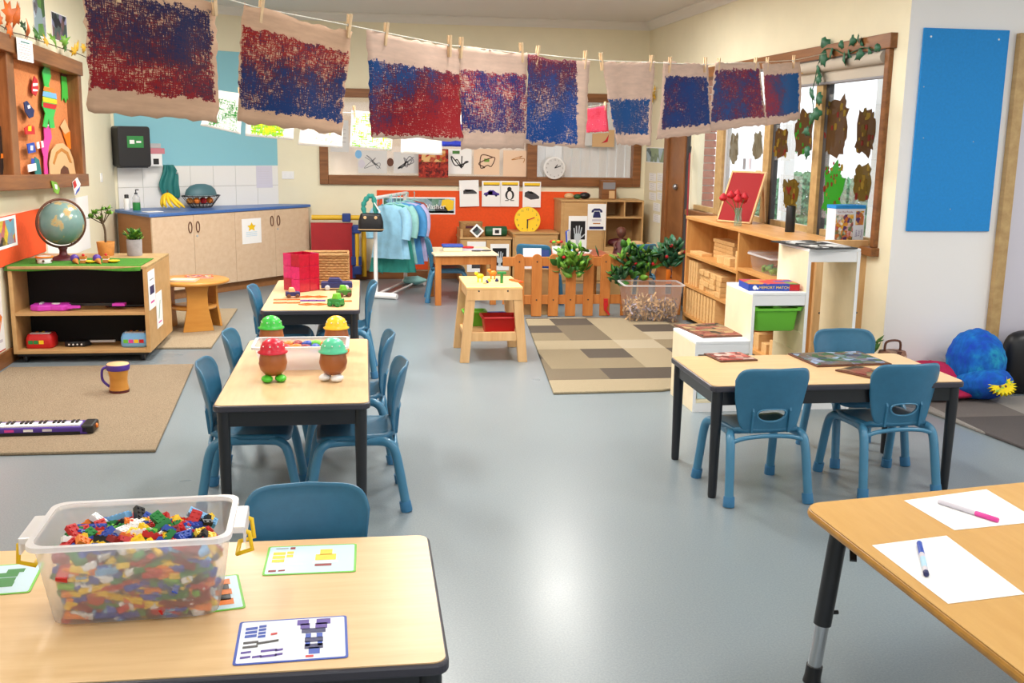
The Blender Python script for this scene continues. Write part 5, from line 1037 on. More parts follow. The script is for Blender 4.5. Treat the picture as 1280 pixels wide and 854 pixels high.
# round wooden stool-table
t = thing('round_table', 'low round honey-coloured wooden table with curved legs and a shelf', 'table', T(-1.50, 9.2, .0186))
MB().lathe([(.0, .40), (.3, .40), (.315, .408), (.315, .425), (.3, .432), (0, .432)], 40).build('tabletop', 'honey', t)
for k in range(3):
    M_ = T(0, 0, 0, 120 * k - 100); lp = [(-.13, 0), (.13, 0), (.09, .2), (.085, .33), (.1, .40), (-.1, .40), (-.085, .33), (-.09, .2)]
    MB().at(M_ @ T(0, -.2, 0, 0, 90)).prism(lp, -.012, .012).build('leg', 'honey', t, bevel=.003)
MB().lathe([(0, .18), (.2, .18), (.2, .2), (0, .2)], 32).build('lower_shelf', 'honey', t)
for i, (x, y, rz) in enumerate(((.05, .08, 10), (-.05, -.12, -5))):
    b_ = thing('picture_book', ['picture book with an orange and white cover on the round table', 'pale picture book on the round table edge'][i], 'book', T(-1.50 + x, 9.2 + y, .4515, rz)); MB().box(-.12, .12, -.09, .09, 0, .002).box(-.12, .12, -.09, .09, .01, .012).build('cover', ['tile_orange', 'tan'][i], b_); MB().box(-.118, .118, -.088, .088, .002, .01).build('pages', 'paper', b_); MB().box(-.1, .1, -.07, .07, .012, .0125).build('cover_print', ['fruit_print', 'cream_lam'][i], b_)
# ---------------------------------------------------------------- kitchen bench
K0, K1 = Vector((-2.12, 10.67, 0)), Vector((-.63, 12.40, 0)); kd = (K1 - K0).normalized(); kn = Vector((kd.y, -kd.x, 0)); KL = (K1 - K0).length
FKB = wall_frame(K0, kd); KI = FKB.inverted()
loc = lambda p: tuple((KI @ Vector((p[0], p[1], 0))))[0::2]
poly = [loc(p) for p in ((-2.12, 10.67), (-.63, 12.40), (-.68, 12.47), (-1.0, 12.47), (-2.58, 11.49), (-2.60, 11.35))]
pin = [loc(p) for p in ((-2.10, 10.74), (-.68, 12.40), (-.72, 12.46), (-1.0, 12.46), (-2.57, 11.47), (-2.58, 11.37))]
def vprism(poly, z0, z1): m = MB(); m.T = Matrix(((1, 0, 0, 0), (0, 0, 1, 0), (0, 1, 0, 0), (0, 0, 0, 1))); return m.prism(poly, z0, z1)
solo('worktop', vprism(poly, .868, .9), 'blue_top', 'blue worktop along the kitchen wall', 'worktop', FKB, bevel=.006)
t = thing('kitchen_cabinet', 'pale timber kitchen cupboard run under the blue worktop', 'cabinet', FKB)
kick = [(x, y - .05 if y > -.1 else y) for x, y in pin]
vprism(pin, .1, .868).build('carcass', 'cab_side', t); vprism(kick, 0, .1).build('kick_board', 'cab_side', t)
def lkb(x, y): p = pv(x, y, K0, K1); return (KI @ p).x
xs = [0.03, lkb(244.5, 320), lkb(296, 320), lkb(345.5, 320), KL - .03]
for i in range(4):
    d = MB().box(xs[i] + .002, xs[i + 1] - .002, .105, .864, -.03, -.008).build('door', 'cab', t, bevel=.002)
    hx = xs[i + 1] - .05 if i % 2 == 0 else xs[i] + .05
    MB().tube([(hx + .022 * math.sin(k * math.pi / 8), .74 + .055 * math.cos(k * math.pi / 8), -.002) for k in range(17)], .005, 6).build('handle', 'brown', d)
    if i % 2: MB().at(T(xs[i] + .04, .645, -.008)).lathe([(.012, 0), (.011, .006)], 12).build('lock', 'silver', d)
x_, zc = lkb(315, 288), .66
notice('cupboard_notice', 'white notice with a yellow star on the cupboard door', FKB @ T(0, 0, -.008), (lkb(303, 288), .51, lkb(327, 288), .785), out=.001, parts=[('star', 'yellow', PL([(.5, .86), (.57, .73), (.72, .72), (.62, .62), (.66, .5), (.5, .57), (.34, .5), (.38, .62), (.28, .72), (.43, .73)])), ('lines', 'skybl', LN(.3, .45, 4, .2, .8))])
# things on the worktop
def kz(x, y): return pz(x, y, .9)
P = kz(155, 260); t = thing('lotion_bottle', 'white bottle with a black cap on the worktop', 'bottle', T(-2.46, 11.28, .9005)); MB().lathe([(.03, 0), (.032, .01), (.032, .1), (.02, .125)], 16).build('body', 'white', t); MB().lathe([(.022, .12), (.022, .155), (.016, .16)], 14).build('cap', 'black', t)
t = thing('soap_dispenser', 'clear pump bottle of green soap on the worktop', 'bottle', T(-2.36, 11.26, .9005)); MB().lathe([(.038, 0), (.04, .01), (.04, .075), (.039, .08)], 16).build('soap', 'green', t); MB().lathe([(.0395, .08), (.04, .13), (.02, .16), (.014, .165)], 16).build('bottle', 'bin_clear', t); MB().tube([(0, 0, .16), (0, 0, .215)], .006, 6).tube([(0, 0, .21), (.03, 0, .21)], .006, 6).lathe([(.016, .165), (.016, .18)], 10).build('pump', 'darkgrey', t)
P = kz(214, 262); t = thing('banana_bunch', 'bunch of yellow bananas lying on the worktop', 'fruit', T(P.x, P.y + .02, .903))
for k in range(5): a = -1.2 + k * .6; MB().tube(bez([(-.03, 0, .17), (-.03 + .05 * math.sin(a), -.04 * math.cos(a), .13), (.0 + .1 * math.sin(a), -.08 * math.cos(a), .06), (.03 + .12 * math.sin(a), -.07 * math.cos(a), .018)], 5), [.006, .01, .014, .016, .018, .018, .018, .018, .018, .018, .017, .016, .014, .011, .008, .005], 8).build('banana', 'yellow', t)
MB().tube([(-.03, 0, .165), (-.035, 0, .2)], .007, 6).build('stem', 'stem', t)
P = kz(250, 260); t = thing('wire_basket', 'black wire fruit basket on the worktop', 'basket', T(P.x + .01, P.y + .04, .901, 49))
m = MB()
for z, r in ((.006, .1), (.05, .135), (.13, .185)): m.tube([(r * 1.25 * math.cos(k * math.pi / 12), r * .8 * math.sin(k * math.pi / 12), z) for k in range(25)], .004, 5, False)
MB().tube([(.232 * math.cos(k * math.pi / 12), .15 * math.sin(k * math.pi / 12), .13) for k in range(25)], .006, 6, False).build('rim', 'black', t); m.build('hoop', 'black', t)
for k in range(20): a = k * math.pi / 10; MB().tube([(.125 * math.cos(a), .08 * math.sin(a), .006), (.232 * math.cos(a), .15 * math.sin(a), .13)], .003, 4).build('wire', 'black', t)
for k in range(7): solo('fruit', MB().ell((0, 0, 0), (.038, .038, .036), 12, 8), ['terracotta', 'orange', 'tan', 'red', 'brown', 'orange', 'terracotta'][k], 'round %s fruit in the wire basket' % ['amber', 'orange', 'tan', 'red', 'brown', 'orange', 'amber'][k], 'fruit', Matrix.Translation(t.matrix_world.translation) @ T(0, 0, 0, 49) @ T(-.13 + .045 * k, .03 * (-1) ** k, .075), 'fruit in the wire basket')
solo('upturned_bowl', MB().lathe([(.165, .0), (.163, .02), (.15, .06), (.11, .1), (.05, .12), (0, .122)], 28), mat('bowl_teal', (74, 112, 122), .5), 'upturned grey teal bowl resting on the wire basket', 'bowl', Matrix.Translation(t.matrix_world.translation) @ T(0, 0, .136, 49) @ Matrix.Diagonal((1.15, .8, 1, 1)))
solo('dish_cloth', MB().box(-.09, .09, -.06, .06, 0, .006), 'white', 'folded white cloth beside the bananas', 'cloth', T(-2.15, 11.0, .9005, 40), bevel=.002)
# on the kitchen wall
a, z0_ = lk(140, 203); b, z1_ = lk(178, 160)
t = thing('towel_dispenser', 'black paper towel dispenser with a green label on the wall', 'dispenser', FK @ T((a + b) / 2, 1.33, .01)); W = b - a
MB().prism(rrect(W, .42, .03, 4, 0, .22), 0, .2).build('case', 'black', t, bevel=.01); MB().box(-W * .22, W * .28, .21, .33, .2, .203).build('label', 'green', t); MB().box(-.05, .0, .25, .29, .2035, .204).box(.02, .07, .26, .28, .2035, .204).build('label_print', 'white', t); MB().box(-W * .4, W * .4, .0, .012, .02, .19).build('slot', 'darkgrey', t)
a, _ = lk(181, 190); b, _ = lk(197, 190); t = thing('first_aid_box', 'small white box with a pink lid beside the dispenser', 'box', FK @ T((a + b) / 2, 1.345, .006)); W = b - a; MB().box(-W / 2, W / 2, 0, .14, 0, .12).build('box', 'white', t, bevel=.006); MB().box(-W / 2 - .005, W / 2 + .03, .13, .19, 0, .125).build('lid', mat('pinkish', (206, 128, 140), .6), t, bevel=.006); MB().box(-W / 2, W / 2, .19, .24, .0, .1).build('top', 'silver', t, bevel=.006); MB().box(-.03, .03, .02, .08, .12, .123).build('label', 'black', t)
a, z = lk(209, 206); 
def cl(u, v): w_ = .07 + .07 * math.sin(v * 2.6); return ((u - .5) * w_ * 1.6 + .012 * math.sin(8 * v), -.36 * v, .03 + .02 * math.sin(u * 12 + v * 2))
solo('tea_towel', MB().grid(cl, 14, 16), 'teal', 'teal cloth hanging from a hook on the tiles', 'cloth', FK @ T(a, z, .012), solid=.006); solo('wall_hook', MB().box(-.015, .015, -.02, .03, 0, .012).tube([(0, 0, .012), (0, -.01, .04), (0, .015, .045)], .005, 6), 'white', 'small white hook on the tiles', 'hook', FK @ T(lk(219, 218)[0], 1.27, .0095))
a = lk(320, 225)[0]; b = lk(340, 225)[0]; notice('tile_notice', 'pale lilac sheet stuck on the white tiles', FK, (a, 1.09, b, 1.34), out=.0102, base=mat('lilac_paper', (212, 210, 226), .6), parts=[('lines', 'lilac', LN(.2, .85, 7))])
def switch(lab, F_, x, z, n=2):
    t = thing('light_switch', lab, 'switch', F_ @ T(x, z, .0)); MB().box(-.035 * n, .035 * n, -.045, .045, 0, .01).build('plate', 'white', t, bevel=.003)
    for k in range(n): MB().box(-.012, .012, -.02, .02, .01, .016).build('rocker', 'white_gloss', t, M=T((k - (n - 1) / 2) * .06, 0, 0), bevel=.002)
switch('white double power switch beside the kitchen tiles', FB, lb(360, 219)[0], lb(360, 219)[1], 2); switch('white light switch on the left wall by the display case', FL, *ll(126, 222), 1)
# ================================================================ back wall and home corner
t = thing('orange_pinboard', 'long orange pinboard along the back wall', 'pinboard', FB @ T(0, 0, .001)); MB().box(lb(471, 240)[0], lb(733, 240)[0], .115, 1.066, 0, .016).build('panel', 'board_orange', t)
def bn(name, lab, x0, y0, x1, y1, out=.018, rz=0, **k):
    a = lb(x0, y0); b = lb(x1, y1); return notice(name, lab, FB, (a[0], b[1], b[0], a[1]), out=out, rz=rz, **k)
CAR = [(.1, .45), (.12, .53), (.28, .56), (.4, .64), (.62, .64), (.78, .55), (.92, .52), (.93, .44)]
W1 = [(.24 + .07 * math.cos(k), .44 + .05 * math.sin(k)) for k in [i * .7 for i in range(9)]]; W2 = [(.76 + .07 * math.cos(k), .44 + .05 * math.sin(k)) for k in [i * .7 for i in range(9)]]
G = 'picture sheets above the orange pinboard'
bn('picture_sheet', 'white sheet with a black and white van picture', 574, 225, 598, 258, rz=2, group=G, out=.04, parts=[('van', 'darkgrey', PL([(.2, .48), (.2, .6), (.3, .66), (.7, .64), (.88, .54), (.9, .48)])), ('window_strip', 'silver', PL([(.28, .57), (.32, .63), (.62, .62), (.72, .57)]))])
bn('picture_sheet', 'white sheet with a yellow heading and a blue red vehicle', 602, 226, 625, 258, group=G, out=.04, parts=[('heading', 'yellow', R(.08, .84, .95, .95)), ('heading_mark', 'brown', R(.1, .82, .92, .855)), ('vehicle', 'purple', PL(CAR)), ('vehicle_patch', 'flower_red', PL([(.32, .46), (.34, .6), (.56, .6), (.58, .46)])), ('wheel', 'navy', PL(W1)), ('wheel', 'navy', PL(W2))])
bn('picture_sheet', 'white sheet with a yellow heading and a penguin drawing', 625, 226, 648, 258, group=G, out=.04, parts=[('heading', 'yellow', R(.08, .84, .95, .95)), ('heading_mark', 'brown', R(.1, .82, .92, .855)), ('penguin_body', 'black', PL([(.5 + .24 * math.cos(k), .45 + .2 * math.sin(k)) for k in [i * .45 for i in range(14)]])), ('penguin_head', 'black', PL([(.48 + .12 * math.cos(k), .68 + .09 * math.sin(k)) for k in [i * .6 for i in range(11)]])), ('foot', 'darkgrey', R(.26, .22, .44, .25)), ('foot', 'darkgrey', R(.54, .22, .74, .25))])
MB().at(T(0, 0, .0024)).prism(circ(.03, 14, 0, -.02, .05), 0, .0003).build('penguin_belly', 'white', bpy.data.objects['picture_sheet.002'])
bn('picture_sheet', 'white sheet with a yellow heading and a grey car picture', 653, 227, 675, 259, group=G, out=.04, parts=[('heading', 'yellow', R(.08, .84, .95, .95)), ('heading_mark', 'brown', R(.1, .82, .92, .855)), ('car', 'darkgrey', PL([(.1, .42), (.12, .58), (.3, .64), (.5, .62), (.75, .52), (.92, .42), (.9, .34), (.45, .3)])), ('windscreen', 'silver', PL([(.3, .56), (.36, .61), (.55, .58), (.62, .52)]))])
blotch('banner_print', 15, (90, 150, 210), (70, 130, 70), (180, 200, 225), (60, 110, 80), (120, 160, 200), scale=6)
a0, b0_ = lb(478, 246), lb(569, 268)
t = bn('car_wash_banner', 'long blue banner with a truck picture on the orange pinboard', 478, 246, 569, 268, parts=[('picture', 'banner_print', R(.015, .08, .985, .92)), ('grass', 'leaf', R(.02, .08, .98, .2)), ('truck', 'darkgrey', PL([(.72, .2), (.7, .45), (.78, .5), (.86, .45), (.9, .2)])), ('splash', 'yellow', PL([(.8, .5), (.82, .85), (.9, .9), (.98, .8), (.97, .3), (.9, .2)])), ('lettering', 'paper', TX('Car Washer', .085, .45, .62))])
# papers on the internal window
G2 = 'children\'s drawings on the internal window'
def scr(seed, n=7, w_=.006, x0=.15, x1=.85, y0=.2, y1=.8):
    def f(m, W, H):
        r = random.Random(seed); p = Vector((r.uniform(x0, x1), r.uniform(y0, y1), 0)); pts = [p]
        for k in range(n): pts.append(Vector((r.uniform(x0, x1), r.uniform(y0, y1), 0)))
        c = bez(pts, 7); q = [Vector(((v.x - .5) * W, (v.y - .5) * H, .0004)) for v in c]
        for a, b in zip(q, q[1:]):
            d = (b - a); 
            if d.length < 1e-5: continue
            nn = Vector((-d.y, d.x, 0)).normalized() * w_ / 2; m.add([a - nn, b - nn, b + nn, a + nn], [(0, 1, 2, 3)])
    return f
mat('peach', (240, 208, 178), .8); mat('palegrey', (214, 214, 214), .8); blotch('red_glitter', 16, (150, 24, 20), (120, 30, 24), (190, 60, 40), (90, 20, 20), scale=40); blotch('food_print', 17, (60, 90, 40), (200, 120, 50), (170, 40, 30), (220, 180, 120), scale=22)
o_ = -.06
for x0, y0, x1, y1, lab, base, parts in ((447, 188, 484, 217, 'pale grey pencil drawing on the internal window', 'palegrey', [('scribble', 'grey', scr(1, 9, .008))]), (492, 190, 523, 217, 'grey smudged drawing on the internal window', 'palegrey', [('scribble', 'grey', scr(2, 14, .012))]),
        (560, 186, 590, 218, 'white drawing with thick black lines', 'paper', [('line', 'black', scr(3, 8, .014)), ('colour_patch', 'leaf', R(.2, .8, .5, .92))]), (593, 186, 625, 219, 'peach drawing with a dark face', 'peach', [('line', 'brown', scr(4, 8, .012)), ('patch', 'leaf2', R(.4, .5, .6, .62))]), (630, 188, 663, 221, 'plain peach drawing with faint red lines', 'peach', [('line', 'terracotta', scr(5, 5, .008, .3, .8, .5, .8))]),
        (523, 186, 560, 222, 'deep red sparkly picture on the window frame', 'red_glitter', [('food_picture', 'food_print', R(.1, .55, .9, .95))]), (742, 162, 769, 184, 'brown paper picture with a red mark on the right window', 'tan', [('mark', 'flower_red', PL([(.4, .2), (.7, .3), (.75, .75), (.6, .4)]))]), (724, 163, 741, 182, 'small grey sheet on the right window', 'palegrey', [('mark', 'pink', R(.1, .2, .3, .6))]), (412, 150, 436, 190, 'pale sheet at the left of the internal window', 'palegrey', [('mark', 'grey', LN(.3, .7, 4))])):
    bn('drawing', lab, x0, y0, x1, y1, out=o_ if x0 != 523 else .04, base=base, parts=parts, group=G2, cat='drawing')
for x, y, c, lab in ((448, 193, 'lightblue', 'light blue paper dot'), (488, 203, 'brown', 'brown spotted paper animal'), (452, 205, 'lilac', 'small white paper tag')):
    a, z = lb(x, y); t = thing('paper_ornament', lab + ' on the internal window', 'ornament', FB @ T(a, z, -.06)); MB().prism(circ(.04, 16, 0, 0, .05), 0, .002).build('card', c, t)
# round white clock in the window
a, z = lb(692, 210); t = thing('wall_clock', 'round white wall clock in the window frame', 'clock', FB @ T(a, z, .035)); MB().lathe([(.135, 0), (.135, .03), (.125, .035)], 36).build('case', 'white', t); MB().lathe([(0, .0352), (.118, .0352)], 36, cap=False).build('dial', 'palegrey', t)
for k in range(12): an = R_(30 * k); MB().text(str(k or 12), .026, .1 * math.sin(an), .1 * math.cos(an), .0362).build('numeral', 'darkgrey', t)
MB().at(T(0, 0, .038, -70)).box(-.005, .005, 0, .08, 0, .001).build('minute_hand', 'black', t); MB().at(T(0, 0, .039, -40)).box(-.005, .005, 0, .055, 0, .001).build('hour_hand', 'black', t)
# notices on the right wall beyond the window
blotch('photo_strip', 18, (110, 140, 160), (190, 210, 220), (70, 90, 90), (150, 170, 140), scale=8)
def rn(lab, x0, y0, x1, y1, **k): a = lr(x0, y0); b = lr(x1, y1); return notice('wall_notice', lab, FR, (min(a[0], b[0]), min(a[1], b[1]), max(a[0], b[0]), max(a[1], b[1])), group='notices beside the timber door', **k)
rn('blue photo strip notice beside the timber door', 808, 184, 836, 205, parts=[('photo', 'photo_strip', R(.03, .05, .97, .95))])
for i in range(2):
    for j in range(3): rn('small typed notice in the block under the photo strip', 812 + 10 * i, 216 + 12 * j, 820 + 10 * i, 227 + 12 * j, parts=[('lines', 'grey', LN(.15, .85, 5))])
for j in range(2): rn('small typed notice in the single column below', 817, 253 + 14 * j, 825, 265 + 14 * j, parts=[('lines', 'grey', LN(.15, .85, 5))])
# yellow leaf sprig on the right wall
P = pv(818, 122, RW0, RW1); t = thing('leaf_sprig', 'yellow leaf sprig fixed to the far wall', 'ornament', FR @ T(*lr(818, 122), .02)); MB().tube([(-.1, -.03, 0), (.1, .04, .01)], .006, 5).build('stem', 'leaf_yellow', t)
for k in range(5): leaf('plain', 'leaf_yellow', t, T(-.09 + .045 * k, -.02 + .015 * k, .01, 60 * (-1) ** k - 60) @ Matrix.Scale(1.4, 4))
# ---------------------------------------------------------------- pipe frame with red panel
t = thing('pipe_frame', 'red panel in a yellow and blue plastic pipe frame by the cupboards', 'play frame', T(0, 0, 0)); y0 = 12.3
x0 = py(389, 300, y0).x; x1 = py(441, 300, y0).x; ztp = py(420, 272, y0).z
MB().box(x0, x1, y0 - .01, y0 + .01, .03, ztp - .06).build('panel', 'mat_red', t)
MB().tube([(x0 + .01, y0, ztp), (x1 + .1, y0, ztp)], .03, 10).build('top_pipe', 'mat_yellow', t); MB().tube([(x1 + .05, y0 - .05, .1), (x1 + .05, y0 - .05, ztp - .08)], .025, 10).build('upright_pipe', 'mat_yellow', t); MB().tube([(x1 + .13, y0 + .06, .05), (x1 + .13, y0 + .06, ztp - .03)], .03, 10).build('upright_pipe', 'mat_yellow', t)
for xx, yy_, zz in ((x1 - .07, y0 - .01, ztp), (x1 + .05, y0 - .05, ztp - .13), (x1 + .05, y0 - .05, .14)): MB().box(xx - .05, xx + .05, yy_ - .04, yy_ + .04, zz - .05, zz + .05).build('connector', 'mat_blue', t, bevel=.012)
MB().box(x1 - .02, x1 + .1, y0 - .07, y0 - .03, .2, .3).box(x1 - .01, x1 + .03, y0 - .02, y0 + .02, .04, ztp - .1).build('edge_strip', 'mat_blue', t)
# ---------------------------------------------------------------- dress-up rack
ra, rb_ = Vector((.106, 10.95, 0)), Vector((.46, 12.0, 0)); rd = (rb_ - ra).normalized(); RA = math.degrees(math.atan2(rd.y, rd.x)) - 90; RLn = (rb_ - ra).length; HT = 1.06
t = thing('clothes_rack', 'white tubular dress-up clothes rack', 'clothes rack', T(ra.x, ra.y, 0, RA))
MB().tube([(0, 0, .05), (0, 0, HT)], .022, 10).build('upright', 'white_gloss', t); MB().tube([(0, RLn, .05), (0, RLn, HT)], .022, 10).build('upright', 'white_gloss', t); MB().tube([(0, -.05, HT), (0, RLn + .05, HT)], .02, 10).build('top_bar', 'white_gloss', t)
for y in (0, RLn): MB().tube([(-.03, y, .035), (.2, y - .02, .035), (.24, y - .03, .03)], [.035, .035, .03], 10).build('foot', 'white_gloss', t)
MB().tube([(.02, 0, .05), (.02, RLn, .05)], .015, 8).build('base_rail', 'white_gloss', t); MB().tube([(.16, 0, .05), (.16, RLn, .05)], .012, 8).build('base_rail', 'white_gloss', t)
RM = T(ra.x, ra.y, 0, RA)
def garment(lab, y, mt, w_=.3, L=.62, flare=1.25, sleeves=True, split=False, rz=0, seed=0, dx=0, name='dress_up_shirt'):
    g = thing(name, lab, 'clothes', RM @ T(dx, y, HT - .02, rz), 'dress-up clothes on the rack'); r = random.Random(seed); n = 36
    def ring(z, w2, d, ph, am): return [(w2 / 2 * math.cos(a) * (1 + am * math.sin(7 * a + ph)), d / 2 * math.sin(a) * (1 + 2.2 * am * math.sin(9 * a + ph * 1.3)), z) for a in [2 * math.pi * k / n for k in range(n)]]
    rings = [ring(-.06, .08, .05, 0, 0), ring(-.075, w_ * .75, .06, 0, .01), ring(-.11, w_, .075, 0, .02), ring(-.2, w_ * .94, .08, .5, .05)]
    for k in range(1, 6): f = k / 5; rings.append(ring(-.2 - (L - .2) * f + .012 * math.sin(3 * f + seed), w_ * (.94 + (flare - .94) * f), .08 + .03 * f, .5 + f, .05 + .06 * f))
    MB().loops(rings, close0=True).build('body', mt, g)
    if sleeves:
        for s in (-1, 1): MB().tube(bez([(s * w_ * .42, 0, -.1), (s * w_ * .58, -.01, -.19), (s * w_ * .62, -.03, -.32), (s * w_ * .6, -.05, -.42)], 4), [.045, .05, .052, .054, .055, .056, .056, .056, .055, .054, .052, .05, .05], 10).build('sleeve', mt, g)
    MB().tube(bez([(-w_ * .4, 0, -.1), (0, 0, -.045), (w_ * .4, 0, -.1)], 5), .006, 6).tube(bez([(0, 0, -.045), (0, 0, -.0), (0, .02, .028), (0, .0, .045), (0, -.015, .03)], 4), .004, 5).build('hanger', 'sh_mint', g)
garment('light blue shirt hanging at the front of the rack', .2, 'sh_lblue', .34, .62, 1.25, seed=1, dx=.1, rz=-8); garment('teal dress hanging behind the light blue shirt', .32, 'sh_teal', .36, .78, 1.35, False, seed=2, dx=.08, rz=6, name='dress_up_dress'); garment('mint smock hanging in the middle of the rack', .44, 'sh_mint', .34, .7, 1.3, seed=3, dx=.1, rz=-5, name='dress_up_smock'); garment('sky blue coat hanging near the back of the rack', .58, 'sh_blue', .4, .74, 1.2, seed=4, dx=.1, rz=8, name='dress_up_coat'); garment('lilac top hanging near the wall', .72, 'sh_lilac', .38, .72, 1.2, seed=5, dx=.13, rz=-4, name='lilac_blouse'); garment('deep blue cape hanging next to the wall', .88, 'sh_navy', .38, .72, 1.3, False, seed=6, dx=.1, name='dress_up_cape')
garment('brown hooded top at the end of the rack', 1.0, mat('rust', (150, 74, 60), .9), .3, .4, 1.1, False, seed=7, dx=.14)
g = thing('green_scarf', 'green scarf hanging low under the clothes', 'clothes', RM @ T(.0, .26, 0)); 
def sc(u, v): return (-.1 + .1 * u + .02 * math.sin(6 * v), .02 * math.sin(9 * u), .9 - .62 * v - .05 * u)
MB().grid(sc, 8, 14).build('cloth', 'sh_teal', g, solid=.006); MB().tube([(-.06, 0, .88), (-.03, 0, 1.05)], .004, 5).build('loop', 'sh_teal', g)
solo('crumpled_cloth', MB().ell((0, 0, 0), (.13, .09, .045), 20, 12, lambda d: 1 + .2 * math.sin(7 * d.x + 5 * d.y) * math.cos(6 * d.y)), 'sh_mint', 'crumpled green cloth dropped at the foot of the rack', 'cloth', T(.55, 11.75, .085))
P = py(466, 277, 10.85); t = thing('handbag', 'black handbag with tan stitching and a teal boa strap', 'handbag', T(P.x - .02, 10.82, P.z - .1, -6)); 
MB().loops([[(x * s, y * s, z) for x, y in rrect(.26, .11, .04)] for s, z in ((.93, 0), (1, .02), (.99, .1), (.85, .165), (.78, .185), (.5, .19))], close0=True, close1=True).build('body', 'black', t)
MB().tube([(x, y, .022) for x, y in rrect(.264, .114, .04)] + [(.132, .0, .022)], .005, 5).build('piping', 'tan', t)
for s in (-1, 1): MB().at(T(s * .055, -.047, .145, 0, 90)).lathe([(.018, 0), (.014, .008)], 12).build('handle_ring', 'tan', t)
bp_ = bez([(-.06, 0, .17), (-.075, 0, .27), (-.02, .0, .36), (.03, .01, .34), (.055, 0, .17)], 6); ri = random.Random(9)
MB().tube(bp_, [.024 + .006 * math.sin(i * 2.1) for i in range(len(bp_))], 8).build('boa_strap', 'sh_teal', t); MB().bar((.04, -.02, .3), (.1, -.02, .2), .09, .006).build('white_tag', 'white', t)
# ---------------------------------------------------------------- home-corner table and chair
t = thing('play_table', 'small white-topped wooden play table beside the dress-up rack', 'table', T(1.0, 10.78, 0, 3)); MB().box(-.33, .33, -.37, .37, .51, .53).build('tabletop', 'cream_lam', t, bevel=.004)
MB().box(-.3, .3, -.34, -.32, .42, .51).box(-.3, .3, .32, .34, .42, .51).box(-.31, -.29, -.34, .34, .42, .51).box(.29, .31, -.34, .34, .42, .51).build('apron', 'picket', t)
for sx in (-1, 1):
    for sy in (-1, 1): MB().box(sx * .285 - .03, sx * .285 + .03, sy * .315 - .03, sy * .315 + .03, 0, .51).build('leg', 'picket', t, bevel=.004)
c = dup(proto, T(.86, 10.8, 0, -92), 'blue chair at the white-topped play table by the clothes rack')
P = pz(561, 312, .53); t = thing('food_container', 'yellow container with a blue lid on the play table', 'container', T(.9, 10.72, .5305)); MB().box(-.1, .1, -.07, .07, 0, .045).build('tub', 'cream_lam', t, bevel=.01); MB().box(-.11, .11, -.08, .08, .045, .07).build('lid', 'blue', t, bevel=.01)
solo('play_paper', MB().box(-.13, .13, -.09, .09, 0, .003), 'lilac_paper', 'loose pale papers spread on the play table', 'paper', T(1.12, 10.85, .5305, 12)); t = thing('reading_glasses', 'black-rimmed toy glasses on the play table', 'glasses', T(1.2, 10.68, .532, 10))
for s in (-1, 1): MB().tube([(s * .055 + .048 * math.cos(k * .4), .03 * math.sin(k * .4), .006) for k in range(17)], .005, 5).build('lens_rim', 'darkgrey', t)
MB().tube([(-.01, 0, .008), (.01, 0, .008)], .004, 5).build('bridge', 'darkgrey', t)
solo('red_bead_string', MB().tube([(.06 * math.cos(k * .5), .04 * math.sin(k * .5), .012) for k in range(13)], .01, 6), 'red', 'string of red beads on the play table', 'toy', T(1.08, 10.95, .534))
# ---------------------------------------------------------------- low cupboards along the back wall
def cab(name, lab, x0, x1, h, yf=12.0, backs=True):
    t = thing(name, lab, 'cabinet', T(0, 0, 0)); MB().box(x0, x1, yf, 12.46, 0, h - .02).build('carcass', 'ply', t, bevel=.003); MB().box(x0 - .01, x1 + .01, yf - .015, 12.47, h - .02, h).build('top_panel', 'ply', t, bevel=.003); return t
t = cab('low_cupboard', 'low plywood cupboard with a basket on top and hand pictures', 1.10, 1.70, .55)
for k in range(2): MB().box(1.11 + k * .3, 1.395 + k * .3, 11.985, 12.0, .04, .52).build('door', 'ply', t, bevel=.003)
MB().box(1.10, 1.13, 12.0, 12.46, .55, .64).box(1.13, 1.7, 12.44, 12.46, .55, .64).build('gallery', 'ply', t)
t = cab('clock_cupboard', 'plywood cupboard under the yellow teaching clock', 1.72, 2.26, .61); MB().box(1.74, 2.24, 11.985, 12.0, .04, .56).build('door', 'ply', t, bevel=.003); MB().box(1.72, 1.75, 11.99, 12.0, .56, .6).build('trim_strip', 'pine', t)
t = cab('tall_cupboard', 'plywood cupboard with a telephone poster on its door', 2.29, 2.815, .995)
MB().box(2.32, 2.79, 11.985, 12.0, .04, .96).build('door', 'ply', t, bevel=.003)
t = thing('open_shelf', 'open plywood shelf unit with cubbies beside the tall cupboard', 'shelf', T(0, 0, 0)); 
for x in (2.82, 3.27): MB().box(x, x + .02, 12.0, 12.46, 0, .995).build('side_panel', 'ply', t)
for z in (.06, .42, .78, .975): MB().box(2.84, 3.27, 12.0, 12.46, z, z + .02).build('shelf_panel', 'ply', t)
MB().box(3.05, 3.065, 12.0, 12.46, .8, .975).build('divider', 'ply', t); MB().box(2.84, 3.27, 12.44, 12.46, .08, .975).build('back_panel', 'ply', t); MB().box(2.84, 3.27, 12.0, 12.02, .08, .42).build('lower_door', 'ply', t)
FC = wall_frame((0, 11.984, 0), (1, 0))
def cn(lab, x0, y0, x1, y1, **k): a = py(x0, y0, 11.98); b = py(x1, y1, 11.98); return notice('poster', lab, FC, (a.x, b.z, b.x, a.z), **k)
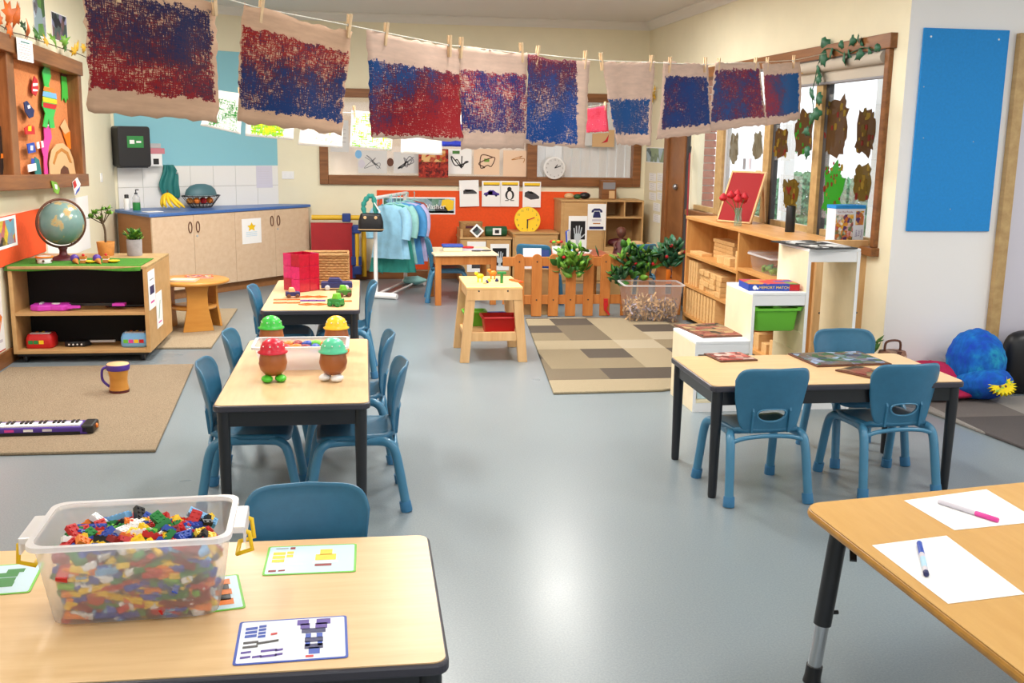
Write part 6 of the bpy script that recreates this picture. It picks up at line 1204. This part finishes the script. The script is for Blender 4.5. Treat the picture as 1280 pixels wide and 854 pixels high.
def hand(m, W, H):
    s = H
    m.prism(rrect(.2 * s, .2 * s, .05 * s, 4, 0, -.12 * s), 0, .0004)
    for x, a, l in ((-.085, 10, .19), (-.03, 3, .25), (.03, -4, .26), (.08, -12, .21)): m.T = T(x * s, -.04 * s, .0022, a); m.prism(rrect(.034 * s, l * s, .016 * s, 3, 0, l * s / 2), 0, .0003)
    m.T = T(.1 * s, -.15 * s, .0022, -48); m.prism(rrect(.036 * s, .17 * s, .016 * s, 3, 0, .08 * s), 0, .0003); m.T = T(0, 0, .0022); m.prism(rrect(.1 * s, .16 * s, .02 * s, 3, 0, -.27 * s), 0, .0003)
mat('xray', (196, 204, 210), .6)
cn('white sheet with a black hand x-ray on the low cupboard', 613, 305, 636, 338, parts=[('dark_ground', 'black', R(.12, .18, .86, .84)), ('hand_bones', 'xray', hand)]); cn('white sheet with a dark strip on the low cupboard', 584, 302, 607, 340, parts=[('dark_strip', 'darkgrey', R(.25, .12, .9, .3))])
cn('white sheet with a black x-ray picture on the tall cupboard', 711, 270, 733, 312, parts=[('dark_ground', 'black', R(.12, .3, .9, .85)), ('hand_bones', 'xray', hand)])
def phone(m, W, H): 
    m.prism([((x - .5) * W, (y - .5) * H) for x, y in ((.2, .68), (.22, .76), (.35, .83), (.65, .83), (.78, .76), (.8, .68), (.68, .68), (.66, .74), (.34, .74), (.32, .68))], 0, .0004); m.prism([((x - .5) * W, (y - .5) * H) for x, y in ((.28, .48), (.36, .72), (.64, .72), (.72, .48))], 0, .0004)
cn('white emergency telephone poster on the tall cupboard', 735, 255, 757, 288, parts=[('telephone', 'navy', phone), ('digits', 'skybl', TX('000', .07, .57)), ('caption', 'lilac', R(.25, .34, .75, .42)), ('small_marks', 'terracotta', R(.3, .24, .7, .28)), ('dark_strip', 'navy', R(.1, .04, .88, .14))])
# things on the cupboards
t = thing('teaching_clock', 'yellow round teaching clock standing on the cupboard', 'clock', T(1.92, 12.2, .611) @ T(0, 0, .13, 0, 84)); MB().lathe([(.155, -.015), (.16, 0), (.155, .012)], 40).build('dial', 'yellow', t)
for k in range(12): an = R_(30 * k); MB().text(str(k or 12), .036, .125 * math.sin(an), .125 * math.cos(an), .0128).build('numeral', 'darkgrey', t)
MB().at(T(0, 0, .016, -70)).box(-.006, .006, -.01, .09, 0, .002).build('hour_hand', 'red', t); MB().at(T(0, 0, .018, 178)).box(-.007, .007, -.01, .1, 0, .002).build('minute_hand', 'black', t)
MB().at(T(0, -.145, 0)).box(-.07, .07, -.005, .02, -.05, .03).build('foot', 'yellow', t)
t = thing('woven_basket', 'small woven basket on the low cupboard', 'basket', T(1.24, 12.2, .5505)); MB().loops([[(x * s, y * s, z) for x, y in rrect(.26, .2, .03)] for s, z in ((.9, 0), (1, .02), (1.03, .16), (1.06, .17), (.98, .17), (.95, .04))], close0=True).build('body', 'wicker', t); MB().box(-.07, .03, -.108, -.1, .1, .13).build('tag', 'maroon', t)
t = thing('photo_frame', 'white square photo frame propped against the basket', 'frame', T(1.30, 12.06, .552) @ T(0, 0, .07, 0, 75, 0) @ T(0, 0, 0, 45)); MB().box(-.06, .06, -.06, .06, 0, .006).build('border', 'white', t); MB().box(-.04, .04, -.04, .04, .006, .007).build('photo', 'photo_b', t)
t = thing('tool_case', 'dark green case with a white label on the low cupboard', 'case', T(1.54, 12.18, .5505)); MB().at(T(0, 0, .06, 0, 0, 90)).lathe([(.05, -.13), (.06, -.12), (.06, .12), (.05, .13)], 20).build('barrel', mat('bottle_green', (22, 84, 52), .5), t); MB().box(-.045, .055, -.068, -.05, .02, .1).build('label', 'white', t); MB().box(-.02, .03, -.07, -.068, .04, .08).build('emblem', 'black', t)
t = thing('stone_pile', 'cream and black soft toy lying on the tall cupboard', 'toy', T(2.52, 12.2, .996)); MB().ell((-.1, 0, .035), (.06, .045, .035), 14, 9).build('pale_part', 'tan', t); MB().ell((.0, 0, .03), (.05, .04, .03), 14, 9).build('dark_part', 'leaf_dark', t); MB().ell((.09, 0, .04), (.07, .05, .04), 14, 9).build('dark_part', 'black', t)
t = thing('tissue_box', 'brown box with a grey front on the shelf top', 'box', T(2.90, 12.25, .996)); MB().box(-.09, .09, -.08, .08, 0, .22).build('carton', 'jarrah', t, bevel=.004); MB().box(-.075, .075, -.084, -.08, .12, .2).build('panel', 'grey', t); MB().box(.0, .07, -.083, -.08, .01, .1).build('lower_panel', 'tan', t)
solo('serving_dish', MB().loops([[(x * s, y * s, z) for x, y in rrect(.3, .18, .08)] for s, z in ((.7, 0), (1, .03), (1.02, .035), (.9, .07), (.4, .09))], close0=True, close1=True), 'maroon', 'dark red lidded dish on the open shelf', 'dish', T(3.05, 12.15, .4405))
# ---------------------------------------------------------------- low table behind the fence
t = thing('low_play_table', 'reddish wooden play table behind the picket fence', 'table', T(2.12, 10.75, 0)); MB().box(-.42, .42, -.33, .33, .49, .515).build('tabletop', mat('redwood', (168, 84, 48), .45, var=.08), t, bevel=.004)
for sx in (-1, 1):
    for sy in (-1, 1): MB().box(sx * .37 - .025, sx * .37 + .025, sy * .28 - .025, sy * .28 + .025, 0, .49).build('leg', 'picket', t)
dup(proto, T(1.74, 10.3, 0, -25), 'blue chair half hidden behind the picket fence'); dup(proto, T(2.72, 10.33, 0, 20), 'blue chair behind the fence near the block shelf')
t = thing('toy_laptop', 'white and blue toy laptop standing open on the play table', 'toy laptop', T(2.25, 10.72, .5155, -20)); MB().box(-.13, .13, -.11, .09, 0, .022).build('base', 'white', t, bevel=.004); MB().at(T(-.11, 0, .02, 0, 0, -4)).box(-.012, .006, -.11, .09, 0, .21).build('screen_lid', 'blue', t, bevel=.004); MB().at(T(-.104, 0, .02, 0, 0, -4)).box(.0, .004, -.105, .085, .005, .205).build('screen_edge', 'white', t); MB().box(-.09, .11, -.08, .06, .022, .026).build('keyboard', 'lightblue', t)
P = py(708, 300, 10.6); t = thing('flower_cup', 'white cup with red and green flowers on the play table', 'flowers', T(1.98, 10.6, .5155)); MB().lathe([(.04, 0), (.05, .08), (.046, .08)], 16).build('cup', 'white', t)
for k in range(6): s_ = MB().tube([(0, 0, .03), (.05 * math.cos(k), .04 * math.sin(k), .12)], .003, 4).build('stalk', 'leaf', t); MB().ell((.05 * math.cos(k), .04 * math.sin(k), .125), (.022, .022, .015), 8, 6).build('bloom', ['flower_red', 'lime', 'orange'][k % 3], s_)
def doll(lab, p, rz, dress, hair, s=1):
    d = thing('doll', lab, 'doll', Matrix.Translation(p) @ T(0, 0, 0, rz) @ Matrix.Scale(s, 4), 'dolls behind the fence')
    MB().loops([[(w_ * math.cos(a), w2 * math.sin(a), z) for a in [k * math.pi / 8 for k in range(16)]] for w_, w2, z in ((.05, .05, 0), (.085, .07, .02), (.075, .06, .08), (.055, .04, .14), (.03, .03, .165), (.022, .022, .18), (.03, .03, .19), (.05, .048, .215), (.056, .054, .245), (.05, .048, .28), (.02, .02, .3))], close0=True, close1=True).build('body', 'skin_dark', d)
    MB().loops([[(w_ * math.cos(a), w2 * math.sin(a), z) for a in [k * math.pi / 8 for k in range(16)]] for w_, w2, z in ((.1, .085, -.002), (.092, .075, .03), (.08, .065, .08), (.06, .045, .142))]).build('dress', dress, d)
    MB().ell((0, .012, .262), (.06, .055, .05), 14, 9).build('hair', hair, d)
    for s_ in (-1, 1): MB().tube(bez([(s_ * .05, 0, .14), (s_ * .085, -.02, .1), (s_ * .07, -.06, .06)], 4), [.016] * 8 + [.012], 7).build('arm', 'skin_dark', d); MB().ell((s_ * .018, -.05, .245), (.006, .004, .006), 6, 5).build('eye', 'black', d)
t = thing('doll_crib', 'wooden doll bench behind the right of the fence', 'bench', T(2.86, 11.2, 0)); MB().box(-.2, .3, -.16, .16, .0, .46).build('seat_box', 'ply', t, bevel=.004); MB().box(.3, .33, -.16, .16, 0, .56).build('end_board', 'ply', t)
doll('brown doll in a dark red dress sitting on the bench', Vector((2.80, 11.1, .4605)), 0, 'maroon', 'skin_dark', .95); solo('cream_cushion', MB().ell((0, 0, 0), (.09, .04, .07), 18, 12, lambda d: 1 / max(abs(d.x) ** 4 + abs(d.z) ** 4 + abs(d.y) ** 2.2, .3) ** .2), 'tan', 'small cream cushion beside the brown doll', 'cushion', T(3.0, 11.2, .525))
doll('doll with black hair leaning near the fence end', Vector((3.0, 10.05, .28)), -20, 'orange', 'black', 1.0); t = thing('storage_box', 'plain box standing behind the end of the fence', 'box', T(3.0, 10.05, 0)); MB().box(-.14, .14, -.1, .1, 0, .27).build('box', 'grey', t, bevel=.005); MB().box(-.145, .145, -.105, .105, .255, .28).build('lid', 'darkgrey', t, bevel=.004)
t = thing('menu_stand', 'white folded card and blue book leaning behind the fence', 'book', T(1.62, 9.86, 0)); MB().box(-.15, .15, -.04, .1, 0, .45).build('stand', 'ply', t); MB().at(T(0, -.0, .45, 0, -12)).box(-.1, .08, -.004, 0, 0, .2).build('card', 'card_white', t); MB().at(T(0, .02, .45, 0, -12)).box(.06, .16, -.006, .006, 0, .18).build('blue_cover', 'mat_blue', t)
# ---------------------------------------------------------------- picket fence
FY = 9.72; t = thing('picket_fence', 'orange-stained low picket fence around the home corner', 'fence', T(0, FY, 0))
for z in (.535, .165): MB().box(1.30, 3.0, .0, .022, z - .045, z + .045).build('rail', 'picket', t, bevel=.004)
def picket(x, w_=.1, h=.61, z0=.005):
    p = [(-w_ / 2, z0), (w_ / 2, z0), (w_ / 2, h - .05)] + [(w_ / 2 * math.cos(a), h - .05 + .05 * math.sin(a)) for a in [k * math.pi / 8 for k in range(1, 8)]] + [(-w_ / 2, h - .05)]
    o = MB().at(T(0, 0, 0, 0, 90)).prism(p, 0, .02).build('picket', 'picket', t, M=T(x, 0, 0), bevel=.004)
    for z in (.535, .165): MB().at(T(0, -.0201, z, 0, 90)).lathe([(.009, -.001), (.007, .0015)], 8).build('screw', 'hook', o)
for c in (648.5, 670.5, 691.5, 713, 735, 756, 782, 804, 825, 845): picket(py(c, 360, FY).x)
ri = random.Random(31)
def plant(lab, x0, x1, y0, y1, n, cols, fl=None):
    t = thing('fence_plant', lab, 'plant', T(0, 0, 0)); c = [py(x, y, FY - .05) for x, y in ((x0, y1), (x1, y0))]; mid = (c[0] + c[1]) / 2; t.matrix_world = T(mid.x, FY - .04, mid.z); hw, hh = (c[1].x - c[0].x) / 2, (c[1].z - c[0].z) / 2
    MB().tube(bez([(-hw, .06, hh * .3), (-hw * .4, -.02, hh * .5), (hw * .2, 0, -hh * .2), (hw, .05, hh * .4)], 5), .005, 5).build('vine', 'stem', t)
    for k in range(n):
        a = ri.uniform(0, 6.28); r = math.sqrt(ri.uniform(0, 1)); leaf('plain', ri.choice(cols), t, T(hw * r * math.cos(a), ri.uniform(-.07, .05), hh * r * math.sin(a) + .0, 0) @ Euler((ri.uniform(0, 3), ri.uniform(-1, 1), ri.uniform(0, 6.3))).to_matrix().to_4x4() @ Matrix.Scale(ri.uniform(1.1, 1.9), 4))
    for k in range(fl or 0): MB().ell((ri.uniform(-hw, hw), -.07, ri.uniform(0, hh)), (.018, .016, .016), 8, 6).build('bloom', 'tan' if k % 2 else 'flower_red', t)
plant('green leafy plant draped over the middle of the fence', 695, 738, 308, 347, 90, ['leaf', 'leaf2', 'leaf2'], 2); plant('dense green plant draped over the fence above the clear bin', 770, 817, 308, 350, 110, ['leaf', 'leaf_dark', 'leaf', 'leaf2'], 3); plant('dark green plant with pale flowers at the fence end', 820, 855, 305, 335, 70, ['leaf', 'leaf_dark', 'ivy'], 5)
plant('small trailing plant hanging low by the clear bin', 762, 782, 338, 358, 26, ['leaf', 'leaf_dark']); solo('fallen_leaf', leafshape('plain'), 'leaf_dark', 'single dark green leaf on the fence top rail', 'leaf', Matrix.Translation(py(749, 321, FY - .03)) @ T(0, 0, 0, 80, 70) @ Matrix.Scale(1.6, 4), solid=.002)
t = thing('toy_saw', 'red plastic toy saw leaning on the fence', 'toy', T(py(757, 390, 9.66).x, 9.67, .0186, 0)); MB().at(T(0, 0, 0, 0, 90)).prism([(-.02, .16), (.02, .16), (.025, .1), (.01, .06), (.05, .0), (.03, -.0), (-.015, .05), (-.02, .1)], -.008, .008).build('body', 'red', t, bevel=.002); MB().at(T(0, 0, 0, 0, 90)).prism(circ(.007, 10, 0, .13), -.009, .009).build('hole', 'darkred', t)
# clear bin of shavings
c = T(2.68, 9.42, .0186, -3); bt2 = bin_('craft_bin', 'large clear bin of wood shavings and shells in front of the fence', c, .46, .3, .56, .36, .35, 'bin_clear2', 'bin_rim', r=.04)
m = MB(); ri = random.Random(77)
for k in range(1100):
    z = ri.uniform(.01, .17); m.mi = ri.choice((0, 0, 0, 1)); m.at(T(ri.uniform(-.22, .22), ri.uniform(-.14, .14), z + .05 * ri.random() * (ri.random() < .3)) @ Euler((ri.uniform(0, 6), ri.uniform(0, 6), ri.uniform(0, 6))).to_matrix().to_4x4()); a = ri.uniform(.015, .05); m.add([(-a, -.008, 0), (0, -.008, .006), (a, -.008, 0), (a, .008, 0), (0, .008, .006), (-a, .008, 0)], [(0, 1, 4, 5), (1, 2, 3, 4)])
tag(solo('wood_shavings', m, ['shaving', 'shell'], 'wood shavings and shell bits lying in the clear bin', 'shavings', c), kind='stuff')
# ---------------------------------------------------------------- splayed craft table with tubs
t = thing('craft_table', 'small raw pine table with splayed legs holding toy tools', 'table', T(.965, 7.975, 0, 0)); Zt = .585
MB().box(-.215, .215, -.32, .32, Zt - .02, Zt).build('tabletop', 'raw_pine_x', t, bevel=.003)
MB().box(-.21, .21, -.319, -.3165, Zt - .1, Zt - .02).box(-.205, .205, .285, .305, Zt - .1, Zt - .02).box(-.2, -.185, -.3, .285, Zt - .1, Zt - .02).box(.185, .2, -.3, .285, Zt - .1, Zt - .02).build('apron', 'raw_pine', t)
for sx in (-1, 1):
    for sy in (-1, 1): MB().add([(sx * x + d, sy * .29 + e, z) for x, z in ((.225, 0), (.175, Zt - .02)) for d, e in ((-.035, -.025), (.035, -.025), (.035, .025), (-.035, .025))], [(3, 2, 1, 0), (4, 5, 6, 7), (0, 1, 5, 4), (1, 2, 6, 5), (2, 3, 7, 6), (3, 0, 4, 7)]).build('leg', 'raw_pine', t, bevel=.003)
for s in (-1, 1): MB().box(-.2, .2, s * .29 - .012, s * .29 + .012, .165, .235).build('stretcher', 'raw_pine', t, bevel=.003); MB().box(s * .2 - .012, s * .2 + .012, -.28, .28, .165, .2).build('side_stretcher', 'raw_pine', t)
MB().box(-.19, .19, -.28, .28, .2, .212).build('lower_shelf', 'raw_pine', t)
for x in (-.12, .1): MB().at(T(x, -.3195, Zt - .03, 0, 90)).lathe([(.007, -.001), (.006, .0015)], 8).build('screw', 'hook', t)
def tubx(lab, M_, mt, L=.2, W=.15, h=.12): b = thing('plastic_tub', lab, 'tub', M_, 'tubs under the craft table'); MB().loops([[(x, y, z) for x, y in rrect(l, w2, .02, 4)] for l, w2, z in ((L * .86, W * .86, 0), (L * .88, W * .88, .006), (L, W, h), (L + .02, W + .02, h), (L + .02, W + .02, h - .012))], close0=True).build('body', mt, b, solid=.003)
tubx('red plastic tub under the craft table', T(1.02, 7.82, .2125), 'red', .26, .2, .13); tubx('lime green tub under the craft table', T(.86, 8.12, .2125), 'lime', .17, .14, .12); tubx('blue tub under the craft table', T(1.03, 8.14, .2125), 'blue', .17, .14, .09)
def peg_toy(lab, p, mt, k):
    o = thing('toy_tool', lab, 'toy', Matrix.Translation(p), 'toy tools on the craft table')
    if k == 0: MB().tube([(0, 0, 0), (0, 0, .07)], .012, 8).build('shaft', mt, o); MB().box(-.035, .035, -.012, .012, .07, .09).build('head', mt, o, bevel=.004)
    elif k == 1: MB().ell((0, 0, .05), (.03, .02, .02), 10, 7).build('body', mt, o); MB().tube([(-.015, 0, 0), (-.015, 0, .045)], .006, 6).tube([(.015, 0, 0), (.015, 0, .045)], .006, 6).build('legs', mt, o); MB().ell((-.03, 0, .07), (.016, .014, .014), 8, 6).build('head', mt, o)
    else: MB().lathe([(.014, 0), (.016, .008), (.008, .02), (.004, .026)], 10).build('body', mt, o); MB().tube([(0, 0, .02), (.0, 0, .03)], .004, 5).build('pin', 'silver', o)
for x, y, mt, k, lab in ((600, 353, 'yellow', 1, 'yellow toy animal standing on the craft table'), (611, 352, 'yellow', 2, 'yellow toy nut on the craft table'), (606, 355, 'tan', 2, 'cream toy nut on the craft table'), (608.5, 354, 'navy', 2, 'navy toy nut on the craft table'), (621, 352, 'navy', 2, 'navy toy peg beside the green hammer'), (616, 349, 'orange', 1, 'orange toy animal on the craft table'), (627, 354, 'green', 0, 'green toy hammer standing on the craft table')): peg_toy(lab, pz(x, y, Zt + .0005), mt, k)
t = thing('toy_ruler', 'orange toy strip at the edge of the craft table', 'toy', Matrix.Translation(pz(645, 352, Zt + .0005)) @ T(0, 0, 0, -70)); MB().box(-.09, .09, -.018, .018, 0, .012).build('strip', 'tile_orange', t, bevel=.003); MB().lathe([(.008, .012), (.006, .016)], 8, .07, 0).build('knob', 'red', t)
# ================================================================ painted sheets on the two lines
def sheet4(name, label, P, mt, group, cat='painting', wr=.012, seed=0, nu=18, nv=18, ragg=.006):
    c = sum(P, Vector()) / 4; nrm = (P[1] - P[0]).cross(P[3] - P[0]).normalized(); ri = random.Random(seed); ph = [ri.uniform(0, 6.28) for _ in range(6)]
    jt = [[ri.uniform(-1, 1) for _ in range(nu + 1)] for _ in range(nv + 1)]
    def fn(u, v):
        i, j = round(u * nu), round(v * nv); a = P[3].lerp(P[2], u); b = P[0].lerp(P[1], u); p = a.lerp(b, v) - c
        d = wr * (math.sin(7 * u + 2 * v + ph[0]) * .5 + math.sin(13 * u - 3 * v + ph[1]) * .28 + math.sin(5 * v + ph[2]) * .6 * (1 - v)) + wr * 1.6 * (1 - v) ** 2 * math.sin(4 * u + ph[3])
        e = Vector((0, 0, 0))
        if j in (0, nv): e.z += ragg * jt[j][i] - (.006 * math.sin(math.pi * u) if j == nv else 0)
        if i in (0, nu): e += (P[1] - P[0]).normalized() * ragg * jt[j][i]
        return p + nrm * d + e
    return solo(name, MB().grid(fn, nu, nv), mt, label, cat, Matrix.Translation(c), group, solid=.001)
PEG = {}
def clothes_peg(p, lab, tilt=0, rz=45, mt='peg', s=1.0):
    M_ = Matrix.Translation(p) @ T(0, 0, 0, rz) @ T(0, 0, 0, 0, 0, tilt) @ Matrix.Scale(s, 4)
    if mt in PEG: return dup(PEG[mt], M_, lab)
    t = thing('clothes_peg', lab, 'clothes peg', None, 'wooden pegs on the painting line')
    for s_ in (-1, 1): MB().add([(x, s_ * y, z) for x in (-.005, .005) for y, z in ((.0015, -.035), (.006, -.035), (.007, .0), (.009, .042), (.004, .042), (.001, .005))], [(5, 4, 3, 2, 1, 0), (6, 7, 8, 9, 10, 11)] + [(i, (i + 1) % 6, 6 + (i + 1) % 6, 6 + i) for i in range(6)]).build('jaw', mt, t)
    MB().tube([(-.006, 0, .006), (.006, 0, .006)], .0045, 8).build('spring', 'steel', t); t.matrix_world = M_; PEG[mt] = t; return t
A_, B_ = (-.72, 3.4), (2.8, 6.9); v1 = lambda x, y: pv(x, y, A_, B_)
BR = (206, 168, 140); RED = (176, 32, 40); BLU = (28, 72, 150); PK = (222, 190, 172)
arts = [((104, -30, 273, 4, 268, 154, 113, 140), dict(seed=1, paper=BR, ca=RED, cb=(40, 44, 92), marg=(0, .97, .17, .93), grad=(-.15, -.75, 1.0), gap=.5, mid=(92, 46, 66)), 'widest brown paper painting scribbled in dark red and navy'),
        ((305, 4, 440, 40, 424, 169, 300, 152), dict(seed=2, paper=BR, ca=(186, 44, 40), cb=(26, 60, 124), marg=(.0, 1, .11, .82), grad=(-.1, .75, .16), gap=.5, mid=(78, 48, 80)), 'brown paper painting shading from red above to navy below'),
        ((459, 36, 574, 60, 576, 176, 466, 172), dict(seed=3, paper=PK, ca=(190, 34, 44), cb=(24, 84, 156), marg=(-.1, 1.1, .02, .74), grad=(.55, -.9, .72), gap=.48, mid=(104, 40, 72)), 'brown paper painting with blue top and crimson bottom'),
        ((575, 57, 658, 66, 662, 186, 577, 186), dict(seed=4, paper=PK, ca=(214, 44, 50), cb=(34, 72, 160), marg=(-.1, 1, .16, .78), grad=(0, .3, .42), gap=.54, mid=(60, 60, 130)), 'brown paper painting with red and blue bars and bare gaps'),
        ((659, 68, 735, 77, 729, 186, 661, 180), dict(seed=5, paper=PK, ca=(150, 44, 66), cb=(30, 88, 176), marg=(-.1, .84, .03, 1.1), grad=(-.1, .8, .0), gap=.5, mid=(72, 66, 120)), 'brown paper painting, purple fading down to bright blue'),
        ((753, 77, 820, 76, 808, 182, 767, 180), dict(seed=6, paper=PK, ca=(130, 60, 90), cb=(34, 92, 164), marg=(.0, .95, .12, .56), grad=(0, -.2, .35), gap=.5, mid=(66, 78, 136)), 'narrow painting with bare brown top and blue lower half'),
        ((831, 76, 887, 80, 886, 166, 822, 175), dict(seed=7, paper=PK, ca=(170, 50, 60), cb=(34, 72, 146), marg=(.04, .98, .12, .82), grad=(-.3, .1, .42), gap=.45, mid=(64, 56, 116)), 'mostly dark blue painting with a small red streak'),
        ((893, 78, 948, 77, 957, 156, 886, 164), dict(seed=8, paper=PK, ca=(196, 54, 62), cb=(40, 96, 170), marg=(.02, .98, .12, .9), grad=(.2, .1, .35), gap=.46, mid=(96, 60, 110)), 'painting of mixed red, blue and purple with pale gaps'),
        ((953, 79, 999, 77, 1004, 149, 957, 157), dict(seed=9, paper=PK, ca=(190, 60, 86), cb=(32, 104, 180), marg=(.0, .96, .12, .82), grad=(-1.0, 0, .85), gap=.4, mid=(90, 80, 130)), 'small painting with a pink side and a blue side')]
for i, (q, k, lab) in enumerate(arts):
    k['ca'] = tuple(c * .8 for c in k['ca']); k['cb'] = tuple(c * .84 for c in k['cb']); k['mid'] = tuple(c * .82 for c in k['mid']); painting('art_%d' % i, fine=1.5, **k); P = [v1(q[2 * j], q[2 * j + 1]) for j in range(4)]
    sheet4('painted_sheet', lab, P, 'art_%d' % i, 'brown paper paintings pegged on the front line', seed=i, wr=.014 if i < 6 else .01)
sp1 = [(-60, -75), (40, -45), (110, -28), (268, -4), (325, 12), (436, 33), (480, 42), (562, 58), (577, 59), (652, 68), (670, 69), (730, 75), (752, 77), (815, 79), (837, 80), (881, 82), (900, 80), (944, 79), (960, 78), (993, 76)]
pts = [v1(*p) + Vector((0, 0, .004)) for p in sp1]; e0 = Vector((XL + .02, pts[0].y - (pts[0].x - XL), 2.5)); pts = [e0] + pts + [Vector((3.40, 7.5, pts[-1].z + .09))]
solo('hanging_line', MB().tube(pts, .0022, 5), 'string', 'white string line carrying the brown paper paintings', 'string')
for k, (x, y, tl) in enumerate([(148, -18, 5), (268, 0, -2), (326, 10, 10), (436, 30, 8), (482, 40, 8), (562, 55, 0), (576, 57, 4), (652, 63, -8), (671, 66, 14), (731, 72, 6), (752, 74, -14), (813, 76, 12), (837, 78, 4), (881, 78, 0), (898, 79, 0), (944, 77, 5), (959, 77, 0), (992, 74, 0)]):
    P = v1(x, y + 4); clothes_peg(P - Vector((.0, 0, .0)), 'small wooden clothes peg gripping a painting on the front line', tl, 45, 'peg', 1.15)
# second line of white paper paintings, further back
C_, D_ = (-1.0, 7.0), (.63, 8.5); v2 = lambda x, y: pv(x, y, C_, D_)
WH = (246, 248, 244); GR = (40, 170, 50); YE = (246, 224, 40)
back = [((267, 112, 303, 117, 300, 168, 252, 157), GR, (40, 120, 40), .62, (.15, .9, .05, .8), 'white sheet with a dark green tree-like blob'), ((308, 120, 368, 128, 367, 175, 307, 170), (70, 190, 40), YE, .5, (.1, .8, .05, .5), 'white sheet with green and yellow streaks'), ((376, 135, 428, 140, 427, 185, 374, 181), (250, 196, 30), YE, .7, (.1, .95, .1, .6), 'white sheet with a yellow blob'),
        ((440, 138, 493, 141, 491, 189, 438, 184), (60, 190, 50), (226, 236, 60), .62, (.02, .98, .02, .98), 'white sheet with bright green and yellow swirls'), ((503, 142, 553, 144, 551, 194, 502, 192), (250, 230, 140), (255, 246, 200), .6, (.3, .9, .5, .98), 'nearly bare white sheet with pale yellow'), ((556, 143, 603, 144, 600, 184, 554, 183), (40, 60, 180), (40, 50, 150), .2, (-.1, .8, -.1, .7), 'sheet painted solid royal blue')]
for i, (q, ca, cb, gap, mg, lab) in enumerate(back):
    painting('back_art_%d' % i, 20 + i, WH, ca, cb, mg, (0, 0, .5), gap, tuple((a + b) / 2 for a, b in zip(ca, cb)), .09, .5)
    sheet4('white_sheet_painting', lab + ' on the back line', [v2(q[2 * j], q[2 * j + 1]) for j in range(4)], 'back_art_%d' % i, 'white paintings pegged on the back line', seed=40 + i, wr=.008, nu=12, nv=12, ragg=.001)
painting('pink_art', 33, WH, (236, 70, 110), (236, 60, 90), (-.1, 1.1, .03, 1.1), (0, 0, .5), .42, (246, 90, 120), .06, .6)
sheet4('white_sheet_painting', 'bright pink painted sheet on the back line', [v2(*p) for p in ((731, 136), (758, 131), (760, 166), (734, 167))], 'pink_art', 'white paintings pegged on the back line', seed=50, wr=.006, nu=10, nv=10, ragg=.002)
pts = [v2(*p) + Vector((0, 0, .003)) for p in ((205, 95), (267, 113), (303, 118), (340, 126), (376, 135), (428, 141), (470, 143), (520, 146), (556, 146), (603, 146), (660, 142), (731, 135), (758, 130))]
dl = (pts[-1] - pts[-2]); e1 = pts[-1] + dl * ((3.38 - pts[-1].x) / dl.x); e1.z = 2.3; e0 = Vector((XL + .02, 10.75, 2.5)); pts = pts[1:]
solo('hanging_line', MB().tube([e0] + pts + [e1], .002, 5), 'string', 'white string line carrying the white paper paintings', 'string')
for x, y in ((270, 112), (300, 116), (312, 121), (364, 127), (380, 135), (425, 140), (443, 138), (489, 141), (507, 142), (549, 143), (560, 143), (599, 144), (733, 135), (756, 131)):
    clothes_peg(v2(x, y + 2), 'wooden clothes peg on the back line of white paintings', rnd.uniform(-6, 6), 45, 'peg', 1.1)
